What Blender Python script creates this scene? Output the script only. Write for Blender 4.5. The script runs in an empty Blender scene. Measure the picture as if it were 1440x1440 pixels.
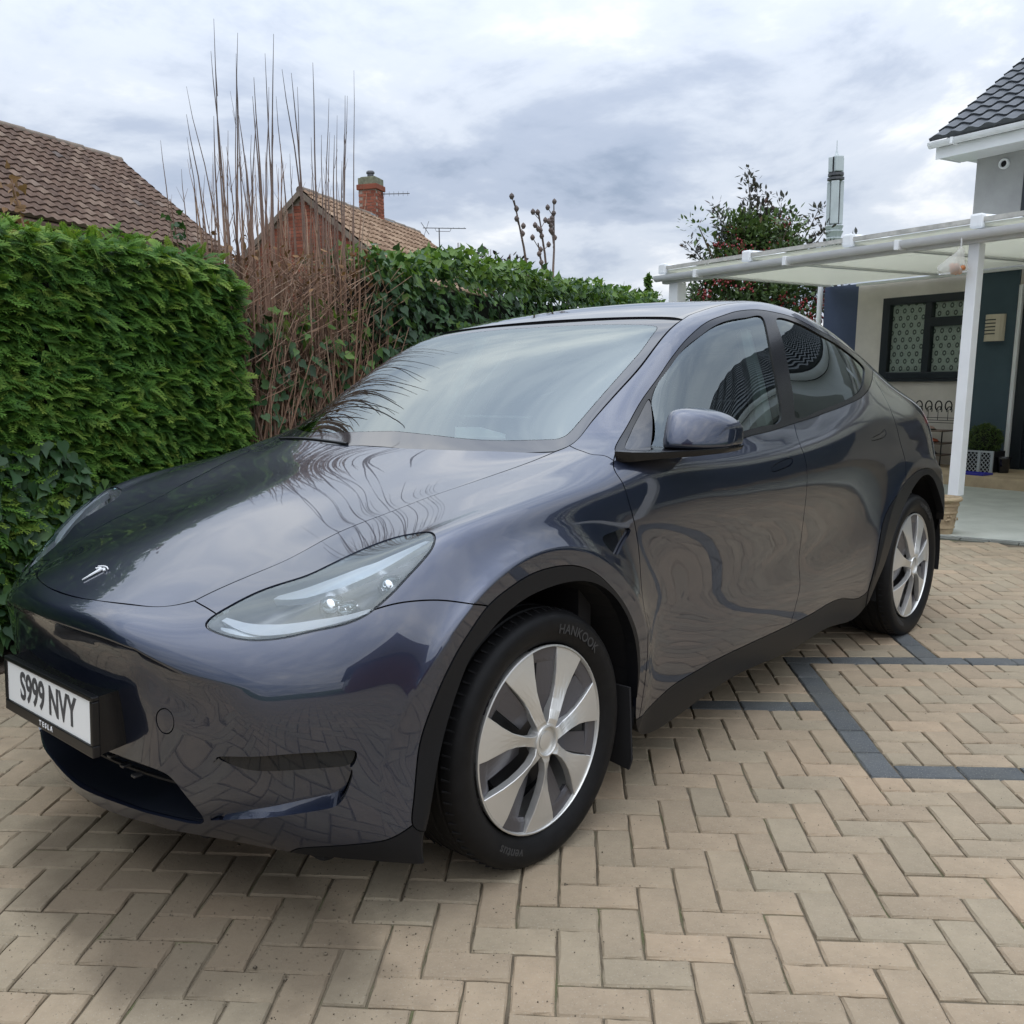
import bpy, bmesh, math, random
import numpy as np
from mathutils import Vector, Matrix, noise
from mathutils.geometry import delaunay_2d_cdt

sc = bpy.context.scene
COL = sc.collection
R = math.radians
random.seed(7)
rng = np.random.default_rng(7)

# ------------------------------------------------------------------ camera
cam_d = bpy.data.cameras.new('camera')
cam = bpy.data.objects.new('camera', cam_d)
COL.objects.link(cam)
YAW, PITCH, ROLL = R(42.718041531693956), R(-8.874764464941476), R(-1.1310937103068435)
F = Vector((math.cos(PITCH)*math.cos(YAW), math.cos(PITCH)*math.sin(YAW), math.sin(PITCH)))
r0 = F.cross(Vector((0, 0, 1))).normalized(); u0 = r0.cross(F)
r1 = math.cos(ROLL)*r0 + math.sin(ROLL)*u0; u1 = -math.sin(ROLL)*r0 + math.cos(ROLL)*u0
cam.matrix_world = Matrix(((r1.x, u1.x, -F.x, -1.8406645533454), (r1.y, u1.y, -F.y, -2.4399370231827),
                           (r1.z, u1.z, -F.z, 1.3246764632826), (0, 0, 0, 1)))
cam_d.sensor_width = 36; cam_d.sensor_height = 36; cam_d.sensor_fit = 'HORIZONTAL'
cam_d.lens = 1302.357397580026/1440*36
cam_d.shift_x = 35.2807/1440; cam_d.shift_y = 10.5508/1440
cam_d.clip_start = 0.05; cam_d.clip_end = 3000
sc.camera = cam

# ------------------------------------------------------------------ sky and sun
SUN_EL, SUN_AZ = R(60), R(215)
world = bpy.data.worlds.new('World'); sc.world = world; world.use_nodes = True
nt = world.node_tree; nt.nodes.clear()
def wn(t, **k):
    n = nt.nodes.new(t)
    for a, b in k.items(): setattr(n, a, b)
    return n
wl = nt.links.new
sky = wn('ShaderNodeTexSky'); sky.sky_type = 'NISHITA'; sky.sun_disc = False
sky.sun_elevation = SUN_EL; sky.sun_rotation = SUN_AZ
sky.air_density = 1.0; sky.dust_density = 1.2
skm = wn('ShaderNodeVectorMath', operation='SCALE'); skm.inputs['Scale'].default_value = 0.10
wl(sky.outputs[0], skm.inputs[0])
tc = wn('ShaderNodeTexCoord'); sep = wn('ShaderNodeSeparateXYZ'); wl(tc.outputs['Generated'], sep.inputs[0])
def wmath(op, a, b=None, c=None):
    n = wn('ShaderNodeMath', operation=op)
    for i, v in enumerate((a, b, c)):
        if v is None: continue
        if isinstance(v, (int, float)): n.inputs[i].default_value = v
        else: wl(v, n.inputs[i])
    return n.outputs[0]
zc = wmath('ADD', wmath('MAXIMUM', sep.outputs[2], 0.0), 0.22)
cmb = wn('ShaderNodeCombineXYZ')
wl(wmath('DIVIDE', sep.outputs[0], zc), cmb.inputs[0]); wl(wmath('DIVIDE', sep.outputs[1], zc), cmb.inputs[1])
def wnoise(scale, det, rough, off, dist=0.0):
    m = wn('ShaderNodeMapping'); m.inputs['Location'].default_value = off
    wl(cmb.outputs[0], m.inputs[0])
    n = wn('ShaderNodeTexNoise'); n.inputs['Scale'].default_value = scale; n.inputs['Detail'].default_value = det
    n.inputs['Roughness'].default_value = rough; n.inputs['Distortion'].default_value = dist
    wl(m.outputs[0], n.inputs['Vector']); return n.outputs['Fac']
def wramp(fac, stops, interp='EASE'):
    n = wn('ShaderNodeValToRGB'); e = n.color_ramp; e.interpolation = interp
    while len(e.elements) < len(stops): e.elements.new(0.5)
    for el, (p_, c_) in zip(e.elements, stops): el.position = p_; el.color = (*c_, 1)
    wl(fac, n.inputs[0]); return n.outputs[0]
n1 = wnoise(1.45, 7, 0.56, (6.4, 0.2, 0.3), 0.35)
n2 = wnoise(3.0, 6, 0.6, (8.3, 2.2, 1.3), 0.2)
mixn = wmath('ADD', wmath('MULTIPLY', n1, 0.74), wmath('MULTIPLY', n2, 0.26))
cloud = wramp(mixn, [(0.31, (0.30, 0.355, 0.46)), (0.42, (0.43, 0.49, 0.605)), (0.53, (0.60, 0.655, 0.745)), (0.66, (0.90, 0.92, 0.94))])
mask = wramp(wmath('ADD', wmath('MULTIPLY', n1, 0.6), wmath('MULTIPLY', n2, 0.4)), [(0.30, (0.80,)*3), (0.45, (0.93,)*3), (0.6, (1.0,)*3)])
mx = wn('ShaderNodeMixRGB'); wl(mask, mx.inputs[0]); wl(skm.outputs[0], mx.inputs[1]); wl(cloud, mx.inputs[2])
# an overcast sky grows brighter towards the zenith
gr = wmath('ADD', wmath('MULTIPLY', wmath('POWER', wmath('MAXIMUM', sep.outputs[2], 0.0), 2.0), 2.5), 0.84)
sm = wn('ShaderNodeVectorMath', operation='SCALE'); wl(mx.outputs[0], sm.inputs[0]); wl(gr, sm.inputs['Scale'])
bg = wn('ShaderNodeBackground'); bg.inputs['Strength'].default_value = 1.0
wl(sm.outputs[0], bg.inputs[0]); out = wn('ShaderNodeOutputWorld'); wl(bg.outputs[0], out.inputs[0])
sun_d = bpy.data.lights.new('sun', 'SUN'); sun_d.energy = 0.5; sun_d.angle = R(110); sun_d.color = (1.0, 0.95, 0.88)
sun = bpy.data.objects.new('sun', sun_d); COL.objects.link(sun)
sd = Vector((math.sin(SUN_AZ)*math.cos(SUN_EL), math.cos(SUN_AZ)*math.cos(SUN_EL), math.sin(SUN_EL)))
sun.rotation_euler = sd.to_track_quat('Z', 'Y').to_euler()
sc.view_settings.view_transform = 'Standard'; sc.view_settings.look = 'None'
sc.view_settings.gamma = 1; sc.view_settings.use_curve_mapping = False
sc.view_settings.exposure = 0.42
sc.cycles.max_bounces = 12; sc.cycles.transparent_max_bounces = 24
try: sc.cycles.use_denoising = True
except Exception: pass

# ------------------------------------------------------------------ materials
class Mat:
    def __init__(s, name):
        s.m = bpy.data.materials.new(name); s.m.use_nodes = True
        s.t = s.m.node_tree; s.n = s.t.nodes; s.l = s.t.links.new
        s.b = s.n['Principled BSDF']; s.o = s.n['Material Output']
    def node(s, t, **k):
        n = s.n.new(t)
        for a, b in k.items(): setattr(n, a, b)
        return n
    def set(s, **k):
        for a, v in k.items():
            i = s.b.inputs[a.replace('_', ' ')]
            if hasattr(v, 'links'): s.l(v, i)
            else: i.default_value = (*v, 1) if isinstance(v, tuple) and len(v) == 3 and i.type == 'RGBA' else v
        return s
    def noise(s, scale, det=4, rough=0.55, coord='Object', stretch=None, dist=0.0):
        t = s.node('ShaderNodeTexCoord'); n = s.node('ShaderNodeTexNoise')
        n.inputs['Scale'].default_value = scale; n.inputs['Detail'].default_value = det
        n.inputs['Roughness'].default_value = rough; n.inputs['Distortion'].default_value = dist
        v = t.outputs[coord]
        if stretch:
            m = s.node('ShaderNodeMapping'); m.inputs['Scale'].default_value = stretch; s.l(v, m.inputs[0]); v = m.outputs[0]
        s.l(v, n.inputs['Vector']); return n.outputs['Fac']
    def ramp(s, fac, stops, interp='LINEAR'):
        n = s.node('ShaderNodeValToRGB'); e = n.color_ramp; e.interpolation = interp
        while len(e.elements) < len(stops): e.elements.new(0.5)
        for el, (p_, c_) in zip(e.elements, stops):
            el.position = p_; el.color = (*(c_ if isinstance(c_, tuple) else (c_,)*3), 1)
        s.l(fac, n.inputs[0]); return n.outputs[0]
    def mix(s, fac, a, b, mode='MIX'):
        n = s.node('ShaderNodeMixRGB', blend_type=mode)
        for i, v in enumerate((fac, a, b)):
            if hasattr(v, 'links'): s.l(v, n.inputs[i])
            elif i == 0: n.inputs[0].default_value = v
            else: n.inputs[i].default_value = (*v, 1)
        return n.outputs[0]
    def math(s, op, a, b=None):
        n = s.node('ShaderNodeMath', operation=op)
        for i, v in enumerate((a, b)):
            if v is None: continue
            if hasattr(v, 'links'): s.l(v, n.inputs[i])
            else: n.inputs[i].default_value = v
        return n.outputs[0]
    def bump(s, h, strength=0.3, dist=0.01):
        n = s.node('ShaderNodeBump'); n.inputs['Strength'].default_value = strength; n.inputs['Distance'].default_value = dist
        s.l(h, n.inputs['Height']); s.l(n.outputs[0], s.b.inputs['Normal']); return s
    def rnd(s):
        a = s.node('ShaderNodeAttribute', attribute_name='rnd'); o = s.node('ShaderNodeObjectInfo')
        return s.math('FRACT', s.math('ADD', a.outputs['Fac'], o.outputs['Random']))
    def attr(s): return s.node('ShaderNodeAttribute', attribute_name='rnd').outputs['Fac']
def simple(name, col, rough=0.5, metal=0.0, bump=None, var=0.0, vs=6, **k):
    m = Mat(name); m.set(Roughness=rough, Metallic=metal, **k)
    if var:
        f = m.noise(vs, 6, 0.6)
        a = tuple(c*(1-var) for c in col); b = tuple(min(1, c*(1+var)) for c in col)
        m.set(Base_Color=m.ramp(f, [(0.3, a), (0.7, b)]))
    else: m.set(Base_Color=col)
    if bump: m.bump(m.noise(bump[0], 5, 0.6), bump[1], bump[2])
    return m.m

# ------------------------------------------------------------------ object helpers
def tag(o, label=None, cat=None, group=None, kind=None):
    if label: o['label'] = label
    if cat: o['category'] = cat
    if group: o['group'] = group
    if kind: o['kind'] = kind
    return o
def empty(name, loc=(0, 0, 0), label=None, cat=None, group=None, rot=(0, 0, 0)):
    o = bpy.data.objects.new(name, None); COL.objects.link(o); o.location = loc; o.rotation_euler = rot
    o.empty_display_size = 0.1
    return tag(o, label, cat, group)
def link(name, me, parent=None, mat=None):
    o = bpy.data.objects.new(name, me); COL.objects.link(o)
    if mat is not None:
        for m in (mat if isinstance(mat, (list, tuple)) else [mat]): me.materials.append(m)
    if parent is not None: o.parent = parent
    return o
def from_np(name, V, T, parent=None, mat=None, rnd=None, smooth=False):
    """V (n,3), T (m,k) fixed-size polygons"""
    V = np.asarray(V, np.float32); T = np.asarray(T, np.int32); k = T.shape[1]
    me = bpy.data.meshes.new(name); me.vertices.add(len(V)); me.vertices.foreach_set('co', V.ravel())
    me.loops.add(T.size); me.loops.foreach_set('vertex_index', T.ravel())
    me.polygons.add(len(T)); me.polygons.foreach_set('loop_start', np.arange(0, T.size, k, dtype=np.int32))
    me.polygons.foreach_set('loop_total', np.full(len(T), k, np.int32))
    if smooth: me.polygons.foreach_set('use_smooth', np.ones(len(T), bool))
    me.update(calc_edges=True)
    if rnd is not None:
        a = me.attributes.new('rnd', 'FLOAT', 'POINT'); a.data.foreach_set('value', np.asarray(rnd, np.float32))
    me.validate()
    return link(name, me, parent, mat)
class MB:
    """collects simple solids into one mesh"""
    def __init__(s): s.v = []; s.f = []; s.r = []; s.cr = 0.0
    def add(s, vs, fs):
        b = len(s.v); s.v += [tuple(v) for v in vs]; s.f += [tuple(i+b for i in f) for f in fs]; s.r += [s.cr]*len(vs); return s
    def box(s, lo, hi, M=None):
        x0, y0, z0 = lo; x1, y1, z1 = hi
        vs = [Vector(p_) for p_ in ((x0,y0,z0),(x1,y0,z0),(x1,y1,z0),(x0,y1,z0),(x0,y0,z1),(x1,y0,z1),(x1,y1,z1),(x0,y1,z1))]
        if M is not None: vs = [M @ v for v in vs]
        return s.add(vs, [(0,3,2,1),(4,5,6,7),(0,1,5,4),(1,2,6,5),(2,3,7,6),(3,0,4,7)])
    def tube(s, pts, rad, n=8, cap=True):
        pts = [Vector(p_) for p_ in pts]; rad = rad if isinstance(rad, (list, tuple)) else [rad]*len(pts)
        vs = []; fs = []; prev = None
        for i, p_ in enumerate(pts):
            d = (pts[min(i+1, len(pts)-1)]-pts[max(i-1, 0)]).normalized()
            a = prev if prev is not None else (Vector((0,0,1)) if abs(d.z) < .9 else Vector((1,0,0)))
            a = (a - d*a.dot(d)).normalized(); prev = a; b = d.cross(a)
            vs += [p_ + (a*math.cos(2*math.pi*k/n) + b*math.sin(2*math.pi*k/n))*rad[i] for k in range(n)]
        for i in range(len(pts)-1):
            fs += [(i*n+k, i*n+(k+1)%n, (i+1)*n+(k+1)%n, (i+1)*n+k) for k in range(n)]
        if cap: fs += [tuple(range(n-1, -1, -1)), tuple((len(pts)-1)*n+k for k in range(n))]
        return s.add(vs, fs)
    def lathe(s, prof, n=24, M=None, cap=True):
        vs = [Vector((r_*math.cos(2*math.pi*k/n), r_*math.sin(2*math.pi*k/n), z)) for r_, z in prof for k in range(n)]
        if M is not None: vs = [M @ v for v in vs]
        fs = [(i*n+k, i*n+(k+1)%n, (i+1)*n+(k+1)%n, (i+1)*n+k) for i in range(len(prof)-1) for k in range(n)]
        if cap: fs += [tuple(range(n-1, -1, -1)), tuple((len(prof)-1)*n+k for k in range(n))]
        return s.add(vs, fs)
    def prism(s, poly, a, b):
        """poly list of 3D points; extruded from offset a to offset b (vectors)"""
        n = len(poly); a = Vector(a); b = Vector(b); P = [Vector(p_) for p_ in poly]
        return s.add([p_+a for p_ in P]+[p_+b for p_ in P], [tuple(range(n-1,-1,-1)), tuple(range(n,2*n))]+[(i,(i+1)%n,n+(i+1)%n,n+i) for i in range(n)])
    def build(s, name, mat, parent=None, smooth=False, bevel=0, seg=2, rnd=False, fixn=True):
        me = bpy.data.meshes.new(name); me.from_pydata(s.v, [], s.f)
        if rnd:
            a = me.attributes.new('rnd', 'FLOAT', 'POINT'); a.data.foreach_set('value', s.r)
        if fixn or bevel:
            bm = bmesh.new(); bm.from_mesh(me)
            if fixn: bmesh.ops.recalc_face_normals(bm, faces=bm.faces)
            if bevel: bmesh.ops.bevel(bm, geom=[e for e in bm.edges if len(e.link_faces)==2 and e.calc_face_angle(0)>.5], offset=bevel, segments=seg, profile=.6, affect='EDGES', clamp_overlap=True)
            bm.to_mesh(me); bm.free()
        if smooth:
            me.polygons.foreach_set('use_smooth', [True]*len(me.polygons))
            me.set_sharp_from_angle(angle=R(40))
        return link(name, me, parent, mat)
def scatter(tv, tf, P, M, s):
    """instances a template (tv (k,3), tf (m,q)) at points P with 3x3 matrices M and scales s -> V,T"""
    V = np.einsum('nij,kj->nki', M, tv)*s[:, None, None] + P[:, None, :]
    T = tf[None] + (np.arange(len(P))*len(tv))[:, None, None]
    return V.reshape(-1, 3), T.reshape(-1, tf.shape[1])
def frames(fwd, upv):
    """orthonormal frames with columns (side, fwd, normal)"""
    f = fwd/np.linalg.norm(fwd, axis=1)[:, None]
    s_ = np.cross(f, upv); s_ /= np.linalg.norm(s_, axis=1)[:, None]+1e-9
    n = np.cross(s_, f)
    return np.stack([s_, f, n], axis=2)
def text_mesh(body, size, extrude=0.0, offset=0.0, sx=1.0, spacing=1.0):
    cu = bpy.data.curves.new('lettering', 'FONT'); cu.body = body; cu.size = size; cu.extrude = extrude
    cu.align_x = 'CENTER'; cu.align_y = 'CENTER'; cu.space_character = spacing; cu.offset = offset
    ob = bpy.data.objects.new('lettering', cu); COL.objects.link(ob)
    me = bpy.data.meshes.new_from_object(ob.evaluated_get(bpy.context.evaluated_depsgraph_get()))
    bpy.data.objects.remove(ob); bpy.data.curves.remove(cu)
    for v in me.vertices: v.co.x *= sx
    return me
# ------------------------------------------------------------------ materials in use
def paver_mat(name, stops, moss):
    m = Mat(name); r_ = m.rnd()
    c = m.ramp(r_, stops)
    n = m.noise(9, 6, 0.65); sp = m.noise(160, 3, 0.7); bl = m.noise(2.2, 5, 0.6)
    c = m.mix(0.55, c, m.ramp(n, [(0.3, 0.34), (0.7, 0.66)]), 'OVERLAY')
    c = m.mix(m.ramp(sp, [(0.58, 0.0), (0.72, 0.55)]), c, (0.40, 0.37, 0.31))
    sp2 = m.noise(90, 4, 0.7)
    c = m.mix(m.ramp(sp2, [(0.63, 0.0), (0.70, 0.8)]), c, (0.06, 0.055, 0.045))
    c = m.mix(m.ramp(bl, [(0.40, 0.0), (0.75, moss)]), c, (0.125, 0.125, 0.085))
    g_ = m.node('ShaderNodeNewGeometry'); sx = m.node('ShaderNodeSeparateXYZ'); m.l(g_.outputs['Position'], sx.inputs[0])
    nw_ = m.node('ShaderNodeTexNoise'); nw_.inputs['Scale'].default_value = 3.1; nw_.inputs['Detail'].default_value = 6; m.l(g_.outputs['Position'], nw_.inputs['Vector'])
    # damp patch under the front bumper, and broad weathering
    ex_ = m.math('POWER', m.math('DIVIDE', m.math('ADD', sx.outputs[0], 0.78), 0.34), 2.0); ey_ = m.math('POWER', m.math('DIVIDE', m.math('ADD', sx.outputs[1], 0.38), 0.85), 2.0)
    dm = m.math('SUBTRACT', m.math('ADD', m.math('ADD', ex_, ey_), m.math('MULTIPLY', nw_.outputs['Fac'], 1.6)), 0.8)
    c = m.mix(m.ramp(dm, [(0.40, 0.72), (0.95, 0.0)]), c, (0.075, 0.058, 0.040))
    c = m.mix(m.ramp(nw_.outputs['Fac'], [(0.42, 0.0), (0.70, 0.18)]), c, (0.16, 0.145, 0.10))
    m.set(Base_Color=c, Roughness=0.9, Specular_IOR_Level=0.25)
    h = m.math('ADD', m.math('MULTIPLY', sp, 0.5), m.noise(60, 4, 0.6))
    m.bump(h, 0.55, 0.003); return m.m
M = {}
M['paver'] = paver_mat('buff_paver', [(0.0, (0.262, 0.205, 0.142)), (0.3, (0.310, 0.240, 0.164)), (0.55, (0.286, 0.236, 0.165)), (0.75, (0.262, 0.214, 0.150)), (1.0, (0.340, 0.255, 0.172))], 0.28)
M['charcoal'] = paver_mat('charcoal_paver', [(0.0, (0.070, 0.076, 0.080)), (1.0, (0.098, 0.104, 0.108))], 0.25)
def joint_mat():
    m = Mat('joint_sand'); n = m.noise(5, 6, 0.65); g = m.noise(120, 3, 0.7)
    c = m.ramp(n, [(0.35, (0.085, 0.066, 0.044)), (0.52, (0.120, 0.096, 0.064)), (0.66, (0.085, 0.095, 0.036))])
    c = m.mix(m.ramp(g, [(0.45, 0.0), (0.8, 0.6)]), c, (0.14, 0.12, 0.085))
    m.set(Base_Color=c, Roughness=1.0); m.bump(g, 0.8, 0.004); return m.m
M['joint'] = joint_mat()
M['soil'] = simple('soil', (0.05, 0.036, 0.024), 1.0, var=0.5, vs=8, bump=(30, 0.8, 0.03))
M['asphalt'] = simple('asphalt', (0.06, 0.06, 0.06), 0.95, var=0.25, vs=20, bump=(150, 0.4, 0.004))
M['grass'] = simple('lawn', (0.05, 0.085, 0.025), 1.0, var=0.5, vs=3, bump=(60, 0.6, 0.03))
def paint_mat():
    m = Mat('grey_metallic_paint'); v = m.node('ShaderNodeTexVoronoi'); v.inputs['Scale'].default_value = 2600
    t = m.node('ShaderNodeTexCoord'); m.l(t.outputs['Object'], v.inputs['Vector'])
    lw = m.node('ShaderNodeLayerWeight'); lw.inputs['Blend'].default_value = 0.35
    c = m.mix(lw.outputs['Facing'], (0.026, 0.035, 0.066), (0.008, 0.012, 0.027))
    c = m.mix(0.10, c, v.outputs['Color'], 'OVERLAY')
    m.set(Base_Color=c, Metallic=0.75, Roughness=0.33, Coat_Weight=1.0, Coat_Roughness=0.008, Coat_IOR=1.75)
    return m.m
M['paint'] = paint_mat()
M['gap'] = simple('black_void', (0.004, 0.004, 0.005), 0.9)
M['gloss'] = simple('gloss_black', (0.008, 0.008, 0.010), 0.06, Coat_Weight=0.4)
M['satin'] = simple('satin_black_trim', (0.006, 0.006, 0.007), 0.14, Specular_IOR_Level=0.35)
M['plastic'] = simple('black_plastic', (0.0075, 0.008, 0.0095), 0.40, bump=(900, 0.12, 0.0006), Specular_IOR_Level=0.22)
M['rubber'] = simple('tyre_rubber', (0.0055, 0.0055, 0.006), 0.55, var=0.3, vs=30, bump=(220, 0.2, 0.001), Specular_IOR_Level=0.2)
M['seal'] = simple('rubber_seal', (0.012, 0.012, 0.013), 0.5)
def glass_mat(name, tint, ior=1.9, rough=0.0):
    m = Mat(name); fr = m.node('ShaderNodeFresnel'); fr.inputs['IOR'].default_value = ior
    tr = m.node('ShaderNodeBsdfTransparent'); tr.inputs[0].default_value = (*tint, 1)
    gl = m.node('ShaderNodeBsdfGlossy'); gl.inputs['Roughness'].default_value = rough; gl.inputs['Color'].default_value = (0.88, 0.97, 0.98, 1)
    mx = m.node('ShaderNodeMixShader'); m.l(fr.outputs[0], mx.inputs[0]); m.l(tr.outputs[0], mx.inputs[1]); m.l(gl.outputs[0], mx.inputs[2])
    m.l(mx.outputs[0], m.o.inputs[0]); return m.m
M['windscreen'] = glass_mat('windscreen_glass', (0.50, 0.58, 0.56), 2.6)
M['sideglass'] = glass_mat('side_glass', (0.50, 0.60, 0.58), 2.2)
M['privacy'] = glass_mat('privacy_glass', (0.06, 0.065, 0.07), 1.8)
M['roofglass'] = simple('roof_glass', (0.010, 0.011, 0.013), 0.02, Coat_Weight=0.5, IOR=1.7)
M['frit'] = simple('frit_glass', (0.016, 0.016, 0.019), 0.03, IOR=1.85)
M['lens'] = glass_mat('headlight_lens', (0.93, 0.95, 0.97), 1.75)
M['silver'] = simple('silver_wheel_paint', (0.62, 0.615, 0.59), 0.32, 0.7)
M['gun'] = simple('gunmetal_wheel', (0.095, 0.092, 0.100), 0.34, 0.5)
M['chrome'] = simple('bright_metal', (0.75, 0.75, 0.76), 0.12, 1.0)
M['darkmetal'] = simple('dark_metal', (0.10, 0.10, 0.105), 0.4, 0.8)
M['hl_silver'] = simple('lamp_reflector', (0.62, 0.66, 0.70), 0.3, 0.5)
M['hl_grey'] = simple('lamp_bezel', (0.16, 0.165, 0.175), 0.4, 0.2)
M['hl_white'] = simple('light_guide', (0.60, 0.63, 0.67), 0.3)
M['red'] = simple('tail_lamp_red', (0.45, 0.012, 0.015), 0.08, Coat_Weight=1.0)
M['seat'] = simple('black_seat', (0.022, 0.022, 0.024), 0.5)
M['cream'] = simple('pale_trim', (0.55, 0.58, 0.56), 0.7)
M['dash'] = simple('dashboard_black', (0.020, 0.020, 0.022), 0.55)
M['dashtrim'] = simple('dash_strip', (0.60, 0.62, 0.62), 0.4)
M['paper'] = simple('white_paper', (0.82, 0.84, 0.83), 0.7)
M['plate_white'] = simple('plate_white', (0.74, 0.74, 0.72), 0.28)
M['plate_black'] = simple('plate_black', (0.005, 0.005, 0.006), 0.3)
M['letter_grey'] = simple('raised_letter', (0.055, 0.055, 0.058), 0.45)
M['letter_white'] = simple('white_letter', (0.7, 0.7, 0.7), 0.5)

# ------------------------------------------------------------------ parked car
KU = np.array([0.0,0.0,0.0,0.0,0.0543,0.138,0.237,0.3368,0.4238,0.4788,0.5646,0.6505,0.7422,0.8339,0.9434,1.0529,1.1677,1.2824,1.3981,1.5139,1.6564,1.8095,1.9627,2.0891,2.2154,2.3418,2.4576,2.5733,2.6891,2.8074,2.9256,3.0439,3.2011,3.3583,3.5088,3.6594,3.7757,3.892,4.0083,4.1202,4.2321,4.344,4.461,4.5781,4.6951,4.8079,4.9207,5.0759,5.2311,5.3819,5.5326,5.5326,5.5326,5.5326]); KV = np.array([-1.4183,-1.4183,-1.4183,-1.4183,-1.3245,-1.2281,-1.1144,-1.0073,-0.8932,-0.7979,-0.7026,-0.5835,-0.4863,-0.389,-0.2918,-0.1945,-0.0973,0.0,0.0973,0.1945,0.2918,0.389,0.4863,0.5835,0.7026,0.7979,0.8932,1.0073,1.1144,1.2281,1.3245,1.4183,1.4183,1.4183,1.4183])
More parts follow.
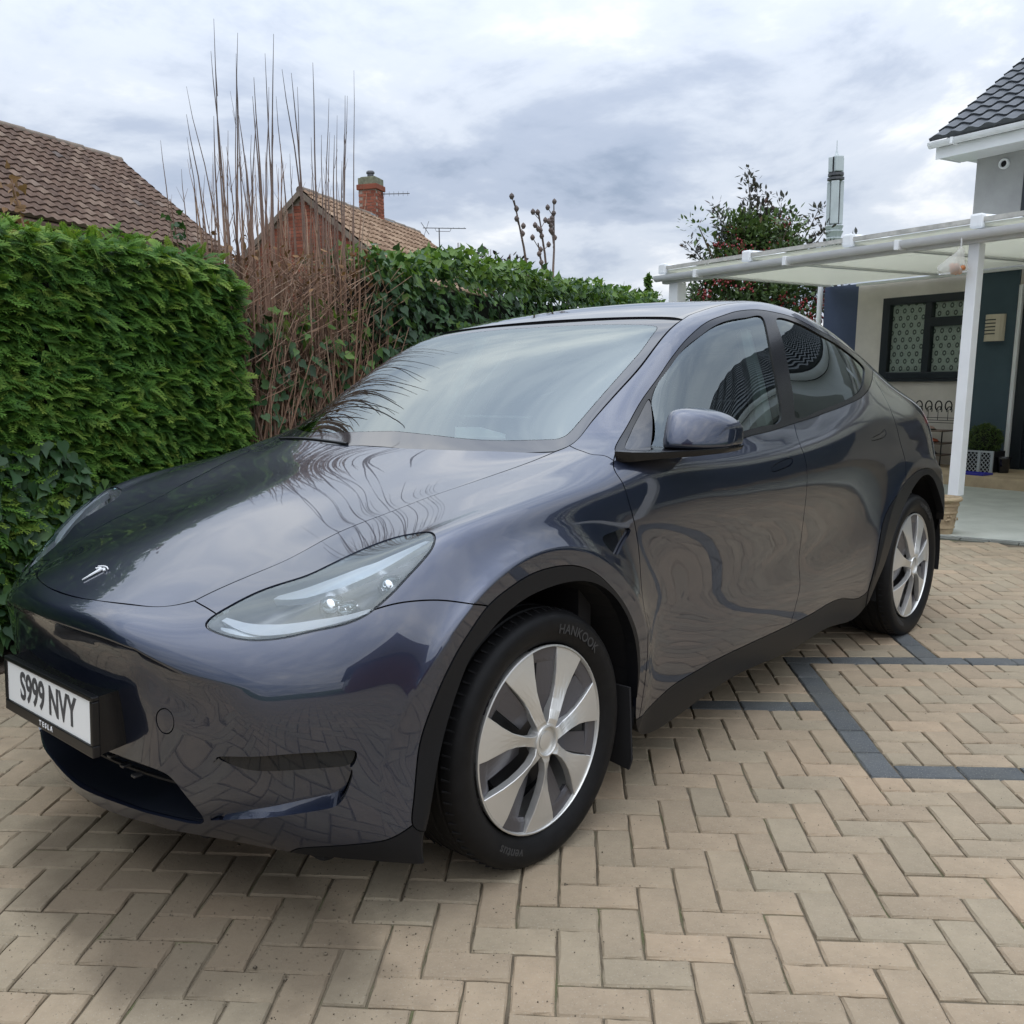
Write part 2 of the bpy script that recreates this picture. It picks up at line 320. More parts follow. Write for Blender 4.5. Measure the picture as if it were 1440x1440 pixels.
CH = np.array([-4484,-9089,1952,-4514,-9253,1935,-4589,-9451,1912,-4784,-9231,1917,-5085,-8869,1958,-5606,-8298,2023,-6169,-7525,2067,-6489,-7000,2086,-6819,-6204,2103,-7382,-4833,2114,-7795,-3898,2111,-7943,-3430,2105,-8009,-2990,2095,-8193,-2253,2060,-8379,-1204,2030,-8437,0,2025,-4518,-9160,2124,-4548,-9290,2104,-4632,-9439,2073,-4857,-9232,2074,-5172,-8872,2113,-5696,-8295,2171,-6257,-7542,2213,-6587,-6998,2236,-6940,-6188,2253,-7492,-4849,2264,-7864,-3918,2272,-8016,-3439,2266,-8110,-2986,2248,-8256,-2244,2230,-8426,-1198,2204,-8503,0,2187,-4561,-9313,2541,-4595,-9368,2515,-4702,-9419,2480,-4990,-9231,2481,-5344,-8880,2518,-5880,-8293,2563,-6446,-7576,2599,-6808,-6992,2629,-7202,-6154,2650,-7721,-4879,2666,-8015,-3962,2689,-8169,-3458,2687,-8303,-2978,2664,-8384,-2224,2673,-8516,-1183,2659,-8615,0,2632,-4449,-9438,3150,-4508,-9445,3156,-4646,-9419,3168,-4991,-9215,3208,-5419,-8886,3272,-6003,-8310,3301,-6602,-7596,3324,-7048,-6981,3355,-7460,-6132,3396,-7888,-4896,3439,-8166,-4003,3444,-8290,-3482,3461,-8352,-2971,3493,-8459,-2202,3483,-8547,-1165,3499,-8566,0,3530,-4332,-9512,3779,-4372,-9491,3848,-4506,-9424,3978,-4902,-9209,4107,-5411,-8888,4168,-6067,-8321,4221,-6721,-7613,4238,-7177,-6982,4275,-7571,-6122,4316,-7980,-4898,4367,-8212,-4023,4437,-8307,-3495,4476,-8357,-2974,4495,-8403,-2206,4553,-8471,-1177,4590,-8513,0,4593,-4184,-9572,4523,-4233,-9524,4636,-4380,-9418,4828,-4847,-9198,4988,-5441,-8895,5009,-6160,-8320,5047,-6853,-7623,5118,-7328,-7034,5148,-7688,-6160,5245,-8063,-4911,5393,-8340,-4031,5500,-8417,-3518,5558,-8416,-3002,5613,-8474,-2254,5683,-8540,-1212,5741,-8557,0,5751,-3876,-9603,5427,-4007,-9546,5534,-4311,-9418,5699,-4895,-9178,5767,-5467,-8893,5768,-6212,-8335,5787,-6949,-7587,5825,-7434,-7018,5878,-7819,-6205,5985,-8252,-4893,6179,-8516,-3978,6329,-8594,-3496,6406,-8614,-3024,6460,-8697,-2256,6533,-8766,-1192,6614,-8777,0,6651,-3429,-9631,6306,-3692,-9567,6339,-4186,-9434,6416,-4821,-9197,6515,-5375,-8888,6546,-6103,-8315,6567,-6847,-7551,6598,-7335,-6877,6650,-7821,-6054,6702,-8321,-4802,6858,-8576,-3881,6967,-8704,-3377,7053,-8798,-2927,7134,-8879,-2147,7165,-8970,-1124,7221,-9017,0,7282,-3110,-9643,6755,-3366,-9586,6816,-3855,-9470,6944,-4468,-9268,7152,-5014,-8926,7316,-5710,-8267,7413,-6376,-7514,7464,-6898,-6727,7461,-7418,-5737,7426,-7968,-4638,7388,-8366,-3755,7425,-8560,-3198,7512,-8682,-2651,7584,-8795,-1942,7612,-8922,-1020,7594,-8981,0,7578,-2807,-9653,6929,-2998,-9604,7060,-3367,-9502,7303,-3872,-9326,7668,-4334,-9028,8006,-4997,-8334,8284,-5606,-7479,8315,-5998,-6817,8199,-6451,-5834,8064,-7174,-4569,7827,-7643,-3698,7790,-7901,-3035,7843,-8051,-2404,7909,-8169,-1701,7933,-8282,-889,7887,-8357,0,7827,-2440,-9666,7169,-2589,-9623,7315,-2880,-9530,7614,-3290,-9360,8037,-3681,-9106,8473,-4285,-8461,8932,-4775,-7598,8853,-5032,-7056,8716,-5529,-6141,8495,-6214,-4842,8236,-6716,-3801,8141,-6997,-3033,8163,-7169,-2315,8218,-7279,-1585,8248,-7352,-812,8235,-7376,0,8224,-1988,-9680,7431,-2103,-9643,7573,-2330,-9561,7883,-2661,-9398,8350,-2968,-9171,8776,-3469,-8660,9426,-3839,-7760,9194,-4002,-7335,9105,-4503,-6519,8862,-5116,-5213,8623,-5580,-4072,8515,-5867,-3171,8509,-6041,-2361,8553,-6139,-1576,8601,-6173,-791,8645,-6163,0,8674,-1453,-9689,7636,-1536,-9662,7776,-1701,-9597,8086,-1940,-9452,8609,-2170,-9240,8998,-2516,-8861,9739,-2822,-7907,9467,-2945,-7554,9419,-3381,-6738,9217,-3909,-5582,9006,-4326,-4414,8898,-4592,-3421,8876,-4756,-2512,8910,-4840,-1654,8979,-4864,-822,9058,-4867,0,9093,-812,-9693,7766,-860,-9676,7910,-960,-9631,8216,-1106,-9510,8788,-1262,-9310,9145,-1446,-9028,9926,-1734,-8045,9702,-1851,-7683,9694,-2164,-6885,9576,-2602,-5907,9398,-2954,-4793,9295,-3190,-3755,9259,-3334,-2761,9288,-3404,-1815,9368,-3435,-901,9457,-3456,0,9492,-79,-9691,7820,-94,-9681,7975,-130,-9653,8286,-216,-9534,8830,-292,-9365,9237,-393,-9114,10037,-663,-8183,9922,-760,-7749,9934,-974,-7076,9903,-1281,-6191,9787,-1574,-5144,9676,-1784,-4106,9627,-1918,-3058,9648,-1977,-2024,9727,-1992,-1008,9819,-1994,0,9858,771,-9688,7810,785,-9681,7967,797,-9656,8262,747,-9534,8777,726,-9385,9268,654,-9182,10128,417,-8260,10111,359,-7817,10158,223,-7265,10182,26,-6449,10123,-213,-5456,10029,-416,-4441,9981,-558,-3362,9990,-612,-2249,10053,-595,-1125,10138,-573,0,10182,1734,-9688,7639,1765,-9679,7768,1787,-9644,8078,1771,-9516,8624,1759,-9387,9240,1712,-9272,10193,1536,-8295,10293,1539,-7900,10398,1441,-7393,10408,1295,-6663,10390,1077,-5737,10353,869,-4741,10332,712,-3634,10339,637,-2454,10367,658,-1234,10418,683,0,10444,2867,-9682,7015,2887,-9669,7155,2876,-9612,7558,2896,-9487,8294,2869,-9385,9074,2862,-9375,10245,2802,-8397,10546,2900,-8001,10700,2784,-7502,10667,2619,-6877,10669,2372,-6010,10698,2164,-5016,10737,1992,-3878,10753,1873,-2637,10738,1816,-1331,10703,1835,0,10702,3976,-9613,5528,3937,-9603,5860,3984,-9559,6519,4056,-9418,7697,4085,-9425,8754,4099,-9411,10261,4294,-8702,10926,4429,-8107,11045,4309,-7653,11109,3966,-7114,11072,3709,-6250,11173,3499,-5243,11258,3321,-4068,11289,3156,-2775,11246,2994,-1405,11137,2878,0,11045,4324,-9340,3542,4523,-9415,4160,4881,-9472,5355,5238,-9299,7032,5418,-9465,8609,5495,-9437,10293,5899,-8898,11025,6030,-8217,11446,5788,-7785,11664,5426,-7235,11783,5114,-6395,11881,4906,-5369,11965,4729,-4171,11993,4557,-2850,11958,4396,-1444,11886,4337,0,11855,4629,-9046,2112,5065,-9211,2953,5766,-9405,4533,6380,-9185,6613,6738,-9491,8634,6840,-9458,10315,7310,-8942,10882,7394,-8244,11829,7157,-7739,12339,6777,-7234,12590,6483,-6371,12714,6264,-5359,12756,6094,-4172,12761,5964,-2853,12757,5899,-1447,12774,5890,0,12798,5896,-8950,1718,6290,-9139,2556,6976,-9347,4175,7601,-9179,6408,7971,-9483,8704,8105,-9484,10235,8428,-8969,10780,8568,-8166,12228,8390,-7613,13047,8078,-7039,13395,7781,-6233,13489,7559,-5261,13497,7397,-4104,13486,7306,-2812,13496,7277,-1427,13532,7273,0,13550,7735,-8968,1916,7981,-9159,2664,8426,-9364,4137,8865,-9171,6326,9156,-9506,8752,9291,-9478,10179,9383,-9025,10639,9610,-8037,12641,9528,-7386,13746,9280,-6813,14100,8998,-6046,14149,8776,-5114,14134,8620,-3999,14112,8535,-2744,14116,8506,-1393,14134,8499,0,14142,9659,-9006,2207,9761,-9196,2869,9970,-9418,4211,10178,-9142,6297,10368,-9541,8772,10472,-9460,10155,10398,-9076,10510,10630,-7915,13006,10604,-7146,14335,10403,-6623,14645,10158,-5853,14677,9953,-4953,14646,9795,-3877,14624,9692,-2662,14620,9643,-1353,14626,9633,0,14630,11344,-9029,2328,11378,-9220,2969,11439,-9412,4249,11501,-9160,6298,11599,-9520,8788,11647,-9483,10100,11563,-9070,10506,11648,-7824,13293,11601,-7029,14686,11450,-6428,15055,11259,-5687,15061,11082,-4803,15039,10921,-3756,15030,10793,-2580,15028,10712,-1311,15030,10685,0,15031,12761,-9024,2291,12770,-9219,2948,12776,-9413,4241,12778,-9147,6300,12810,-9517,8776,12814,-9486,10112,12804,-9066,10488,12686,-7769,13517,12570,-6939,14968,12460,-6307,15301,12320,-5551,15331,12168,-4676,15343,12009,-3651,15350,11863,-2505,15357,11750,-1273,15362,11707,0,15364,14034,-9009,2201,14035,-9209,2888,14026,-9425,4218,14011,-9117,6292,14009,-9533,8762,14003,-9476,10162,14056,-9069,10483,13794,-7731,13690,13612,-6851,15223,13519,-6237,15472,13401,-5445,15556,13264,-4573,15589,13112,-3564,15614,12966,-2442,15633,12845,-1239,15645,12790,0,15649,15226,-9014,2144,15221,-9209,2852,15205,-9399,4216,15191,-9140,6271,15177,-9512,8796,15196,-9507,10146,15258,-9039,10615,14966,-7699,13821,14768,-6823,15336,14644,-6149,15707,14517,-5375,15754,14382,-4503,15793,14241,-3500,15831,14113,-2394,15861,14015,-1214,15881,13978,0,15888,16378,-9018,2148,16372,-9212,2880,16354,-9400,4264,16347,-9138,6251,16338,-9521,8838,16366,-9517,10197,16422,-9035,10708,16170,-7666,13942,15986,-6776,15490,15831,-6103,15885,15679,-5331,15932,15541,-4458,15966,15415,-3459,16009,15316,-2362,16046,15257,-1196,16070,15238,0,16077,17613,-9010,2216,17619,-9209,2970,17624,-9428,4363,17638,-9104,6252,17635,-9561,8881,17633,-9502,10338,17680,-9056,10764,17506,-7633,14068,17347,-6707,15692,17178,-6101,15990,17011,-5305,16083,16881,-4433,16117,16780,-3435,16156,16708,-2342,16196,16676,-1186,16220,16674,0,16226,18944,-8992,2315,18977,-9198,3069,19050,-9396,4458,19087,-9142,6310,19063,-9537,8951,19022,-9538,10419,19022,-9026,11018,18977,-7619,14159,18823,-6737,15675,18662,-6060,16110,18535,-5302,16160,18449,-4426,16200,18379,-3428,16235,18321,-2337,16269,18277,-1182,16295,18261,0,16304,20480,-8950,2220,20486,-9167,2980,20506,-9424,4461,20501,-9167,6332,20504,-9552,8952,20501,-9533,10561,20491,-9021,11286,20604,-7631,14176,20508,-6727,15632,20361,-6103,15990,20302,-5306,16110,20262,-4435,16148,20221,-3436,16178,20175,-2342,16207,20119,-1185,16233,20085,0,16247,22119,-8943,1964,21970,-9164,2765,21726,-9437,4295,21637,-9302,6425,21758,-9516,8862,21916,-9559,10639,22014,-8973,11665,22268,-7650,14097,22302,-6794,15338,22242,-6116,15760,22184,-5341,15870,22155,-4459,15931,22133,-3456,15966,22112,-2357,15995,22092,-1193,16018,22085,0,16026,23278,-9026,2148,23043,-9227,2951,22667,-9499,4446,22580,-9412,6688,22803,-9519,8832,23137,-9562,10727,23400,-8896,11919,23790,-7685,13898,23975,-6849,14971,23984,-6200,15341,23953,-5388,15501,23933,-4499,15578,23928,-3486,15631,23936,-2378,15669,23955,-1204,15693,23970,0,15701,23842,-9214,2986,23708,-9355,3684,23489,-9551,5060,23482,-9502,7122,23761,-9542,8953,24167,-9571,10768,24652,-8759,12084,25148,-7722,13608,25424,-6974,14475,25527,-6282,14859,25555,-5456,15042,25569,-4550,15149,25588,-3525,15219,25619,-2405,15271,25653,-1218,15304,25668,0,15315,24198,-9417,4146,24216,-9493,4709,24259,-9594,5870,24359,-9571,7629,24657,-9554,9107,25059,-9596,10807,25768,-8608,12139,26335,-7766,13273,26677,-7093,13965,26868,-6384,14349,26970,-5533,14564,27033,-4610,14696,27083,-3570,14784,27130,-2436,14846,27166,-1234,14887,27180,0,14902,24755,-9573,5387,24875,-9600,5807,25086,-9631,6703,25277,-9621,8097,25565,-9566,9237,25953,-9608,10855,26847,-8497,12097,27466,-7811,12909,27869,-7191,13454,28135,-6495,13812,28314,-5619,14061,28434,-4679,14222,28521,-3622,14325,28584,-2470,14387,28623,-1251,14423,28636,0,14438,25681,-9646,6494,25783,-9654,6789,25985,-9664,7419,26233,-9642,8419,26482,-9600,9335,26894,-9567,10887,27902,-8467,11999,28559,-7842,12547,29008,-7279,12959,29340,-6588,13291,29590,-5710,13563,29766,-4751,13752,29893,-3674,13868,29977,-2503,13919,30022,-1267,13931,30036,0,13933,26840,-9665,7350,26864,-9670,7537,26950,-9679,7931,27213,-9660,8618,27442,-9610,9388,27891,-9515,10908,28977,-8455,11863,29626,-7872,12220,30101,-7340,12510,30489,-6669,12813,30799,-5788,13099,31028,-4814,13307,31197,-3717,13430,31306,-2529,13469,31358,-1278,13446,31373,0,13428,28018,-9672,7914,27984,-9677,8014,27984,-9678,8230,28237,-9671,8739,28492,-9580,9433,28999,-9437,10896,30123,-8413,11697,30708,-7892,11933,31181,-7375,12128,31615,-6736,12392,31978,-5843,12671,32255,-4855,12876,32464,-3742,12999,32598,-2540,13032,32662,-1282,12997,32677,0,12959,29040,-9690,8115,29032,-9685,8161,29053,-9674,8298,29304,-9639,8768,29619,-9534,9500,30233,-9269,10791,31325,-8340,11499,31804,-7866,11656,32253,-7400,11813,32711,-6752,12030,33128,-5859,12263,33444,-4858,12440,33677,-3735,12553,33830,-2531,12596,33909,-1276,12584,33933,0,12570,29957,-9691,7899,30021,-9673,7931,30137,-9636,8087,30403,-9551,8669,30793,-9404,9480,31505,-9006,10556,32556,-8182,11213,32901,-7787,11331,33303,-7373,11491,33792,-6728,11673,34246,-5819,11839,34580,-4810,11965,34819,-3690,12059,34975,-2497,12123,35066,-1258,12166,35098,0,12182,30883,-9632,7247,31003,-9607,7318,31190,-9545,7592,31472,-9395,8366,31910,-9185,9233,32667,-8689,10141,33685,-7946,10756,33934,-7666,10861,34310,-7269,11046,34832,-6639,11224,35284,-5711,11331,35606,-4709,11401,35829,-3608,11472,35972,-2440,11558,36056,-1229,11646,36090,0,11687,31824,-9493,6295,31928,-9472,6474,32145,-9402,6898,32428,-9192,7822,32866,-8933,8696,33656,-8410,9507,34607,-7719,10071,34838,-7539,10162,35264,-7126,10390,35782,-6453,10586,36200,-5546,10662,36483,-4568,10694,36681,-3498,10746,36804,-2366,10835,36867,-1192,10942,36886,0,10990,32688,-9296,5231,32750,-9281,5510,32971,-9215,6035,33263,-8980,6985,33697,-8746,7795,34503,-8232,8527,35379,-7571,9025,35656,-7450,9110,36163,-6964,9370,36686,-6222,9612,37041,-5324,9684,37278,-4380,9715,37439,-3354,9754,37543,-2269,9821,37590,-1144,9906,37594,0,9956,33089,-9095,4527,33172,-9079,4736,33369,-9019,5170,33753,-8836,5849,34189,-8689,6479,35024,-8236,7093,35857,-7615,7489,36201,-7451,7622,36788,-6872,7875,37325,-6038,8119,37680,-5089,8282,37867,-4165,8358,37992,-3186,8394,38090,-2154,8414,38161,-1086,8426,38187,0,8430,33137,-8928,4017,33249,-8913,4090,33448,-8876,4292,33900,-8762,4585,34327,-8683,4949,35127,-8333,5390,35964,-7732,5667,36306,-7514,5831,36897,-6888,6008,37568,-5912,6276,37922,-4921,6486,38114,-3983,6604,38230,-3024,6642,38320,-2036,6623,38408,-1024,6568,38455,0,6530,33235,-8807,3275,33332,-8789,3288,33531,-8756,3330,33909,-8699,3426,34287,-8644,3556,34954,-8316,3821,35708,-7782,3968,36023,-7548,4064,36635,-6857,4215,37274,-5894,4411,37768,-4839,4589,38046,-3865,4694,38180,-2898,4728,38222,-1934,4698,38229,-968,4640,38233,0,4616,33395,-8751,2625,33471,-8724,2621,33640,-8677,2616,33912,-8656,2726,34228,-8568,2711,34726,-8264,2902,35429,-7712,2923,35686,-7537,2959,36220,-6864,3077,36911,-5892,3202,37511,-4817,3315,37878,-3815,3387,38035,-2834,3411,38017,-1875,3392,37897,-933,3354,37831,0,3337,33491,-8728,2275,33557,-8697,2264,33706,-8638,2244,33915,-8634,2385,34194,-8522,2301,34592,-8233,2463,35274,-7657,2415,35492,-7527,2418,35968,-6875,2517,36703,-5893,2601,37359,-4810,2676,37773,-3796,2726,37943,-2805,2745,37889,-1847,2733,37698,-917,2708,37580,0,2694], float).reshape(len(KU)-4, 16, 3)/1e4
CB = np.concatenate([CH, CH[:, 14::-1]*[1, -1, 1]], axis=1)
CUR = {"bonnet_front": [[0.6259, 0.0], [0.6265, -0.0115], [0.6238, -0.1273], [0.6288, -0.2532], [0.6418, -0.3667], [0.653, -0.4525], [0.6664, -0.505], [0.6834, -0.5358]], "bonnet_side": [[0.6834, -0.5358], [0.73, -0.5425], [0.782, -0.552], [0.8664, -0.5603], [1.0268, -0.5238], [1.1414, -0.537], [1.2239, -0.5433], [1.3112, -0.5632], [1.4138, -0.5783], [1.5162, -0.5927], [1.5983, -0.6064]], "bonnet_hl": [[0.6834, -0.5358], [0.6576, -0.5864], [0.6289, -0.6344], [0.6174, -0.6528]], "cowl": [[1.5858, -0.0403], [1.5752, -0.1446], [1.5663, -0.322], [1.5789, -0.4631], [1.5983, -0.6064]], "a_seam": [[1.5983, -0.6064], [1.6465, -0.625], [1.7942, -0.5823], [1.9302, -0.5746], [2.122, -0.5928], [2.3948, -0.5925], [2.525, -0.5882], [2.6, -0.578], [3.0, -0.578], [3.4, -0.578], [3.8, -0.58], [4.0, -0.585], [4.3, -0.6], [4.6, -0.62], [4.85, -0.6], [5.0, -0.54], [5.08, -0.4], [5.1, -0.2], [5.1, 0.0]], "fender_a": [[1.6465, -0.625], [1.6204, -0.7002], [1.604, -0.8248], [1.6289, -0.8712], [1.6372, -0.9189]], "door_front": [[1.6712, -0.8775], [1.6372, -0.9189], [1.6162, -0.9477], [1.609, -0.9789], [1.6214, -1.0048], [1.6355, -1.0558], [1.6652, -1.1026], [1.6924, -1.1519], [1.7184, -1.2159], [1.7391, -1.2927], [1.7927, -1.3443], [1.866, -1.3807], [1.8994, -1.3978], [1.9171, -1.405]], "dlo": [[1.6712, -0.8775], [1.7621, -0.9025], [2.2185, -0.9022], [2.4492, -0.9031], [2.5503, -0.8999], [2.8926, -0.8982], [3.11, -0.8979], [3.3042, -0.9008], [3.5478, -0.9027], [3.6458, -0.8951], [3.7393, -0.8808], [3.8655, -0.8417], [3.9736, -0.769], [3.9931, -0.7051], [3.8401, -0.7398], [3.6506, -0.7332], [3.4786, -0.7228], [3.3349, -0.6981], [3.1789, -0.6824], [3.024, -0.6661], [2.883, -0.658], [2.7578, -0.6646], [2.5962, -0.6715], [2.4564, -0.6817], [2.3152, -0.6866], [2.1293, -0.6846], [1.9299, -0.6967], [1.7576, -0.7806], [1.6712, -0.8775]], "front_window": [[1.8222, -0.9137], [2.1102, -0.8994], [2.471, -0.889], [2.6281, -0.8862], [2.8022, -0.8841], [2.879, -0.8401], [2.9361, -0.801], [3.0438, -0.7049], [2.916, -0.6952], [2.7894, -0.6909], [2.6293, -0.6974], [2.457, -0.7055], [2.1971, -0.7018], [2.0156, -0.7086], [1.9219, -0.7899], [1.8222, -0.9137]], "sail": [[1.7143, -0.8757], [1.8111, -0.9016], [1.989, -0.7126], [1.9112, -0.7297], [1.8117, -0.7793], [1.7143, -0.8757]], "rear_window": [[2.919, -0.8886], [3.1293, -0.8893], [3.3247, -0.8913], [3.5425, -0.8894], [3.624, -0.8805], [3.7063, -0.8612], [3.8167, -0.812], [3.7925, -0.7965], [3.6097, -0.761], [3.4767, -0.7465], [3.3345, -0.7224], [3.1509, -0.7117], [3.086, -0.7816], [2.9796, -0.8556], [2.919, -0.8886]], "quarter_div": [[3.6522, -0.7936], [3.555, -0.8461], [3.5159, -0.8864]], "quarter_div2": [[3.6548, -0.784], [3.5702, -0.8464], [3.5253, -0.8914]], "mid_seam": [[2.8935, -0.8885], [2.8844, -0.8992], [2.8663, -0.9126], [2.8489, -0.968], [2.8579, -1.0244], [2.8748, -1.0666], [2.8798, -1.0882], [2.8923, -1.1374], [2.8976, -1.2048], [2.8815, -1.2531], [2.8922, -1.2786], [2.8972, -1.2943], [2.8686, -1.315], [2.8176, -1.3632], [2.8174, -1.3713]], "rear_seam": [[3.8344, -0.8425], [3.8798, -0.8337], [3.8863, -0.8902], [3.9, -0.9379], [3.9062, -0.985], [3.9727, -1.0556], [4.0688, -1.1196], [4.1203, -1.1751], [4.1282, -1.2676], [4.1628, -1.3105]], "sill": [[1.8309, -1.4403], [2.0671, -1.3696], [2.2329, -1.3598], [2.4852, -1.365], [2.8106, -1.3624], [3.0879, -1.366], [3.3553, -1.3667], [3.6946, -1.3851]], "clad_f": [[0.0846, -1.4183], [0.1146, -1.2632], [0.1768, -1.2682], [0.3154, -1.2814], [0.4104, -1.3212], [0.4602, -1.3407], [0.5373, -1.3547], [0.6529, -1.3463], [0.8025, -1.3251], [0.9404, -1.3226], [1.0714, -1.316], [1.1946, -1.3211], [1.3012, -1.3346], [1.4046, -1.3622], [1.4959, -1.3876], [1.5974, -1.3872], [1.6868, -1.3856], [1.769, -1.401], [1.8252, -1.4215], [1.8309, -1.4403]], "lower_f": [[0.1146, -1.2632], [0.0735, -1.1227], [0.0496, -0.976], [0.0238, -0.8286], [0.0, -0.7786]], "clad_r": [[3.6946, -1.3851], [3.7524, -1.3264], [3.8306, -1.2735], [3.9514, -1.2629], [4.1399, -1.2731], [4.287, -1.2909], [4.4623, -1.3126], [4.5959, -1.3168], [4.7212, -1.3185], [4.8431, -1.3278], [4.9812, -1.3438], [5.1913, -1.3424], [5.3837, -1.36], [5.509, -1.4792], [5.539000000000001, -1.4183]], "headlight": [[0.5974, -0.6312], [0.6232, -0.6343], [0.643, -0.6427], [0.6783, -0.6526], [0.7106, -0.665], [0.7313, -0.6896], [0.7497, -0.7231], [0.7994, -0.7284], [0.8524, -0.7289], [0.8957, -0.7394], [0.9242, -0.7663], [0.9306, -0.8239], [0.9318, -0.8877], [0.9151, -0.9434], [0.8838, -0.9904], [0.8578, -1.0148], [0.8282, -1.0325], [0.7746, -1.0456], [0.7223, -1.0488], [0.6752, -1.0472], [0.6392, -1.0358], [0.6176, -1.0236], [0.6017, -1.002], [0.5879, -0.9635], [0.5782, -0.9146], [0.5677, -0.8697], [0.5608, -0.824], [0.5574, -0.7662], [0.5634, -0.7099], [0.5776, -0.661], [0.5891, -0.6392], [0.5974, -0.6312]], "bumper_fender": [[0.6295, -1.028], [0.6353, -1.0386], [0.6534, -1.0696], [0.6719, -1.1065], [0.6891, -1.1393], [0.708, -1.1733], [0.7318, -1.2171], [0.7559, -1.2583], [0.8048, -1.3272], [0.8197, -1.3487]], "fog": [[0.2565, -0.6592], [0.2727, -0.7172], [0.2993, -0.8669], [0.3093, -0.9807], [0.3132, -1.0619], [0.288, -1.0514], [0.2677, -1.0423], [0.2571, -0.9554], [0.247, -0.8566], [0.2366, -0.7679], [0.2355, -0.7199], [0.2418, -0.6893], [0.2565, -0.6592]], "fog_recess": [[0.2517, -0.662], [0.2418, -0.6893], [0.2355, -0.7199], [0.2366, -0.7679], [0.247, -0.8566], [0.2571, -0.9554], [0.2676, -1.0453], [0.2188, -1.0263], [0.1699, -0.993], [0.1509, -0.9199], [0.1332, -0.8303], [0.1062, -0.7161], [0.0735, -0.61]], "mouth": [[0.1549, 0.0], [0.1727, -0.1317], [0.1788, -0.2606], [0.1823, -0.4436], [0.1742, -0.5165], [0.1441, -0.5477], [0.103, -0.5801], [0.0694, -0.5949], [0.0533, -0.5839], [0.0465, -0.5484], [0.046, -0.3828], [0.0422, -0.1326], [0.0371, 0.0]], "tow": [[0.3235, -0.5669], [0.3124, -0.5637], [0.3017, -0.5577], [0.2925, -0.5493], [0.2855, -0.5389], [0.2814, -0.5272], [0.2805, -0.5153], [0.283, -0.5043], [0.2885, -0.4957], [0.2966, -0.4909], [0.3067, -0.4909], [0.3177, -0.4957], [0.3286, -0.5045], [0.3384, -0.5159], [0.3459, -0.5283], [0.3505, -0.5402], [0.3515, -0.5507], [0.3488, -0.5589], [0.3427, -0.5645], [0.334, -0.5671], [0.3235, -0.5669]], "vent": [[1.4744, -1.1842], [1.5383, -1.1544], [1.6126, -1.1311], [1.6539, -1.129], [1.6118, -1.1652], [1.5437, -1.2319], [1.501, -1.2127], [1.4744, -1.1842]], "handle_f": [[2.5702, -1.0339], [2.6233, -1.0195], [2.6983, -1.0105], [2.7591, -1.0085], [2.7601, -1.0245], [2.7224, -1.0366], [2.6525, -1.0421], [2.5796, -1.0446], [2.5702, -1.0339]], "handle_r": [[3.5483, -1.0324], [3.6363, -1.027], [3.7189, -1.0235], [3.7601, -1.0155], [3.7824, -1.0312], [3.7476, -1.0385], [3.647, -1.0388], [3.5579, -1.0371], [3.5483, -1.0324]], "frit": [[1.6884, -0.0224], [1.6773, -0.1222], [1.6575, -0.3224], [1.6782, -0.5184], [1.6858, -0.5471], [1.7195, -0.5489], [1.7743, -0.538], [1.8596, -0.5282], [1.9741, -0.526], [2.0867, -0.5331], [2.2095, -0.5401], [2.3033, -0.5318], [2.3956, -0.5164], [2.4217, -0.4747], [2.4379, -0.4161], [2.4638, -0.2745], [2.4772, -0.1406], [2.4795, -0.0615], [2.4769, 0.0]], "emblem": [[0.7459, 0.008], [0.6877, -0.0051]], "bracket": [[0.3245, 0.2946], [0.348, -0.2556], [0.3199, -0.2699], [0.2724, -0.2412], [0.198, -0.1881]], "crease": [[0.4788, 0.0], [0.4868, -0.1001], [0.4925, -0.2308], [0.4958, -0.4745], [0.4785, -0.5607], [0.4639, -0.6304]], "header": [[2.5141, -0.5781], [2.55, -0.45], [2.575, -0.3], [2.585, -0.15], [2.59, 0.0]], "roof_rear": [[3.98, -0.59], [4.0, -0.4], [4.02, -0.2], [4.03, 0.0]], "rear_glass": [[4.08, 0.0], [4.07, -0.3], [4.06, -0.46], [4.09, -0.52], [4.2, -0.53], [4.55, -0.54], [4.62, -0.5], [4.64, -0.3], [4.65, 0.0]], "tail_light": [[4.47, -0.97], [4.46, -1.02], [4.53, -1.03], [4.62, -0.985], [4.72, -0.92], [4.8, -0.86], [4.84, -0.74], [4.84, -0.65], [4.76, -0.65], [4.68, -0.74], [4.6, -0.86], [4.53, -0.93], [4.47, -0.97]], "rear_bumper": [[4.93, -1.4183], [4.93, -1.1], [4.93, -0.9], [4.92, -0.7], [4.92, -0.55]], "sillend_f": [[1.8309, -1.4403], [1.8309, -1.4183]], "sillend_r": [[3.6946, -1.3851], [3.6946, -1.4183]], "flare_f": [[0.4556, -1.2423], [0.5096, -1.2676], [0.5713, -1.2761], [0.6423, -1.2707], [0.7187, -1.2623], [0.7983, -1.2542], [0.8776, -1.2461], [0.9543, -1.2385], [1.028, -1.2321], [1.0993, -1.2275], [1.1678, -1.2263], [1.2335, -1.2303], [1.2964, -1.2393], [1.3566, -1.2518], [1.4143, -1.2652], [1.4695, -1.277], [1.5226, -1.2864], [1.5736, -1.2936], [1.6228, -1.3007], [1.6708, -1.3084], [1.7178, -1.3168], [1.7631, -1.3264], [1.806, -1.3372]], "flare_r": [[3.7657, -1.3412], [3.7945, -1.324], [3.8274, -1.3084], [3.8645, -1.2945], [3.9056, -1.2822], [3.9505, -1.2713], [3.9988, -1.2613], [4.0499, -1.2517], [4.1033, -1.2418], [4.1583, -1.2314], [4.2148, -1.2212], [4.2727, -1.213], [4.3318, -1.2089], [4.3919, -1.2102], [4.4527, -1.2164], [4.5136, -1.2254], [4.5736, -1.2348], [4.6322, -1.243], [4.6893, -1.2497], [4.7455, -1.2552], [4.8015, -1.2599], [4.8587, -1.2638]]}
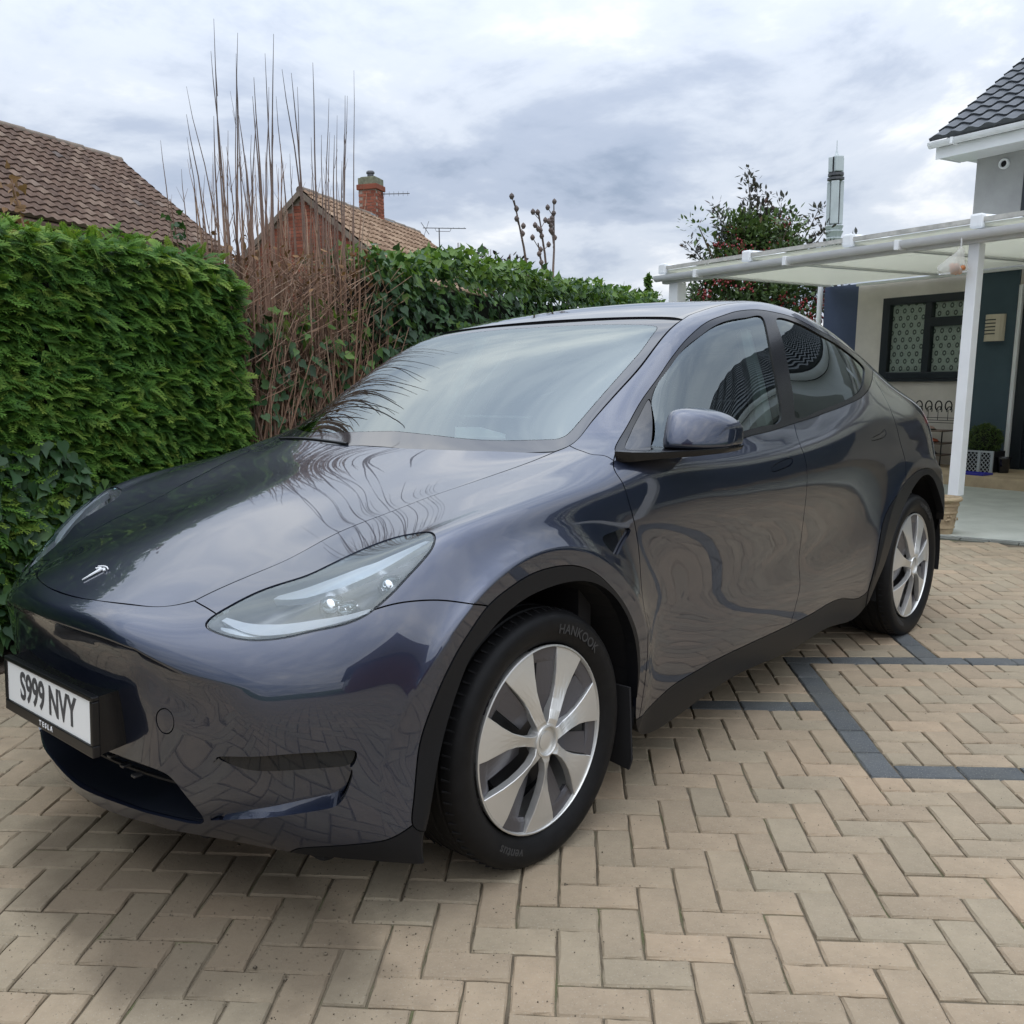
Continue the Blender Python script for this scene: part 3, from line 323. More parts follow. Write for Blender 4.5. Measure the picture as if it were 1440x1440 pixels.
SEED = {"bonnet": [0.805, 0.0128], "front_bumper": [0.508, -0.9131], "front_wing": [1.1509, -1.0664], "side_panel": [2.0218, -0.6354], "front_door": [2.2255, -1.208], "rear_door": [3.2304, -1.1545], "windscreen": [1.8974, -0.2064], "windscreen_border": [1.6412, -0.5104], "window_trim": [3.0114, -0.8193], "front_window": [2.4437, -0.8107], "sail_glass": [1.8189, -0.8203], "rear_window": [3.2493, -0.816], "quarter_window": [3.6263, -0.8609], "headlight": [0.6354, -0.8896], "fog_light": [0.2858, -0.9229], "fog_recess": [0.1979, -0.8885], "mouth": [0.0988, -0.2387], "tow_cover": [0.3162, -0.5329], "side_vent": [1.5439, -1.174], "handle_f": [2.6849, -1.0223], "handle_r": [3.708, -1.0309], "front_arch_trim": [1.4033, -1.3861], "sill_trim": [2.3092, -1.3854], "lower_trim": [0.0447, -1.1125], "roof_glass": [3.2, -0.3], "tailgate": [4.05, -0.53], "tailgate2": [4.9, -0.3], "rear_glass": [4.3, -0.2], "tail_light": [4.56, -0.97], "rear_bumper": [5.3, -0.8], "rear_arch_trim": [4.34, -1.3982999999999999], "roof_strip": [4.05, -0.2]}
UM, VM = KU[-1], KV[-1]
_cr = sorted([(-0.0 if False else q[1], q[0]) for q in CUR.pop('crease')])
CRV = np.array([q[0] for q in _cr]); CRU = np.array([q[1] for q in _cr])
CUR['crease'] = [[float(np.interp(v_, CRV, CRU)), float(v_)] for v_ in np.linspace(-.86, 0, 40)]
def bas(t, k, der=0):
    n = len(k)-4; t = np.clip(np.asarray(t, float), k[3], k[n]-1e-9)
    Bm = ((t[:, None] >= k[None, :-1]) & (t[:, None] < k[None, 1:])).astype(float); st = [Bm]
    for d in range(1, 4):
        a = k[d:-1]-k[:-1-d]; b = k[d+1:]-k[1:-d]
        a = np.where(a > 0, 1/np.where(a > 0, a, 1), 0); b = np.where(b > 0, 1/np.where(b > 0, b, 1), 0)
        L = len(k)-1-d
        N = np.zeros_like(Bm)
        N[:, :L] = (t[:, None]-k[None, :L])*a[None, :L]*Bm[:, :L] + (k[None, d+1:d+1+L]-t[:, None])*b[None, :L]*Bm[:, 1:L+1]
        Bm = N; st.append(Bm)
    if der == 0: return Bm[:, :n]
    Q = st[2]; Rr = np.zeros_like(Q); d = 3
    for i in range(len(k)-4):
        a = k[i+3]-k[i]; b = k[i+4]-k[i+1]
        if a > 0: Rr[:, i] += d*Q[:, i]/a
        if b > 0: Rr[:, i] -= d*Q[:, i+1]/b
    return Rr[:, :n]
def S0(u, v):
    uc = np.clip(u, 0, UM); vc = np.clip(v, -VM, VM)
    Bu, Bv = bas(uc, KU), bas(vc, KV)
    T1 = np.einsum('ai,ijk->ajk', Bu, CB)
    X = np.einsum('ajk,aj->ak', T1, Bv)
    return X
def smax(a, b, k):
    h = np.clip(0.5+0.5*(a-b)/k, 0, 1); return b*(1-h)+a*h+k*h*(1-h)
def sstep(a, b, x):
    t = np.clip((x-a)/(b-a), 0, 1); return t*t*(3-2*t)
def S(u, v):
    X = S0(u, v); x, y, z = X.T; ay = np.abs(y)
    # crease under the nose
    av = np.abs(v); t = np.interp(-av, CRV, CRU) - u
    d = .016*(1-np.exp(-np.maximum(t, 0)/.02))*(1-sstep(.05, .17, t))*sstep(.85, .50, av)*(t > 0)
    x = x + d; ay = ay - d*.5*np.minimum(1, av/.7)
    # flat flanks of the wheel-arch flares
    for cx, Rf, front in ((-0.02, 0.522, True), (2.87, 0.53, False)):
        r_ = np.hypot(x-cx, z-.355); dr = r_-Rf
        plane = 0.972-.015*np.maximum(-dr, 0)
        g = np.where(dr < 0, 1.0, np.exp(-np.maximum(dr, 0)/.026))
        if front: w = (1-.85*sstep(.80, .45, z)*sstep(cx+.05, cx-.30, x))*(1-.7*sstep(.75, .35, z)*sstep(cx+.1, cx+.35, x))
        else: w = 1-.8*sstep(.60, .30, z)
        g = g*w*(ay > .80)
        gp = np.maximum(plane-ay, 0)
        ay = ay + np.minimum(gp, .03)*g
    return np.stack([x, np.sign(y)*ay, z], axis=1)
def SN(u, v, h=.0015):
    a = S(u+h, v)-S(u-h, v); b = S(u, v+h)-S(u, v-h)
    n = np.cross(b, a); n /= np.linalg.norm(n, axis=1)[:, None]+1e-12
    return n
_s = SN(np.array([3.0]), np.array([0.0]))[0, 2]
NSGN = 1.0 if _s > 0 else -1.0
def resample(l, step, closed):
    P = np.array(l, float); d = np.r_[0, np.cumsum(np.linalg.norm(np.diff(P, axis=0), axis=1))]
    n = max(2, int(d[-1]/step)+1); t = np.linspace(0, d[-1], n)
    # Catmull-Rom through the picks
    out_ = []
    for q in t:
        i = min(max(np.searchsorted(d, q)-1, 0), len(P)-2)
        L = d[i+1]-d[i]; s_ = (q-d[i])/max(L, 1e-9)
        def tang(j):
            if closed and (j == 0 or j == len(P)-1): return (P[1]-P[-2])/(d[1]-d[0]+d[-1]-d[-2])
            if j == 0: return (P[1]-P[0])/(d[1]-d[0]+1e-9)
            if j == len(P)-1: return (P[-1]-P[-2])/(d[-1]-d[-2]+1e-9)
            return (P[j+1]-P[j-1])/(d[j+1]-d[j-1]+1e-9)
        m0, m1 = tang(i)*L, tang(i+1)*L
        out_.append((2*s_**3-3*s_**2+1)*P[i]+(s_**3-2*s_**2+s_)*m0+(-2*s_**3+3*s_**2)*P[i+1]+(s_**3-s_**2)*m1)
    Q = np.array(out_)
    for _ in range(4):
        if closed:
            c = Q[:-1]; c = c*.5+.25*(np.roll(c, 1, 0)+np.roll(c, -1, 0)); Q = np.r_[c, c[:1]]
        else: Q[1:-1] = Q[1:-1]*.5+.25*(Q[2:]+Q[:-2])
    return Q
TIGHT = {'fog_recess_l'}
NOGAP = {'flare_f', 'flare_r', 'crease'}
CLOSED = {'dlo', 'front_window', 'sail', 'rear_window', 'headlight', 'fog', 'tow', 'vent', 'handle_f', 'handle_r', 'tail_light'}
CUR['cowl'] = [[CUR['cowl'][0][0], 0.0]] + CUR['cowl']
CUR['frit'] = [[CUR['frit'][0][0]+.002, 0.0]] + CUR['frit']
def ext(l, a=0.0, b=0.0):
    l = [list(q) for q in l]
    def e(p, q, d):
        n = math.hypot(p[0]-q[0], p[1]-q[1]) or 1; return [p[0]+(p[0]-q[0])/n*d, p[1]+(p[1]-q[1])/n*d]
    if a: l = [e(l[0], l[1], a)] + l
    if b: l = l + [e(l[-1], l[-2], b)]
    return l
fr_ = CUR['fog_recess']; fg_ = CUR['fog']
CUR['fog_recess_l'] = [[fg_[0][0]*.9+fg_[7][0]*.1, fg_[0][1]*.9+fg_[7][1]*.1], fg_[0], fr_[-1]]
CUR['fog_recess'] = [[fg_[6][0]*.8+fg_[2][0]*.2, fg_[6][1]*.8+fg_[2][1]*.2]] + [fg_[6]] + fr_[7:]
CUR['fender_a'] = ext(CUR['fender_a'], .02, .02)
CUR['door_front'] = ext(CUR['door_front'], .03, .02)
CUR['header'] = ext(CUR['header'], .02)
CUR['lower_f'] = ext(CUR['lower_f'], .03)
CUR['quarter_div'] = ext(CUR['quarter_div'], .07, .07)
CUR['bumper_fender'] = ext(CUR['bumper_fender'], 0, .02)
ORDER = list(CUR.keys())
CV = {}
def build_cdt():
    pts = []; edges = []; ekind = []
    def addpoly(Q, kind):
        b = len(pts)
        for q in Q: pts.append((float(np.clip(q[0], 0, UM)), float(np.clip(q[1], -VM, 0))))
        for i in range(len(Q)-1): edges.append((b+i, b+i+1)); ekind.append(kind)
    for n in ORDER:
        if n in ('emblem', 'bracket', 'quarter_div2'): continue
        Q = resample(CUR[n], .011, n in CLOSED); CV[n] = Q
        addpoly(Q, 2 if n in NOGAP else (1 if n in TIGHT else 0))
        if n in NOGAP:
            off = .006 if n == 'crease' else .013
            t = np.gradient(Q, axis=0); t /= np.linalg.norm(t, axis=1)[:, None]; nn = np.stack([-t[:, 1], t[:, 0]], 1)
            for o_ in (off, -off): addpoly(Q+nn*o_, 2)
    seam = np.array(pts)
    st = .021
    gu = np.linspace(0, UM, int(UM/st)); gv = np.linspace(-VM, 0, int(VM/st))
    # finer rows across the crease under the nose
    gu = np.unique(np.r_[gu, np.linspace(.40, .58, 19)])
    gu = gu[np.r_[True, np.diff(gu) > .006]]; gu[-1] = UM
    G = np.stack(np.meshgrid(gu, gv, indexing='ij'), -1).reshape(-1, 2)
    keep = np.ones(len(G), bool)
    for i in range(0, len(seam), 400):
        d2 = ((G[:, None]-seam[None, i:i+400])**2).sum(2).min(1); keep &= d2 > .008**2
    bnd = (G[:, 0] < 1e-9) | (G[:, 0] > UM-1e-9) | (G[:, 1] < -VM+1e-9) | (G[:, 1] > -1e-9)
    for q in G[keep & ~bnd]: pts.append((float(q[0]), float(q[1])))
    addpoly([(0, y) for y in gv], 3); addpoly([(UM, y) for y in gv], 3)
    addpoly([(x, -VM) for x in gu], 3); addpoly([(x, 0) for x in gu], 4)
    vo, eo, fo, ov, oe, of = delaunay_2d_cdt([Vector(p_) for p_ in pts], edges, [], 0, 1e-5)
    V2 = np.array([(p_.x, p_.y) for p_ in vo])
    kind = {}
    for e, src in zip(eo, oe):
        if src: kind[tuple(sorted(e))] = min(ekind[i] for i in src if i < len(ekind))
    return V2, [tuple(f) for f in fo], kind
V2, FACES, EK = build_cdt()
FA = np.array(FACES)
cen = V2[FA].mean(1)
adj = {}
for i, f in enumerate(FACES):
    for a, b in ((f[0], f[1]), (f[1], f[2]), (f[2], f[0])):
        adj.setdefault((min(a, b), max(a, b)), []).append(i)
LAB = [None]*len(FACES)
def flood(seed, name):
    i = int(((cen-np.array(seed))**2).sum(1).argmin())
    if LAB[i] is not None: return
    stack = [i]; LAB[i] = name
    while stack:
        i = stack.pop(); f = FACES[i]
        for a, b in ((f[0], f[1]), (f[1], f[2]), (f[2], f[0])):
            k = (min(a, b), max(a, b))
            if EK.get(k, 9) in (0, 1): continue
            for j in adj[k]:
                if LAB[j] is None: LAB[j] = name; stack.append(j)
for n, s_ in SEED.items(): flood(s_, n)
LAB = np.array([l if l else 'none' for l in LAB])
XYZ = S(V2[:, 0], V2[:, 1]); NRM = SN(V2[:, 0], V2[:, 1])*NSGN
# the recessed pocket beside the fog lamp sinks towards its outer end
rc = np.unique(FA[LAB == 'fog_recess'])
car = empty('parked_car', (0, 0, 0), 'dark grey metallic electric car parked on the block paving', 'car')
def panel(name, lab, mat, center, gap=.0019, depth=.012, sink=0.0, side=-1, parent=None, fn=None, thick=None, lift=None):
    sel = FA[LAB == lab] if isinstance(lab, str) else FA[np.isin(LAB, lab)]
    if len(sel) == 0: print('EMPTY', name); return None
    ids = np.unique(sel); mp = {int(a): i for i, a in enumerate(ids)}
    X = XYZ[ids].copy(); N = NRM[ids].copy()
    if fn is not None: X, N = fn(V2[ids], X, N)
    X = X - N*sink
    T = np.array([[mp[int(a)] for a in t] for t in sel])
    # outward winding
    fn_ = np.cross(X[T[:, 1]]-X[T[:, 0]], X[T[:, 2]]-X[T[:, 0]])
    fl = (fn_*N[T].mean(1)).sum(1) < 0
    T[fl] = T[fl][:, ::-1]
    ec = {}
    for t in T:
        for a, b in ((t[0], t[1]), (t[1], t[2]), (t[2], t[0])):
            k = (int(min(a, b)), int(max(a, b))); ec.setdefault(k, []).append((int(a), int(b)))
    be = []
    for k, l in ec.items():
        if len(l) == 1:
            g = EK.get(tuple(sorted((int(ids[k[0]]), int(ids[k[1]])))), 9)
            if g == 4 and center: continue
            be.append((l[0][0], l[0][1], g))
    sh = np.zeros_like(X); cnt = np.zeros(len(X))
    for a, b, g in be:
        if g not in (0,): continue
        for q in (a, b):
            d = np.cross(N[q], X[b]-X[a]); L = np.linalg.norm(d)
            if L > 1e-9: sh[q] += d/L; cnt[q] += 1
    k = cnt > 0
    sh[k] /= np.linalg.norm(sh[k], axis=1)[:, None]+1e-9
    X = X + sh*gap
    onc = np.abs(V2[ids][:, 1]) < 1e-9
    X[onc, 1] = 0
    nv = len(X)
    lv = {}; extra = []; quads = []
    for a, b, g in be:
        if g == 1 or (g == 4): continue
        for q in (a, b):
            if q not in lv:
                lv[q] = nv+len(extra); extra.append(X[q]-N[q]*(depth if thick is None else thick(ids[q]))+np.array([0, 0, lift(ids[q]) if lift else 0.0]))
        quads.append((b, a, lv[a], lv[b]))
    VV = np.vstack([X, np.array(extra).reshape(-1, 3)])
    me = bpy.data.meshes.new(name)
    faces = [tuple(int(i) for i in t) for t in T]+quads
    nrm = [tuple(N[i]) for t in T for i in t]
    if side > 0 or center:
        VM_ = VV*[1, -1, 1]
        if center:
            off = len(VV); remap = np.arange(len(VV))+off
            remap[:nv][onc] = np.where(onc)[0]
            f2 = [tuple(int(remap[i]) for i in f[::-1]) for f in faces]
            n2 = [tuple(N[i]*[1, -1, 1]) for t in T for i in t[::-1]]
            VV = np.vstack([VV, VM_])
            base = len(T)
            allf = faces[:base]+f2[:base]+faces[base:]+f2[base:]
            nrm = nrm+n2; faces = allf
        else:
            VV = VM_; faces = [f[::-1] for f in faces]; nrm = [tuple(N[i]*[1, -1, 1]) for t in T for i in t[::-1]]
    me.from_pydata([tuple(v) for v in VV], [], faces)
    nt_ = len(nrm)//3
    me.polygons.foreach_set('use_smooth', [True]*nt_+[False]*(len(faces)-nt_))
    full = list(nrm)
    for p_ in me.polygons[nt_:]:
        full += [tuple(p_.normal)]*p_.loop_total
    me.normals_split_custom_set([Vector(q).normalized() for q in full])
    bm_loose = None
    return link(name, me, parent or car, mat)
def poly_fn(du, dv):
    """a fairer surface: low-order polynomial through the panel (even / odd across the centre line)"""
    def fn(q, X, N):
        u = (q[:, 0]-q[:, 0].mean())/np.ptp(q[:, 0])*2; sym = q[:, 1].max() > -.01
        v = q[:, 1]/np.abs(q[:, 1]).max() if sym else (q[:, 1]-q[:, 1].mean())/np.ptp(q[:, 1])*2
        su_, sv_ = 2/np.ptp(q[:, 0]), (1/np.abs(q[:, 1]).max() if sym else 2/np.ptp(q[:, 1]))
        Y = np.zeros_like(X); Du = np.zeros_like(X); Dv = np.zeros_like(X)
        for c in range(3):
            pw = [(i, j) for i in range(du+1) for j in range(dv+1) if (not sym) or (j % 2 == (1 if c == 1 else 0))]
            A = np.stack([u**i*v**j for i, j in pw], 1); co = np.linalg.lstsq(A, X[:, c], rcond=None)[0]
            Y[:, c] = A @ co
            Du[:, c] = np.stack([i*u**max(i-1, 0)*v**j for i, j in pw], 1) @ co * su_
            Dv[:, c] = np.stack([u**i*j*v**max(j-1, 0) for i, j in pw], 1) @ co * sv_
        n = np.cross(Dv, Du); n /= np.linalg.norm(n, axis=1)[:, None]
        n *= np.sign((n*N).sum(1))[:, None]
        print('poly dev', np.abs(Y-X).max(0), np.abs(Y-X).mean(0))
        return Y, n
    return fn
def recess_fn(q, X, N):
    lo = np.array(CUR['fog_recess_l']); 
    v0 = np.interp(q[:, 0], np.sort(lo[:, 0]), lo[np.argsort(lo[:, 0]), 1])
    w = np.clip((v0-q[:, 1])/.46, 0, 1)
    d = .046*w**.45
    return X-N*d[:, None], N
P = M['paint']
M['intake'] = simple('intake_lining', (.007, .009, .014), .35)
M['foglens'] = simple('smoked_lens', (.012, .013, .015), .03, IOR=1.4)
def _wsf():
    ids = np.unique(FA[np.isin(LAB, ['windscreen', 'windscreen_border'])]); Y, n = poly_fn(3, 3)(V2[ids], XYZ[ids], NRM[ids]); look = {int(a): k for k, a in enumerate(ids)}
    key = {tuple(np.round(V2[a], 9)): k for k, a in enumerate(ids)}
    def fn(q, X, N):
        k = [key[tuple(np.round(r_, 9))] for r_ in q]; return Y[k], n[k]
    return fn
WSF = _wsf()
bonnet = panel('bonnet', 'bonnet', P, True, fn=poly_fn(6, 6))
bumper = panel('front_bumper', 'front_bumper', P, True, thick=lambda i: .060 if V2[i][0] < .27 and V2[i][0] > .02 and -1.3 < V2[i][1] < -.62 else .016, lift=lambda i: .024 if .02 < V2[i][0] < .17 and -1.12 < V2[i][1] < -.64 else 0.0)
panel('bumper_valance', 'lower_trim', M['plastic'], False); panel('bumper_valance', 'lower_trim', M['plastic'], False, side=1)
panel('roof_panel', ['roof_glass'], M['roofglass'], True, gap=.0012)
panel('windscreen', 'windscreen', M['windscreen'], True, gap=0.0, depth=.001, sink=.003, fn=WSF)
panel('windscreen_border', 'windscreen_border', M['frit'], True, gap=.002, sink=.003, fn=WSF)
panel('tailgate', ['tailgate', 'tailgate2', 'roof_strip'], P, True)
panel('rear_windscreen', 'rear_glass', M['roofglass'], True, sink=.002)
panel('rear_bumper', 'rear_bumper', P, True)
for sd_ in (-1, 1):
    k = dict(side=sd_)
    panel('front_wing', 'front_wing', P, False, **k)
    panel('side_frame', 'side_panel', P, False, **k)
    fd = panel('front_door', 'front_door', P, False, **k)
    rd = panel('rear_door', 'rear_door', P, False, **k)
    for nm, d_ in (('handle_f', fd), ('handle_r', rd)):
        panel('door_handle', nm, P, False, gap=.0012, sink=.0012, parent=d_, **k)
    panel('fog_pocket', 'fog_recess', P, False, fn=recess_fn, depth=.004, **k)
    panel('fog_light', 'fog_light', M['foglens'], False, gap=.003, sink=.010, **k)
    panel('window_trim', 'window_trim', M['satin'], False, gap=.001, sink=.001, **k)
    panel('front_window', 'front_window', M['sideglass'], False, fn=poly_fn(3, 3), gap=-.001, sink=.006, depth=.002, **k)
    panel('sail_panel', 'sail_glass', M['gloss'], False, gap=.0005, sink=.004, **k)
    panel('rear_window', 'rear_window', M['privacy'], False, fn=poly_fn(3, 3), gap=-.001, sink=.006, depth=.002, **k)
    panel('quarter_window', 'quarter_window', M['privacy'], False, gap=.001, sink=.006, depth=.002, **k)
    panel('headlight_lens', 'headlight', M['lens'], False, gap=.004, sink=.002, depth=.012, **k)
    panel('side_vent', 'side_vent', M['gloss'], False, sink=.010, gap=.001, **k)
    panel('front_arch_trim', 'front_arch_trim', M['plastic'], False, gap=.001, sink=-.003, depth=.035, thick=lambda i: .035 if V2[i][0] > .30 else .004, **k)
    panel('rear_arch_trim', 'rear_arch_trim', M['plastic'], False, gap=.001, sink=-.003, depth=.035, **k)
    panel('sill_trim', 'sill_trim', M['plastic'], False, gap=.001, sink=-.001, depth=.03, **k)
    panel('tail_light', 'tail_light', M['red'], False, gap=.003, sink=.001, **k)
    panel('tow_cover', 'tow_cover', P, False, gap=.0012, sink=.0006, parent=bumper, **k) if sd_ < 0 else panel('bumper_skin', 'tow_cover', P, False, gap=-.0019, parent=bumper, **k)
# dark inner body behind the gaps, with openings where the glass, arches and grille are
def shell():
    bad = {'windscreen', 'front_window', 'rear_window', 'quarter_window', 'mouth', 'headlight', 'fog_light', 'roof_glass', 'rear_glass', 'sill_trim', 'front_arch_trim', 'rear_arch_trim', 'fog_recess', 'lower_trim'}
    sel = FA[~np.isin(LAB, list(bad))]; ids = np.unique(sel); mp = np.zeros(len(V2), int); mp[ids] = np.arange(len(ids))
    X = XYZ[ids]-NRM[ids]*.0175; T = mp[sel]
    V_ = np.vstack([X, X*[1, -1, 1]]); T_ = np.vstack([T, T[:, ::-1]+len(X)])
    return from_np('body_shell', V_, T_, car, M['gap'], smooth=True)
shell()
# headlight housing: the lens shape pushed inwards as a stepped tray
def headlight_inside(sd_):
    sel = FA[LAB == 'headlight']; ids = np.unique(sel); mp = np.zeros(len(V2), int); mp[ids] = np.arange(len(ids))
    q = V2[ids]; L = CV['headlight']
    dist = np.sqrt(((q[:, None]-L[None])**2).sum(2).min(1))
    dd = .006 + .062*sstep(0, .05, dist)
    X = XYZ[ids]-NRM[ids]*dd[:, None]; T = mp[sel]
    if sd_ > 0: X = X*[1, -1, 1]; T = T[:, ::-1]
    h = from_np('headlight_housing', X, T, car, M['hl_grey'], smooth=True)
    def onlens(pts, depth, w, name, mat, thick=.012):
        """a strip following picks (u,v) at a depth behind the lens"""
        Q = resample(pts, .008, False); t = np.gradient(Q, axis=0); t /= np.linalg.norm(t, axis=1)[:, None]; nn = np.stack([-t[:, 1], t[:, 0]], 1)
        ww = (np.array(w) if hasattr(w, '__len__') else np.array([w, w])); ww = np.interp(np.linspace(0, 1, len(Q)), np.linspace(0, 1, len(ww)), ww)[:, None]
        A, B_ = Q+nn*ww/2, Q-nn*ww/2
        out_ = []
        for a in (A, B_):
            x_ = S(a[:, 0], a[:, 1]); n_ = SN(a[:, 0], a[:, 1])*NSGN
            out_ += [x_-n_*depth, x_-n_*(depth+thick)]
        n = len(Q); Vv_ = np.vstack([out_[0], out_[2], out_[3], out_[1]])
        if sd_ > 0: Vv_ = Vv_*[1, -1, 1]
        Tq = [[a*n+i, a*n+i+1, ((a+1) % 4)*n+i+1, ((a+1) % 4)*n+i] for a in range(4) for i in range(n-1)]
        mb = MB(); mb.add(Vv_, [tuple(q_) for q_ in Tq]); return mb.build(name, mat, h, smooth=True)
    onlens(HLP['drl'], .012, [.010, .026, .020, .010], 'running_light', M['hl_white'], .02)
    onlens(HLP['top'], .012, [.012, .060, .085, .060, .02], 'upper_reflector', M['hl_silver'], .02)
    onlens(HLP['low'], .020, [.02, .045, .045, .03], 'lower_reflector', M['hl_silver'], .012)
    for c, w in HLP['proj']:
        x_ = S(np.array([c[0]]), np.array([c[1]]))[0]; n_ = SN(np.array([c[0]]), np.array([c[1]]))[0]*NSGN
        p_ = Vector(x_-n_*.045)
        if sd_ > 0: p_.y *= -1
        f_ = Vector((-1, -.12*(1 if sd_ < 0 else -1), 0)).to_track_quat('Z', 'Y').to_matrix().to_4x4()
        mb = MB(); mb.lathe([(w*.2, .012), (w*.7, .008), (w, -.004), (w, -.03)], 20, Matrix.Translation(p_) @ f_)
        mb.build('projector', M['chrome'], h, smooth=True)
HLP = {"drl": [[0.6192, -0.656], [0.5971, -0.7096], [0.5865, -0.7638], [0.587, -0.8333], [0.5982, -0.9184], [0.6122, -0.9793], [0.6301, -1.0202]], "top": [[0.6809, -0.7143], [0.6859, -0.7711], [0.712, -0.8503], [0.7498, -0.9238], [0.8075, -0.9518], [0.8811, -0.9656]], "low": [[0.5908, -0.6586], [0.5733, -0.7187], [0.5683, -0.7915], [0.5763, -0.8788], [0.5934, -0.9566], [0.6141, -1.0044]], "proj": [[[0.6495, -0.8808], 0.03], [[0.6356, -0.9417], 0.022], [[0.706, -1.0011], 0.026]]}
for sd_ in (-1, 1): headlight_inside(sd_)
# grille behind the mouth
mb = MB()
def uvp(u, v, d=0.0):
    u = np.array([u], float); v = np.array([v], float); x_ = S(u, v)[0]; n_ = SN(u, v)[0]*NSGN
    return Vector(x_-n_*d)
g = [(u_, v_, d_) for u_, d_ in ((.050, .006), (.030, .05), (.015, .10), (.02, .13), (.08, .12), (.16, .11), (.22, .10), (.25, .02)) for v_ in np.linspace(-.72, .72, 31)]
vs = [uvp(a, -abs(b), d_) for a, b, d_ in g]
for q, (a, b, d_) in zip(vs, g):
    if b > 0: q.y = -q.y
mb.add(vs, [(i*31+k, i*31+k+1, (i+1)*31+k+1, (i+1)*31+k) for i in range(7) for k in range(30)])
mb.build('grille_back', M['intake'], car, smooth=True, fixn=False)
mb = MB()
for zz in (.325, .35):
    mb = MB()
    pts = [(-.80+.35*y*y, y, zz) for y in np.linspace(-.42, .42, 15)]
    mb.tube(pts, .006, 6); mb.build('grille_slat', M['plastic'], car, smooth=True)
for y, z_ in ((-.26, .335), (-.20, .345), (-.13, .352), (-.05, .36)):
    mb = MB(); mb.box((-.825, y-.010, z_-.004), (-.80, y+.010, z_+.004)); mb.build('grille_clip', M['darkmetal'], car, bevel=.003)
# lower lip splitter floor and underbody
mb = MB(); mb.box((-.60, -.74, .17), (3.55, .74, .30)); mb.box((-.74, -.45, .185), (-.60, .45, .23)); mb.build('underbody', M['gap'], car, bevel=.03)
for cx in (0, 2.89):
    for s_ in (-1, 1):
        mb = MB(); ang = np.linspace(R(-12), R(192), 28); y0, y1 = s_*.60, s_*.93
        vs = []
        for a in ang:
            for y in (y0, y1): vs.append((cx+.455*math.cos(a)-.01, y, .35+.455*math.sin(a)))
        mb.add(vs, [(2*i, 2*i+1, 2*i+3, 2*i+2) for i in range(27)])
        vs = [(cx-.01, y0, .35)]+[(cx+.455*math.cos(a)-.01, y0, .35+.455*math.sin(a)) for a in ang]
        mb.add(vs, [(0, i, i+1) for i in range(1, 28)])
        mb.build('wheel_arch_liner', M['gap'], car, fixn=False)
# emblem on the bonnet
em0, em1 = CUR['emblem']
M['badge'] = simple('bright_badge', (.86, .87, .88), .22, .35)
def emblem():
    ctr = uvp((em0[0]+em1[0])/2+.002, 0.0, -.004); a = uvp(em0[0], 0, -.004); b = uvp(em1[0], 0, -.004)
    ax = (a-b).normalized(); L = (a-b).length*1.05; n = Vector(SN(np.array([(em0[0]+em1[0])/2]), np.array([0.0]))[0]*NSGN); sd2 = ax.cross(n).normalized()
    poly_stem = [(-.030, .33), (-.13, .36), (-.0, -.5), (.13, .36), (.030, .33), (0, .10)]
    stem = [(-.17, .30), (-.155, .385), (-.06, .365), (0, .30), (.06, .365), (.155, .385), (.17, .30), (.095, .285), (0, -.5), (-.095, .285)]
    wing = []
    o = [(x, .40-.35*x*x*2.2) for x in np.linspace(-.40, .40, 17)]; i_ = [(x, .325-.35*x*x*2.2) for x in np.linspace(.36, -.36, 17)]
    arc_o = [(x, .50-.28*x*x*2) for x in np.linspace(-.42, .42, 17)]; arc_i = [(x, .45-.28*x*x*2) for x in np.linspace(.40, -.40, 17)]
    left = [(-.40, .265), (-.34, .30), (-.18, .385), (-.17, .30), (-.20, .285), (-.28, .225)]
    right = [(-x, y) for x, y in left][::-1]
    mb = MB(); S_ = L
    for poly in (arc_o+arc_i, stem, left, right):
        mb.prism([ctr+ax*(y*S_)+sd2*(x*S_) for x, y in poly], n*0.0, n*.003)
    mb.build('badge', M['badge'], bonnet)
emblem()
# number plate on its curved bracket
pl_c = Vector((-.9126, 0.0, .5037)); pt_ = R(3.3)
def PL(y, z, d=0.0): # y to the car's right, z up the plate, d towards the front
    return Vector((pl_c.x+math.sin(pt_)*z-math.cos(pt_)*d, y, pl_c.z+math.cos(pt_)*z+math.sin(pt_)*d))
mb = MB(); mb.prism([PL(-.26, -.0555), PL(.26, -.0555), PL(.26, .0555), PL(-.26, .0555)], PL(0, 0, 0)-PL(0, 0, 0), PL(0, 0, .003)-PL(0, 0, 0))
plate = mb.build('number_plate', M['plate_white'], car)
mb = MB()
def ring(a, b, c, d): 
    mb.prism([PL(a, c), PL(b, c), PL(b, d), PL(a, d)], PL(0, 0, -.012)-PL(0, 0, 0), PL(0, 0, .008)-PL(0, 0, 0))
ring(-.274, .274, .0555, .068); ring(-.274, .274, -.086, -.0555); ring(-.274, -.26, -.0555, .0555); ring(.26, .274, -.0555, .0555)
mb.build('plate_frame', M['plate_black'], plate, bevel=.003)
# bracket: a shallow dark tub between the frame and the bumper skin, its upper edge dished
mb = MB(); n = 21; ys = np.linspace(-1, 1, n); vs = []
for t_ in ys:
    a_ = abs(t_); e_ = t_*(.268); zf = .064
    fr_t = PL(e_, zf, -.004); fr_b = PL(e_, -.084, -.004)
    yb = t_*.272; xb = -.845+.34*yb*yb
    bk_t = Vector((xb, yb, .560+.014*a_**3)); bk_b = Vector((xb+.012, yb, .432))
    mid_t = fr_t.lerp(bk_t, .5)-Vector((0, 0, .016*(1-a_**2))); mid_b = fr_b.lerp(bk_b, .5)
    vs += [fr_b, fr_t, mid_t, bk_t, bk_b, mid_b]
fs = [(i*6+k, i*6+(k+1) % 6, (i+1)*6+(k+1) % 6, (i+1)*6+k) for i in range(n-1) for k in range(6)]+[tuple(range(5, -1, -1)), tuple((n-1)*6+k for k in range(6))]
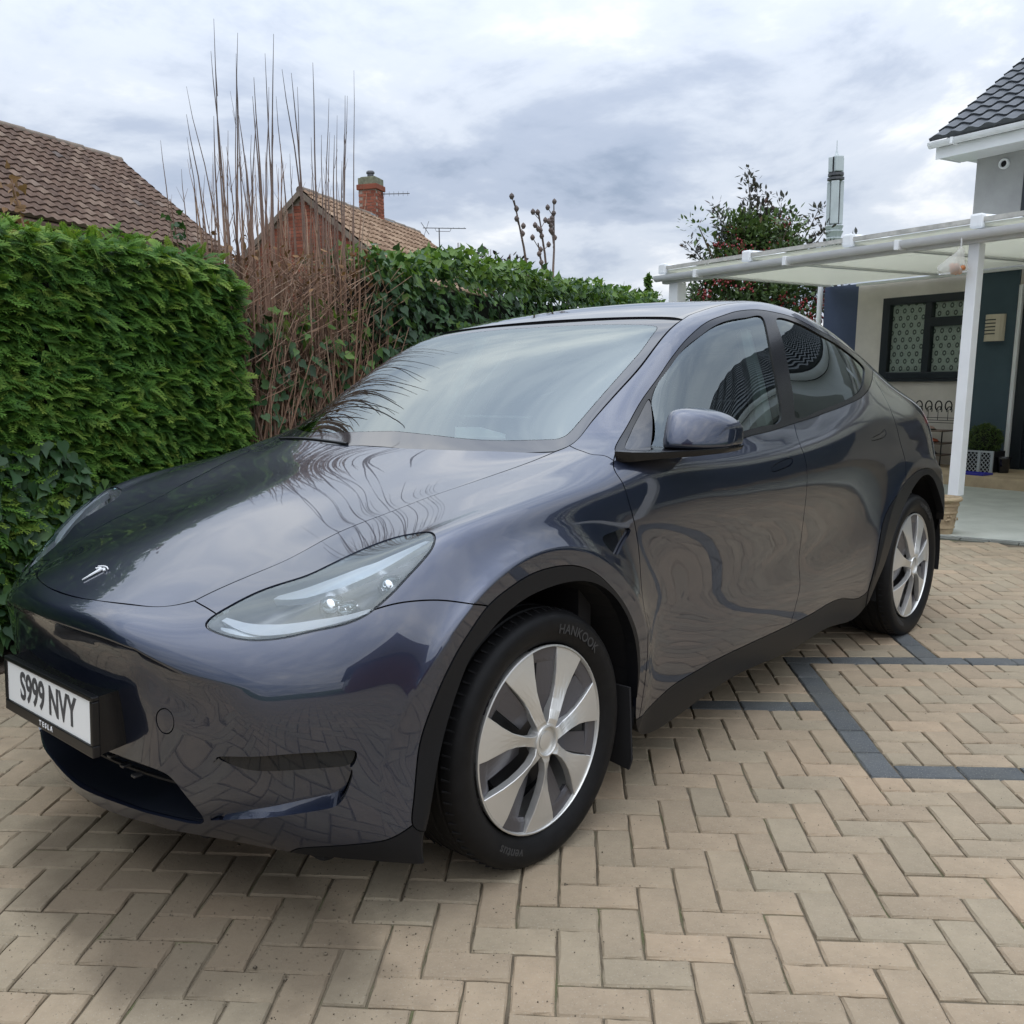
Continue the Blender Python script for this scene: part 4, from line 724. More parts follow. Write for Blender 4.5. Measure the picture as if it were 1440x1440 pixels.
mb.add(vs, fs); mb.build('plate_bracket', M['satin'], plate, smooth=True)
def plate_text(body, size, y, z, mat, sx, off, sp=1.0, d=.0036, ext=.0006):
    me = text_mesh(body, size, ext, off, sx, sp)
    for v in me.vertices: v.co = PL(-v.co.x+y, v.co.y+z, d+v.co.z) if False else PL(y+v.co.x*-1, z+v.co.y, d+v.co.z)
    return link('lettering', me, plate, mat)
plate_text('S999 NVY', .108, 0.0, -.001, M['letter_grey'], .765, .0024, 1.0)
plate_text('T E S L A', .019, 0.0, -.0705, M['letter_white'], 1.15, .0003, 1.0, .0085)
# ------------------------------------------------------------------ wheels
def add_wheel(cx, sd_):
    w = None
    # tyre: lathe around the axle
    W = .255; prof = [(.262, -.102), (.272, -.112), (.300, -.124), (.326, -.1255), (.340, -.119), (.3505, -.104)]
    for g in (-.068, -.024, .024, .068):
        prof += [(.3555-abs(g)*.02, g-.0075), (.349, g-.0045), (.349, g+.0045), (.3555-abs(g)*.02, g+.0075)]
    prof += [(.3505, .104), (.340, .119), (.326, .1255), (.300, .124), (.272, .112), (.262, .102)]
    n = 96; yc = sd_*.818
    M4 = Matrix.Translation((cx, yc, .350)) @ Matrix.Rotation(R(90), 4, 'X')
    mb = MB(); mb.lathe(prof, n, M4, cap=False)
    t = mb.build('wheel', M['rubber'], car, smooth=True)
    # shoulder sipes
    mb = MB()
    for k in range(72):
        a = 2*math.pi*k/72
        for s_ in (-1, 1):
            c_, s2 = math.cos(a), math.sin(a)
            pts = [(r_*c_ - q*s2, r_*s2 + q*c_, s_*z) for (r_, z) in ((.3505, .1055), (.3575, .082), (.345, .082), (.340, .100)) for q in (-.0022, .0022)]
            mb.add([M4 @ Vector(p_) for p_ in pts], [(0, 1, 3, 2), (2, 3, 5, 4), (4, 5, 7, 6), (6, 7, 1, 0), (0, 2, 4, 6), (1, 7, 5, 3)])
    mb.build('tread_sipes', M['gap'], t)['kind'] = 'stuff'
    O = sd_*.930
    def pol(r_, a, d):  # a measured so that it increases clockwise seen from outside the near side; d outwards
        return Vector((cx+r_*math.cos(a), O+sd_*d, .350+r_*math.sin(a)))
    # outer lip
    mb = MB(); prof = [(.2585, -.006), (.2585, .001), (.2545, .0025), (.2525, -.001), (.250, -.020), (.235, -.05), (.225, -.18)]
    MW = Matrix.Translation((cx, O, .350)) @ Matrix.Rotation(R(90 if sd_ < 0 else -90), 4, 'X')
    mb.lathe(prof, 72, MW, cap=False); mb.build('rim', M['silver'], t, smooth=True)
    mb = MB(); mb.lathe([(.001, -.075), (.165, -.075), (.165, -.10), (.001, -.10)], 40, MW); mb.build('brake_disc', M['darkmetal'], t)
    mb = MB(); mb.lathe([(.001, -.12), (.245, -.12)], 48, MW, cap=False); mb.build('rim_back', M['gap'], t, fixn=False)
    mb = MB()
    for q in (-.5, .5): mb.box((cx+.09, O-sd_*.115-.01, .30), (cx+.175, O-sd_*.055+.01, .42))
    mb.build('brake_caliper', M['darkmetal'], t, bevel=.01)
    blades = MB(); dark = MB(); edge = MB()
    def strip(mbx, rows, thick):
        """rows: list of (r, a0, a1, d0, d1): a blade as a loft of chords"""
        nn = 5; top = []; bot = []
        for r_, a0, a1, d0, d1 in rows:
            for k in range(nn):
                f_ = k/(nn-1); top.append(pol(r_, a0+(a1-a0)*f_, d0+(d1-d0)*f_)); bot.append(pol(r_*.999, a0+(a1-a0)*f_, d0+(d1-d0)*f_-thick))
        b = len(top); fs = []
        for i in range(len(rows)-1):
            for k in range(nn-1):
                q = (i*nn+k, i*nn+k+1, (i+1)*nn+k+1, (i+1)*nn+k); fs.append(q); fs.append(tuple(b+j for j in q[::-1]))
            fs.append((i*nn, (i+1)*nn, b+(i+1)*nn, b+i*nn)); fs.append((i*nn+nn-1, b+i*nn+nn-1, b+(i+1)*nn+nn-1, (i+1)*nn+nn-1))
        e = (len(rows)-1)*nn
        fs += [(e+k, e+k+1, b+e+k+1, b+e+k) for k in range(nn-1)]+[(k, b+k, b+k+1, k+1) for k in range(nn-1)]
        mbx.add(top+bot, fs)
    s7 = 2*math.pi/7; dg = lambda x: R(x)
    hand = -1 if sd_ < 0 else 1
    for k in range(7):
        a = R(WH0)+k*s7*1.0
        def A(x): return a+R(x)*HAND
        blades = MB(); dark = MB()
        # silver blade: broad at the rim, narrowing with a twist into the hub
        strip(blades, [(.2525, A(-15.5), A(12.5), -.002, -.001), (.225, A(-15), A(11.2), .002, .003), (.19, A(-13.5), A(9), .004, .008), (.15, A(-11.5), A(6.5), .004, .013), (.115, A(-11), A(5.5), .004, .018), (.085, A(-13), A(6), .006, .021), (.060, A(-18), A(11), .012, .020), (.044, A(-26), A(26), .012, .014)], .024)
        # dark blade filling most of the gap, set back, with a slot left on one side
        strip(dark, [(.251, A(12.5), A(36.2), -.010, -.004), (.225, A(12.5), A(36.2), -.012, -.005), (.214, A(12.0), A(36), -.018, -.005), (.213, A(19.5), A(36), -.016, -.005), (.17, A(18.5), A(37.5), -.018, -.005), (.12, A(17), A(39.5), -.020, -.007), (.075, A(14), A(39), -.026, -.016)], .010)
        blades.build('spoke', M['silver'], t, bevel=.0015, seg=1)
        dark.build('spoke_insert', M['gun'], t)
    mb = MB(); mb.lathe([(.046, -.02), (.048, .010), (.045, .0165), (.040, .018), (.0375, .016), (.036, .008), (.001, .0085)], 40, MW, cap=False); mb.build('hub_ring', M['silver'], t, smooth=True)
    mb = MB(); mb.lathe([(.026, .008), (.026, .0112), (.024, .0120), (.001, .0122)], 32, MW, cap=False); mb.build('hub_cap', M['silver'], t, smooth=True)
    # raised lettering on the sidewall
    if sd_ < 0:
        for txt, a0 in (('HANKOOK', TXA), ('ventus', TXA-180)):
            me = text_mesh(txt, .036, .0006, .0006, 1.05, 1.05)
            for v in me.vertices:
                x_, y_, z_ = v.co; rr = .302+y_; aa = R(a0)-x_/.302
                v.co = Vector((cx+rr*math.cos(aa), yc-.1248-z_*1.0+.0004, .350+rr*math.sin(aa)))
            link('sidewall_lettering', me, t, M['letter_tyre'])
    return t
WH0, HAND, TXA = 59.0, -1, 60
M['letter_tyre'] = simple('tyre_lettering', (0.026, 0.026, 0.027), 0.6)
for cx in (0.0, 2.89):
    for s_ in (-1, 1): add_wheel(cx, s_)
# mud flaps behind the front wheels
for s_ in (-1, 1):
    mb = MB(); mb.prism([(.375, s_*.76, .40), (.375, s_*.955, .40), (.385, s_*.957, .17), (.388, s_*.945, .135), (.39, s_*.80, .155), (.385, s_*.76, .20)], (0, 0, 0), (.008, 0, 0))
    mb.build('mud_flap', M['gap'], car)
# ------------------------------------------------------------------ door mirrors
def mirror(sd_):
    def q(x, y, z):   # y given negative for the near (left) side; the far mirror is folded back
        return (x, y, z) if sd_ < 0 else (x+.30, .925+(-y-.915)*.45, z)
    # head: rows of rounded sections from the inner end to the outer end
    secs = []
    for y, x0, x1, z0, z1 in ((-.912, .62, .71, 1.092, 1.185), (-.917, .60, .73, 1.089, 1.203), (-.930, .588, .75, 1.088, 1.212), (-.955, .578, .775, 1.088, 1.2135), (-1.0, .605, .80, 1.087, 1.206), (-1.035, .655, .822, 1.087, 1.190), (-1.058, .715, .838, 1.089, 1.168), (-1.068, .77, .845, 1.095, 1.145)):
        loop = []
        for k in range(24):
            a = 2*math.pi*k/24; c_, s2 = math.cos(a), math.sin(a)
            e = .36
            xx = (x0+x1)/2+(x1-x0)/2*math.copysign(abs(c_)**e, c_); zz = (z0+z1)/2+(z1-z0)/2*math.copysign(abs(s2)**e, s2)
            if c_ < 0: xx += .055*max(0, (zz-z0)/(z1-z0))**1.5*(x1-x0)/.2   # the front face slopes back towards the top
            loop.append(q(xx, y, zz))
        secs.append(loop)
    mb = MB(); vs = [p_ for l in secs for p_ in l]; n = 24
    fs = [(i*n+k, i*n+(k+1) % n, (i+1)*n+(k+1) % n, (i+1)*n+k) for i in range(len(secs)-1) for k in range(n)]+[tuple(range(n-1, -1, -1)), tuple((len(secs)-1)*n+k for k in range(n))]
    mb.add(vs, fs)
    m = mb.build('door_mirror', P, car, smooth=True)
    sb = m.modifiers.new('round', 'SUBSURF'); sb.levels = 2; sb.render_levels = 2
    # black base running from the door out under the head
    mb = MB(); secs = []
    for y, x0, x1, z0, z1 in ((-.88, .40, .60, 1.060, 1.098), (-.925, .43, .66, 1.064, 1.094), (-.96, .51, .76, 1.067, 1.090), (-1.02, .62, .81, 1.070, 1.090), (-1.058, .71, .838, 1.074, 1.092), (-1.069, .765, .846, 1.082, 1.094)):
        secs.append([q(x0, y, z1), q(x0+.012, y, z0), q(x1-.02, y, z0), q(x1, y, z1)])
    vs = [p_ for l in secs for p_ in l]; n = 4
    fs = [(i*n+k, i*n+(k+1) % n, (i+1)*n+(k+1) % n, (i+1)*n+k) for i in range(len(secs)-1) for k in range(n)]+[(3, 2, 1, 0), tuple((len(secs)-1)*n+k for k in range(n))]
    mb.add(vs, fs); mb.build('mirror_base', M['satin'], m, bevel=.005, smooth=True)
    mb = MB(); g = [q(.80, -.93, 1.10), q(.845, -1.05, 1.10), q(.842, -1.045, 1.165), q(.80, -.945, 1.195)]
    mb.prism(g, (.004, 0, 0), (.010, 0, 0)); mb.build('mirror_glass', M['chrome'], m)
mirror(-1); mirror(1)
# ------------------------------------------------------------------ cabin
def soft(name, mat, boxes, parent, lv=2, bev=.03):
    mb = MB()
    for lo, hi, Mx in boxes: mb.box(lo, hi, Mx)
    o = mb.build(name, mat, parent, bevel=bev, seg=3, smooth=True); return o
T4 = Matrix.Translation
for y in (-.38, .38):
    sq = soft('front_seat', M['seat'], [((1.18, y-.25, .50), (1.72, y+.25, .64), None), ((-.06, -.24, 0), (.08, .24, .62), T4((1.72, y, .60)) @ Matrix.Rotation(R(18), 4, 'Y'))], car, bev=.05)
    soft('headrest', M['seat'], [((-.04, -.13, 0), (.05, .13, .20), T4((1.90, y, 1.19)) @ Matrix.Rotation(R(12), 4, 'Y'))], sq, bev=.04)
soft('rear_seat', M['seat'], [((2.2, -.62, .52), (2.72, .62, .66), None), ((-.06, -.62, 0), (.08, .62, .60), T4((2.72, 0, .62)) @ Matrix.Rotation(R(22), 4, 'Y'))], car, bev=.05)
dash = soft('dashboard', M['dash'], [((.45, -.70, .80), (.98, .70, 1.03), None), ((.42, -.66, .82), (.90, .66, 1.075), None)], car, bev=.03)
mb = MB(); mb.box((.955, -.66, .955), (.962, .66, .985)); mb.build('dash_strip', M['dashtrim'], dash)
mb = MB(); mb.box((.85, -.186, 1.0), (.866, .153, 1.160)); scr = mb.build('centre_screen', M['gloss'], dash, bevel=.004)
mb = MB(); mb.box((.846, -.186, 1.160), (.868, .153, 1.167)); mb.build('screen_edge', M['dashtrim'], scr)
mb = MB()
cpt = Vector((1.07, .38, .98)); ax = Vector((1, 0, .35)).normalized(); a1 = Vector((0, 1, 0)); a2 = ax.cross(a1)
pts = [cpt+(a1*math.cos(t_)+a2*math.sin(t_))*.18 for t_ in np.linspace(0, 2*math.pi, 33)]
mb.tube(pts, .016, 8); mb.tube([cpt-a1*.17, cpt, cpt+a1*.17], .018, 8); mb.build('steering_wheel', M['seat'], car, smooth=True)
for s_ in (-1, 1):
    mb = MB(); mb.tube([(1.50, s_*.79, .75), (1.53, s_*.79, 1.10), (1.61, s_*.715, 1.27), (1.73, s_*.60, 1.47)], [.055, .045, .038, .03], 8); mb.build('pillar_trim', M['cream'], car, smooth=True)
mb = MB(); mb.box((.3, -.80, .32), (3.3, .80, .48)); mb.box((.28, -.84, .5), (.34, .84, .92)); mb.box((3.0, -.7, .48), (3.1, .7, 1.0))
for s_ in (-1, 1): mb.box((.5, s_*.86-.02, .45), (3.0, s_*.86+.02, 1.0))
mb.build('cabin_floor', M['seat'], car)
soft('rear_view_mirror', M['gloss'], [((1.08, -.13, 1.38), (1.11, .13, 1.44), None)], car, bev=.012)
# wiper at the foot of the windscreen
mb = MB(); wp = [uvp(1.583, v_, -.003) for v_ in np.linspace(-.10, -.52, 8)]
wp = [Vector((p_.x, -p_.y, p_.z)) for p_ in wp]
mb.tube(wp, .006, 6); mb.build('wiper', M['plastic'], car, smooth=True)
pp = [(.66, .025, 1.087), (.66, -.23, 1.094), (.70, -.195, 1.106), (.80, .025, 1.121), (.80, .161, 1.118)]
mb = MB(); mb.prism(pp, (0, 0, 0), (0, 0, .004)); tag(mb.build('paper_sheet', M['paper']), 'white paper sheet lying on the dashboard behind the windscreen', 'paper')
# ------------------------------------------------------------------ ground and block paving
mb = MB(); mb.box((-150, -150, -.30), (200, 200, -.09)); tag(mb.build('ground', M['grass']), kind='structure')
GA, GX, GY, GP = R(-52.6763535264674), 0.5821394300547744, -1.5539451775930704, 0.1008926114180149
gi = Vector((math.cos(GA), math.sin(GA), 0)); gj = Vector((-math.sin(GA), math.cos(GA), 0))
def lat(i, j): return Vector((GX, GY, 0))+gi*(i*GP)+gj*(j*GP)
HD = R(14.0); hdir = Vector((math.cos(HD), math.sin(HD), 0)); hnor = Vector((math.sin(HD), -math.cos(HD), 0))  # hedge line; hnor points to the car
H0 = Vector((-.17, 2.23, 0))
PE = Vector((5.82, -.45, 0)); pdir = Vector((-.10, 1, 0)).normalized(); pnor = Vector((-1, -.10, 0)).normalized()  # patio edge; pnor to the car
def on_drive(p_):
    return (p_-H0).dot(hnor) > .12 and (p_-PE).dot(pnor) > .115 and -7.5 < p_.x < 9 and p_.y > -11
CHAR = {}
def strip(cells, axis, joints=None):
    pass
bricks = []   # (i, j, di, dj, charcoal)
def vstrip(i, j0, j1):
    for j in range(j0, j1, 2): bricks.append((i, j, 1, 2, True)); CHAR[(i, j)] = CHAR[(i, j+1)] = 1
def hstrip(j, i0, i1):
    for i in range(i0, i1, 2): bricks.append((i, j, 2, 1, True)); CHAR[(i, j)] = CHAR[(i+1, j)] = 1
vstrip(2, 5, 17); hstrip(5, 3, 61); hstrip(17, 2, 60); vstrip(8, 18, 22)
bricks.append((1, 11, 1, 1, True)); CHAR[(1, 11)] = 1
hstrip(11, -13, 1)
for i in range(-115, 115):
    for j in range(-75, 75):
        d = (i-j) % 4
        # TR corner of a long brick sits on lattice points with (i-j)%4==0, so the brick covers cells (i-2..i-1, j-1)
        if (i+2-(j+1)) % 4 == 0: cells = [(i, j), (i+1, j)]; sz = (2, 1)
        elif (i-(j+2)) % 4 == 0: cells = [(i, j), (i, j+1)]; sz = (1, 2)
        else: continue
        free = [c for c in cells if c not in CHAR]
        if len(free) == 2: bricks.append((i, j, sz[0], sz[1], False))
        elif len(free) == 1: bricks.append((free[0][0], free[0][1], 1, 1, False))
def paver_mesh(w, h, seed):
    r_ = random.Random(seed); g = .0027
    x0, y0, x1, y1 = g, g, w*GP-g, h*GP-g; b = .0045
    def J(a): return a+r_.uniform(-.0011, .0011)
    top = []; n = 0
    ring0 = []; ring1 = []; 
    def edge(a, b_, k):
        return [(a[0]+(b_[0]-a[0])*t_/k, a[1]+(b_[1]-a[1])*t_/k) for t_ in range(k)]
    def rect(e, z, jit):
        c = [(x0+e, y0+e), (x1-e, y0+e), (x1-e, y1-e), (x0+e, y1-e)]
        k1, k2 = (4, 3) if w > h else ((3, 4) if h > w else (3, 3))
        p_ = edge(c[0], c[1], k1)+edge(c[1], c[2], k2)+edge(c[2], c[3], k1)+edge(c[3], c[0], k2)
        return [(a+r_.uniform(-jit, jit), b2+r_.uniform(-jit, jit), z) for a, b2 in p_]
    A = rect(0, -.028, 0); B_ = rect(0, -.0050, .0018); C_ = rect(b, 0, .0022)
    m = len(A); vs = A+B_+C_
    fs = [(i, (i+1) % m, m+(i+1) % m, m+i) for i in range(m)]+[(m+i, m+(i+1) % m, 2*m+(i+1) % m, 2*m+i) for i in range(m)]+[tuple(2*m+i for i in range(m))]
    return vs, fs
PV = {(w, h, k): paver_mesh(w, h, w*100+h*10+k) for (w, h) in ((2, 1), (1, 2), (1, 1)) for k in range(5)}
PME = {}
for key, (vs, fs) in PV.items():
    for ch in (False, True):
        me = bpy.data.meshes.new('paver'); me.from_pydata(vs, [], fs); me.materials.append(M['charcoal' if ch else 'paver']); PME[key+(ch,)] = me
drive = MB()
hp = [H0+hdir*t_+hnor*.10 for t_ in (-7.0, 9.4)]
# bedding sheet under the blocks
pp = [Vector((-7.5, -11, -.0075)), Vector((6.9, -11, -.0075)), PE+pdir*(-.2)+Vector((0, 0, -.0075)), PE+pdir*4.5+Vector((0, 0, -.0075)), H0+hdir*9+hnor*.1+Vector((0, 0, -.0075)), H0+hdir*(-7.5)+hnor*.1+Vector((0, 0, -.0075))]
bm = bmesh.new(); vs = [bm.verts.new(v) for v in pp]; bm.faces.new(vs); r_ = bmesh.ops.extrude_face_region(bm, geom=bm.faces[:])
for v in r_['geom']:
    if isinstance(v, bmesh.types.BMVert): v.co.z -= .06
bmesh.ops.recalc_face_normals(bm, faces=bm.faces); me = bpy.data.meshes.new('driveway'); bm.to_mesh(me); bm.free()
driveway = tag(link('driveway', me, None, M['joint']), kind='structure')
camM = cam.matrix_world.inverted()
def project(p_):
    q = camM @ Vector(p_)
    if q.z > -.2: return None
    f_ = 1302.357/1440
    return (.5-cam_d.shift_x+f_*q.x/-q.z, .5-cam_d.shift_y+f_*q.y/-q.z, -q.z)
def under_car(c): return -.70 < c.x < 3.6 and -.88 < c.y < .98
seen = []; rest = []
for (i, j, w, h, ch) in bricks:
    c = lat(i+w/2, j+h/2)
    if not on_drive(c): continue
    q = project(c); a = 0
    if q and -.03 < q[0] < 1.03 and -.03 < q[1] < 1.03 and not under_car(c) and not (c.y > .9 and c.x > -.9): a = w*h/q[2]**3
    (seen if a else rest).append((a, i, j, w, h, ch))
seen.sort(key=lambda t_: -t_[0]); rest += seen[300:]; seen = seen[:300]
def brick_M(i, j, r_):
    p_ = lat(i, j); p_.z = r_.uniform(-.0016, .0016)
    return Matrix.Translation(p_) @ Matrix.Rotation(GA+r_.uniform(-.006, .006), 4, 'Z') @ Matrix.Rotation(r_.uniform(-.006, .006), 4, 'X') @ Matrix.Rotation(r_.uniform(-.006, .006), 4, 'Y')
rr = random.Random(3)
for a, i, j, w, h, ch in seen:
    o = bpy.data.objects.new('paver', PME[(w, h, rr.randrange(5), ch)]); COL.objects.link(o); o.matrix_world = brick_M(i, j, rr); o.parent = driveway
for ch in (False, True):
    V_ = []; Fs = []; Rn = []; base = 0
    for a, i, j, w, h, c_ in rest:
        if c_ != ch: continue
        vs, fs = PV[(w, h, rr.randrange(5))]; m_ = brick_M(i, j, rr); rn = rr.random()
        V_ += [m_ @ Vector(v) for v in vs]; Fs += [tuple(base+k for k in f) for f in fs]; base += len(vs); Rn += [rn]*len(vs)
    me = bpy.data.meshes.new('paving'); me.from_pydata(V_, [], Fs); at = me.attributes.new('rnd', 'FLOAT', 'POINT'); at.data.foreach_set('value', Rn)
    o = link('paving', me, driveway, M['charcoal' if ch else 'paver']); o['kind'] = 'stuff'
# grit, crumbs of soil and tiny leaf fragments lying on the blocks
gp_ = []
for k in range(2600):
    x_, y_ = rr.uniform(-1.6, 4.5), rr.uniform(-3.2, -.2)
    if rr.random() < .45: x_, y_ = rr.gauss(-.7, .35), rr.gauss(-.5, .5)
    gp_.append((x_, y_, rr.uniform(.0, .0025)))
gp_ = np.array(gp_); tv_ = np.array([(0, 0, 1), (.9, 0, -.2), (-.5, .8, -.2), (-.4, -.8, -.2)]); tf_ = np.array([(0, 1, 2), (0, 2, 3), (0, 3, 1), (1, 3, 2)])
V_, T_ = scatter(tv_, tf_, gp_, np.repeat(np.eye(3)[None], len(gp_), 0)*rng.choice([-1, 1], (len(gp_), 1, 1)), rng.uniform(.0010, .0030, len(gp_))*(1+2.0*(rng.random(len(gp_)) > .985)))
M['grit'] = simple('grit', (.10, .08, .055), 1.0, var=.6, vs=4)
o = from_np('grit', V_, T_, driveway, M['grit']); o['kind'] = 'stuff'
M['moss'] = simple('joint_moss', (0.045, 0.055, 0.018), 1.0, var=0.4, vs=40)

# ------------------------------------------------------------------ foliage helpers
def leaf_mat(name, stops, rough=0.5, trans=0.35, spec=0.4):
    m = Mat(name); r_ = m.attr(); c = m.ramp(r_, stops)
    n = m.noise(0.9, 3, 0.6); c = m.mix(0.35, c, m.ramp(n, [(0.3, 0.36), (0.7, 0.64)]), 'OVERLAY')
    m.set(Base_Color=c, Roughness=rough, Specular_IOR_Level=spec)
    tl = m.node('ShaderNodeBsdfTranslucent'); m.l(m.mix(1.0, c, (1.0, 1.0, 0.55), 'MULTIPLY'), tl.inputs[0])
    mx = m.node('ShaderNodeMixShader'); mx.inputs[0].default_value = trans
    m.l(m.b.outputs[0], mx.inputs[1]); m.l(tl.outputs[0], mx.inputs[2]); m.l(mx.outputs[0], m.o.inputs[0]); return m.m
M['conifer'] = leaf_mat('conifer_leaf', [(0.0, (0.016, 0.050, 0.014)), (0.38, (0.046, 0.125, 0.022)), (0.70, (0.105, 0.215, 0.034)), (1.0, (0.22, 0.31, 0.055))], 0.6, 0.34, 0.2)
M['ivy'] = leaf_mat('ivy_leaf', [(0.0, (0.016, 0.045, 0.016)), (0.5, (0.032, 0.080, 0.026)), (0.85, (0.062, 0.125, 0.034)), (1.0, (0.110, 0.19, 0.04))], 0.45, 0.22, 0.3)
M['ivy_light'] = leaf_mat('young_ivy_leaf', [(0.0, (0.045, 0.105, 0.022)), (0.5, (0.085, 0.17, 0.03)), (1.0, (0.165, 0.26, 0.05))], 0.45, 0.35, 0.35)
M['twig'] = simple('twig_bark', (0.185, 0.120, 0.080), 0.85, var=0.4, vs=9)
def stem_mat():
    # shoots: reddish brown low down, turning dark grey-brown with height
    m = Mat('stem_bark'); g_ = m.node('ShaderNodeNewGeometry'); sx = m.node('ShaderNodeSeparateXYZ'); m.l(g_.outputs['Position'], sx.inputs[0])
    c = m.ramp(m.math('DIVIDE', sx.outputs[2], 4.0), [(.50, (.27, .165, .115)), (.64, (.15, .105, .085)), (.78, (.085, .068, .062))])
    m.set(Base_Color=m.mix(.4, c, m.ramp(m.noise(5, 4, .6), [(.3, .3), (.7, .7)]), 'OVERLAY'), Roughness=.8); return m.m
M['stem'] = stem_mat()
def twig_mat():
    m = Mat('pale_stem_bark'); c = m.ramp(m.rnd(), [(0, (.12, .075, .055)), (.35, (.22, .125, .08)), (.7, (.30, .185, .12)), (1, (.34, .25, .18))]); c = m.mix(.4, c, m.ramp(m.noise(9, 4, .6), [(.3, .3), (.7, .7)]), 'OVERLAY')
    m.set(Base_Color=c, Roughness=.85); return m.m
M['stem_pale'] = twig_mat()
M['dead'] = leaf_mat('dead_leaf', [(0.0, (0.10, 0.055, 0.025)), (1.0, (0.26, 0.15, 0.07))], 0.8, 0.2)
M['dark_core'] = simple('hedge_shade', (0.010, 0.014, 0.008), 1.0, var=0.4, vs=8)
M['bark'] = simple('bark', (0.10, 0.075, 0.055), 0.9, var=0.4, vs=12, bump=(25, 0.7, 0.02))
def conifer_frond():
    """flat feathery spray about one unit long: pairs of side sprigs, drooping at the tip"""
    V_ = []; T_ = []
    def sprig(p_, d, L, w):
        d = Vector(d).normalized(); s_ = Vector((d.y, -d.x, 0)).normalized()*w
        b = len(V_); p_ = Vector(p_)
        V_.extend([p_-s_*.5, p_+s_*.5, p_+d*L*.6+s_*.45+Vector((0, 0, -.02*L)), p_+d*L+Vector((0, 0, -.12*L)), p_+d*L*.6-s_*.45+Vector((0, 0, -.02*L))])
        T_.extend([(b, b+1, b+2), (b, b+2, b+4), (b+4, b+2, b+3)])
    n = 7
    for k in range(n):
        t_ = k/(n-1); y = t_*.80; z = -.22*t_*t_
        L = .40*(1-.62*t_)+.05
        for s_ in (-1, 1):
            sprig((0, y, z), (s_*.75, .75, 0), L, .085)
            if k < 5: sprig((s_*L*.32, y+L*.34, z-.01), (s_*.12, 1, 0), L*.5, .07)
    sprig((0, .72, -.19), (0, 1, 0), .3, .08)
    return np.array([tuple(v) for v in V_]), np.array(T_)
def heart_leaf():
    pts = [(0, -.05), (-.22, -.16), (-.43, .02), (-.40, .28), (-.19, .52), (0, 1.0), (.19, .52), (.40, .28), (.43, .02), (.22, -.16)]
    V_ = [(0, .25, -.05)]+[(x, y, .10*abs(x)-.10*max(0, y-.4)) for x, y in pts]
    return np.array(V_), np.array([(0, 1+i, 1+(i+1) % 10) for i in range(10)])
def oval_leaf(w=.22):
    pts = [(0, 0), (-w, .3), (-w*.9, .62), (0, 1), (w*.9, .62), (w, .3)]
    V_ = [(0, .5, -.04)]+[(x, y, .10*abs(x)) for x, y in pts]
    return np.array(V_), np.array([(0, 1+i, 1+(i+1) % 6) for i in range(6)])
CF, IL, OL = conifer_frond(), heart_leaf(), oval_leaf()
def unit(v): return v/(np.linalg.norm(v, axis=1)[:, None]+1e-9)
HN, HDv = np.array(hnor), np.array(hdir)
def hp_np(t_, b, z): # point by distance along hedge line, depth towards the car, height
    return np.array(H0)[None]+t_[:, None]*HDv+b[:, None]*HN+np.stack([0*z, 0*z, z], 1)
def fnoise(x, y, sc_, seed=0.0):
    return np.array([noise.noise(Vector((a*sc_+seed, b*sc_, seed*1.7))) for a, b in zip(x, y)])

# ------------------------------------------------------------------ clipped conifer hedge
hedge = empty('conifer_hedge', H0+hdir*(-1.2), 'clipped bright green conifer hedge along the left of the paving', 'hedge')
T0, T1, HZ = -4.2, 1.58, 2.06
def local(o): # keep world coordinates under a parent that sits elsewhere
    o.matrix_parent_inverse = o.parent.matrix_world.inverted() if False else Matrix.Translation(-o.parent.location); return o
mb = MB()
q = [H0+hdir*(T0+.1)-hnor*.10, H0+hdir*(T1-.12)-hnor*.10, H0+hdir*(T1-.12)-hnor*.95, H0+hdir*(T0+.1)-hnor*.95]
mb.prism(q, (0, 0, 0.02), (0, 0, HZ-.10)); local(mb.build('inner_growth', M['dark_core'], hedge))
n = 13000
t_ = np.where(rng.random(n) < .78, rng.uniform(-.9, T1, n), rng.uniform(T0, -.9, n)); z = rng.uniform(.25, HZ, n)
z = z-.10*np.clip(t_-.85, 0, 2)**1.6*(z/HZ)
b = .02+.07*fnoise(t_, z, 2.1)+.035*fnoise(t_, z, 6.5, 4.0)+rng.uniform(-.05, .025, n)
P1 = hp_np(t_, b, z)
up_ = np.array([0, 0, 1.0])
f1 = unit(HN*rng.uniform(.3, .75, n)[:, None]+HDv*(.42+rng.normal(0, .50, n))[:, None]+up_*(-.22+rng.normal(0, .36, n))[:, None])
nr1 = unit(up_*(.8+.2*rng.random(n))[:, None]+HN*(.75+rng.normal(0, .25, n))[:, None]+HDv*rng.normal(-.1, .3, n)[:, None])
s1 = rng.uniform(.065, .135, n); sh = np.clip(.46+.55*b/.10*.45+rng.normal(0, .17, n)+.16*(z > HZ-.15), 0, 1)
# top and far end
m = 3200; t2 = rng.uniform(T0, T1, m); b2 = rng.uniform(-.95, .03, m); z2 = HZ+.075*fnoise(t2, b2, 2.5, 2.0)+rng.uniform(-.06, .06, m)-.14*np.clip(t2-.85, 0, 2)**1.6
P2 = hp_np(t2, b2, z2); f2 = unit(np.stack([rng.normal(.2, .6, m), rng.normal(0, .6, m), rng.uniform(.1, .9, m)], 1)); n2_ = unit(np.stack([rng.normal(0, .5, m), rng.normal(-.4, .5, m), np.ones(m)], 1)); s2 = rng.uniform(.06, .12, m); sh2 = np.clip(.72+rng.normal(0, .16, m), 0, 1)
m = 2600; b3 = rng.uniform(-.95, .02, m); z3 = rng.uniform(.25, HZ, m); t3 = T1+.04*fnoise(b3, z3, 3.0)+rng.uniform(-.06, .04, m)
t3 = t3-.16*np.clip((z3-1.5)/.6, 0, 1)**2; z3 = z3-.06*(z3/HZ)
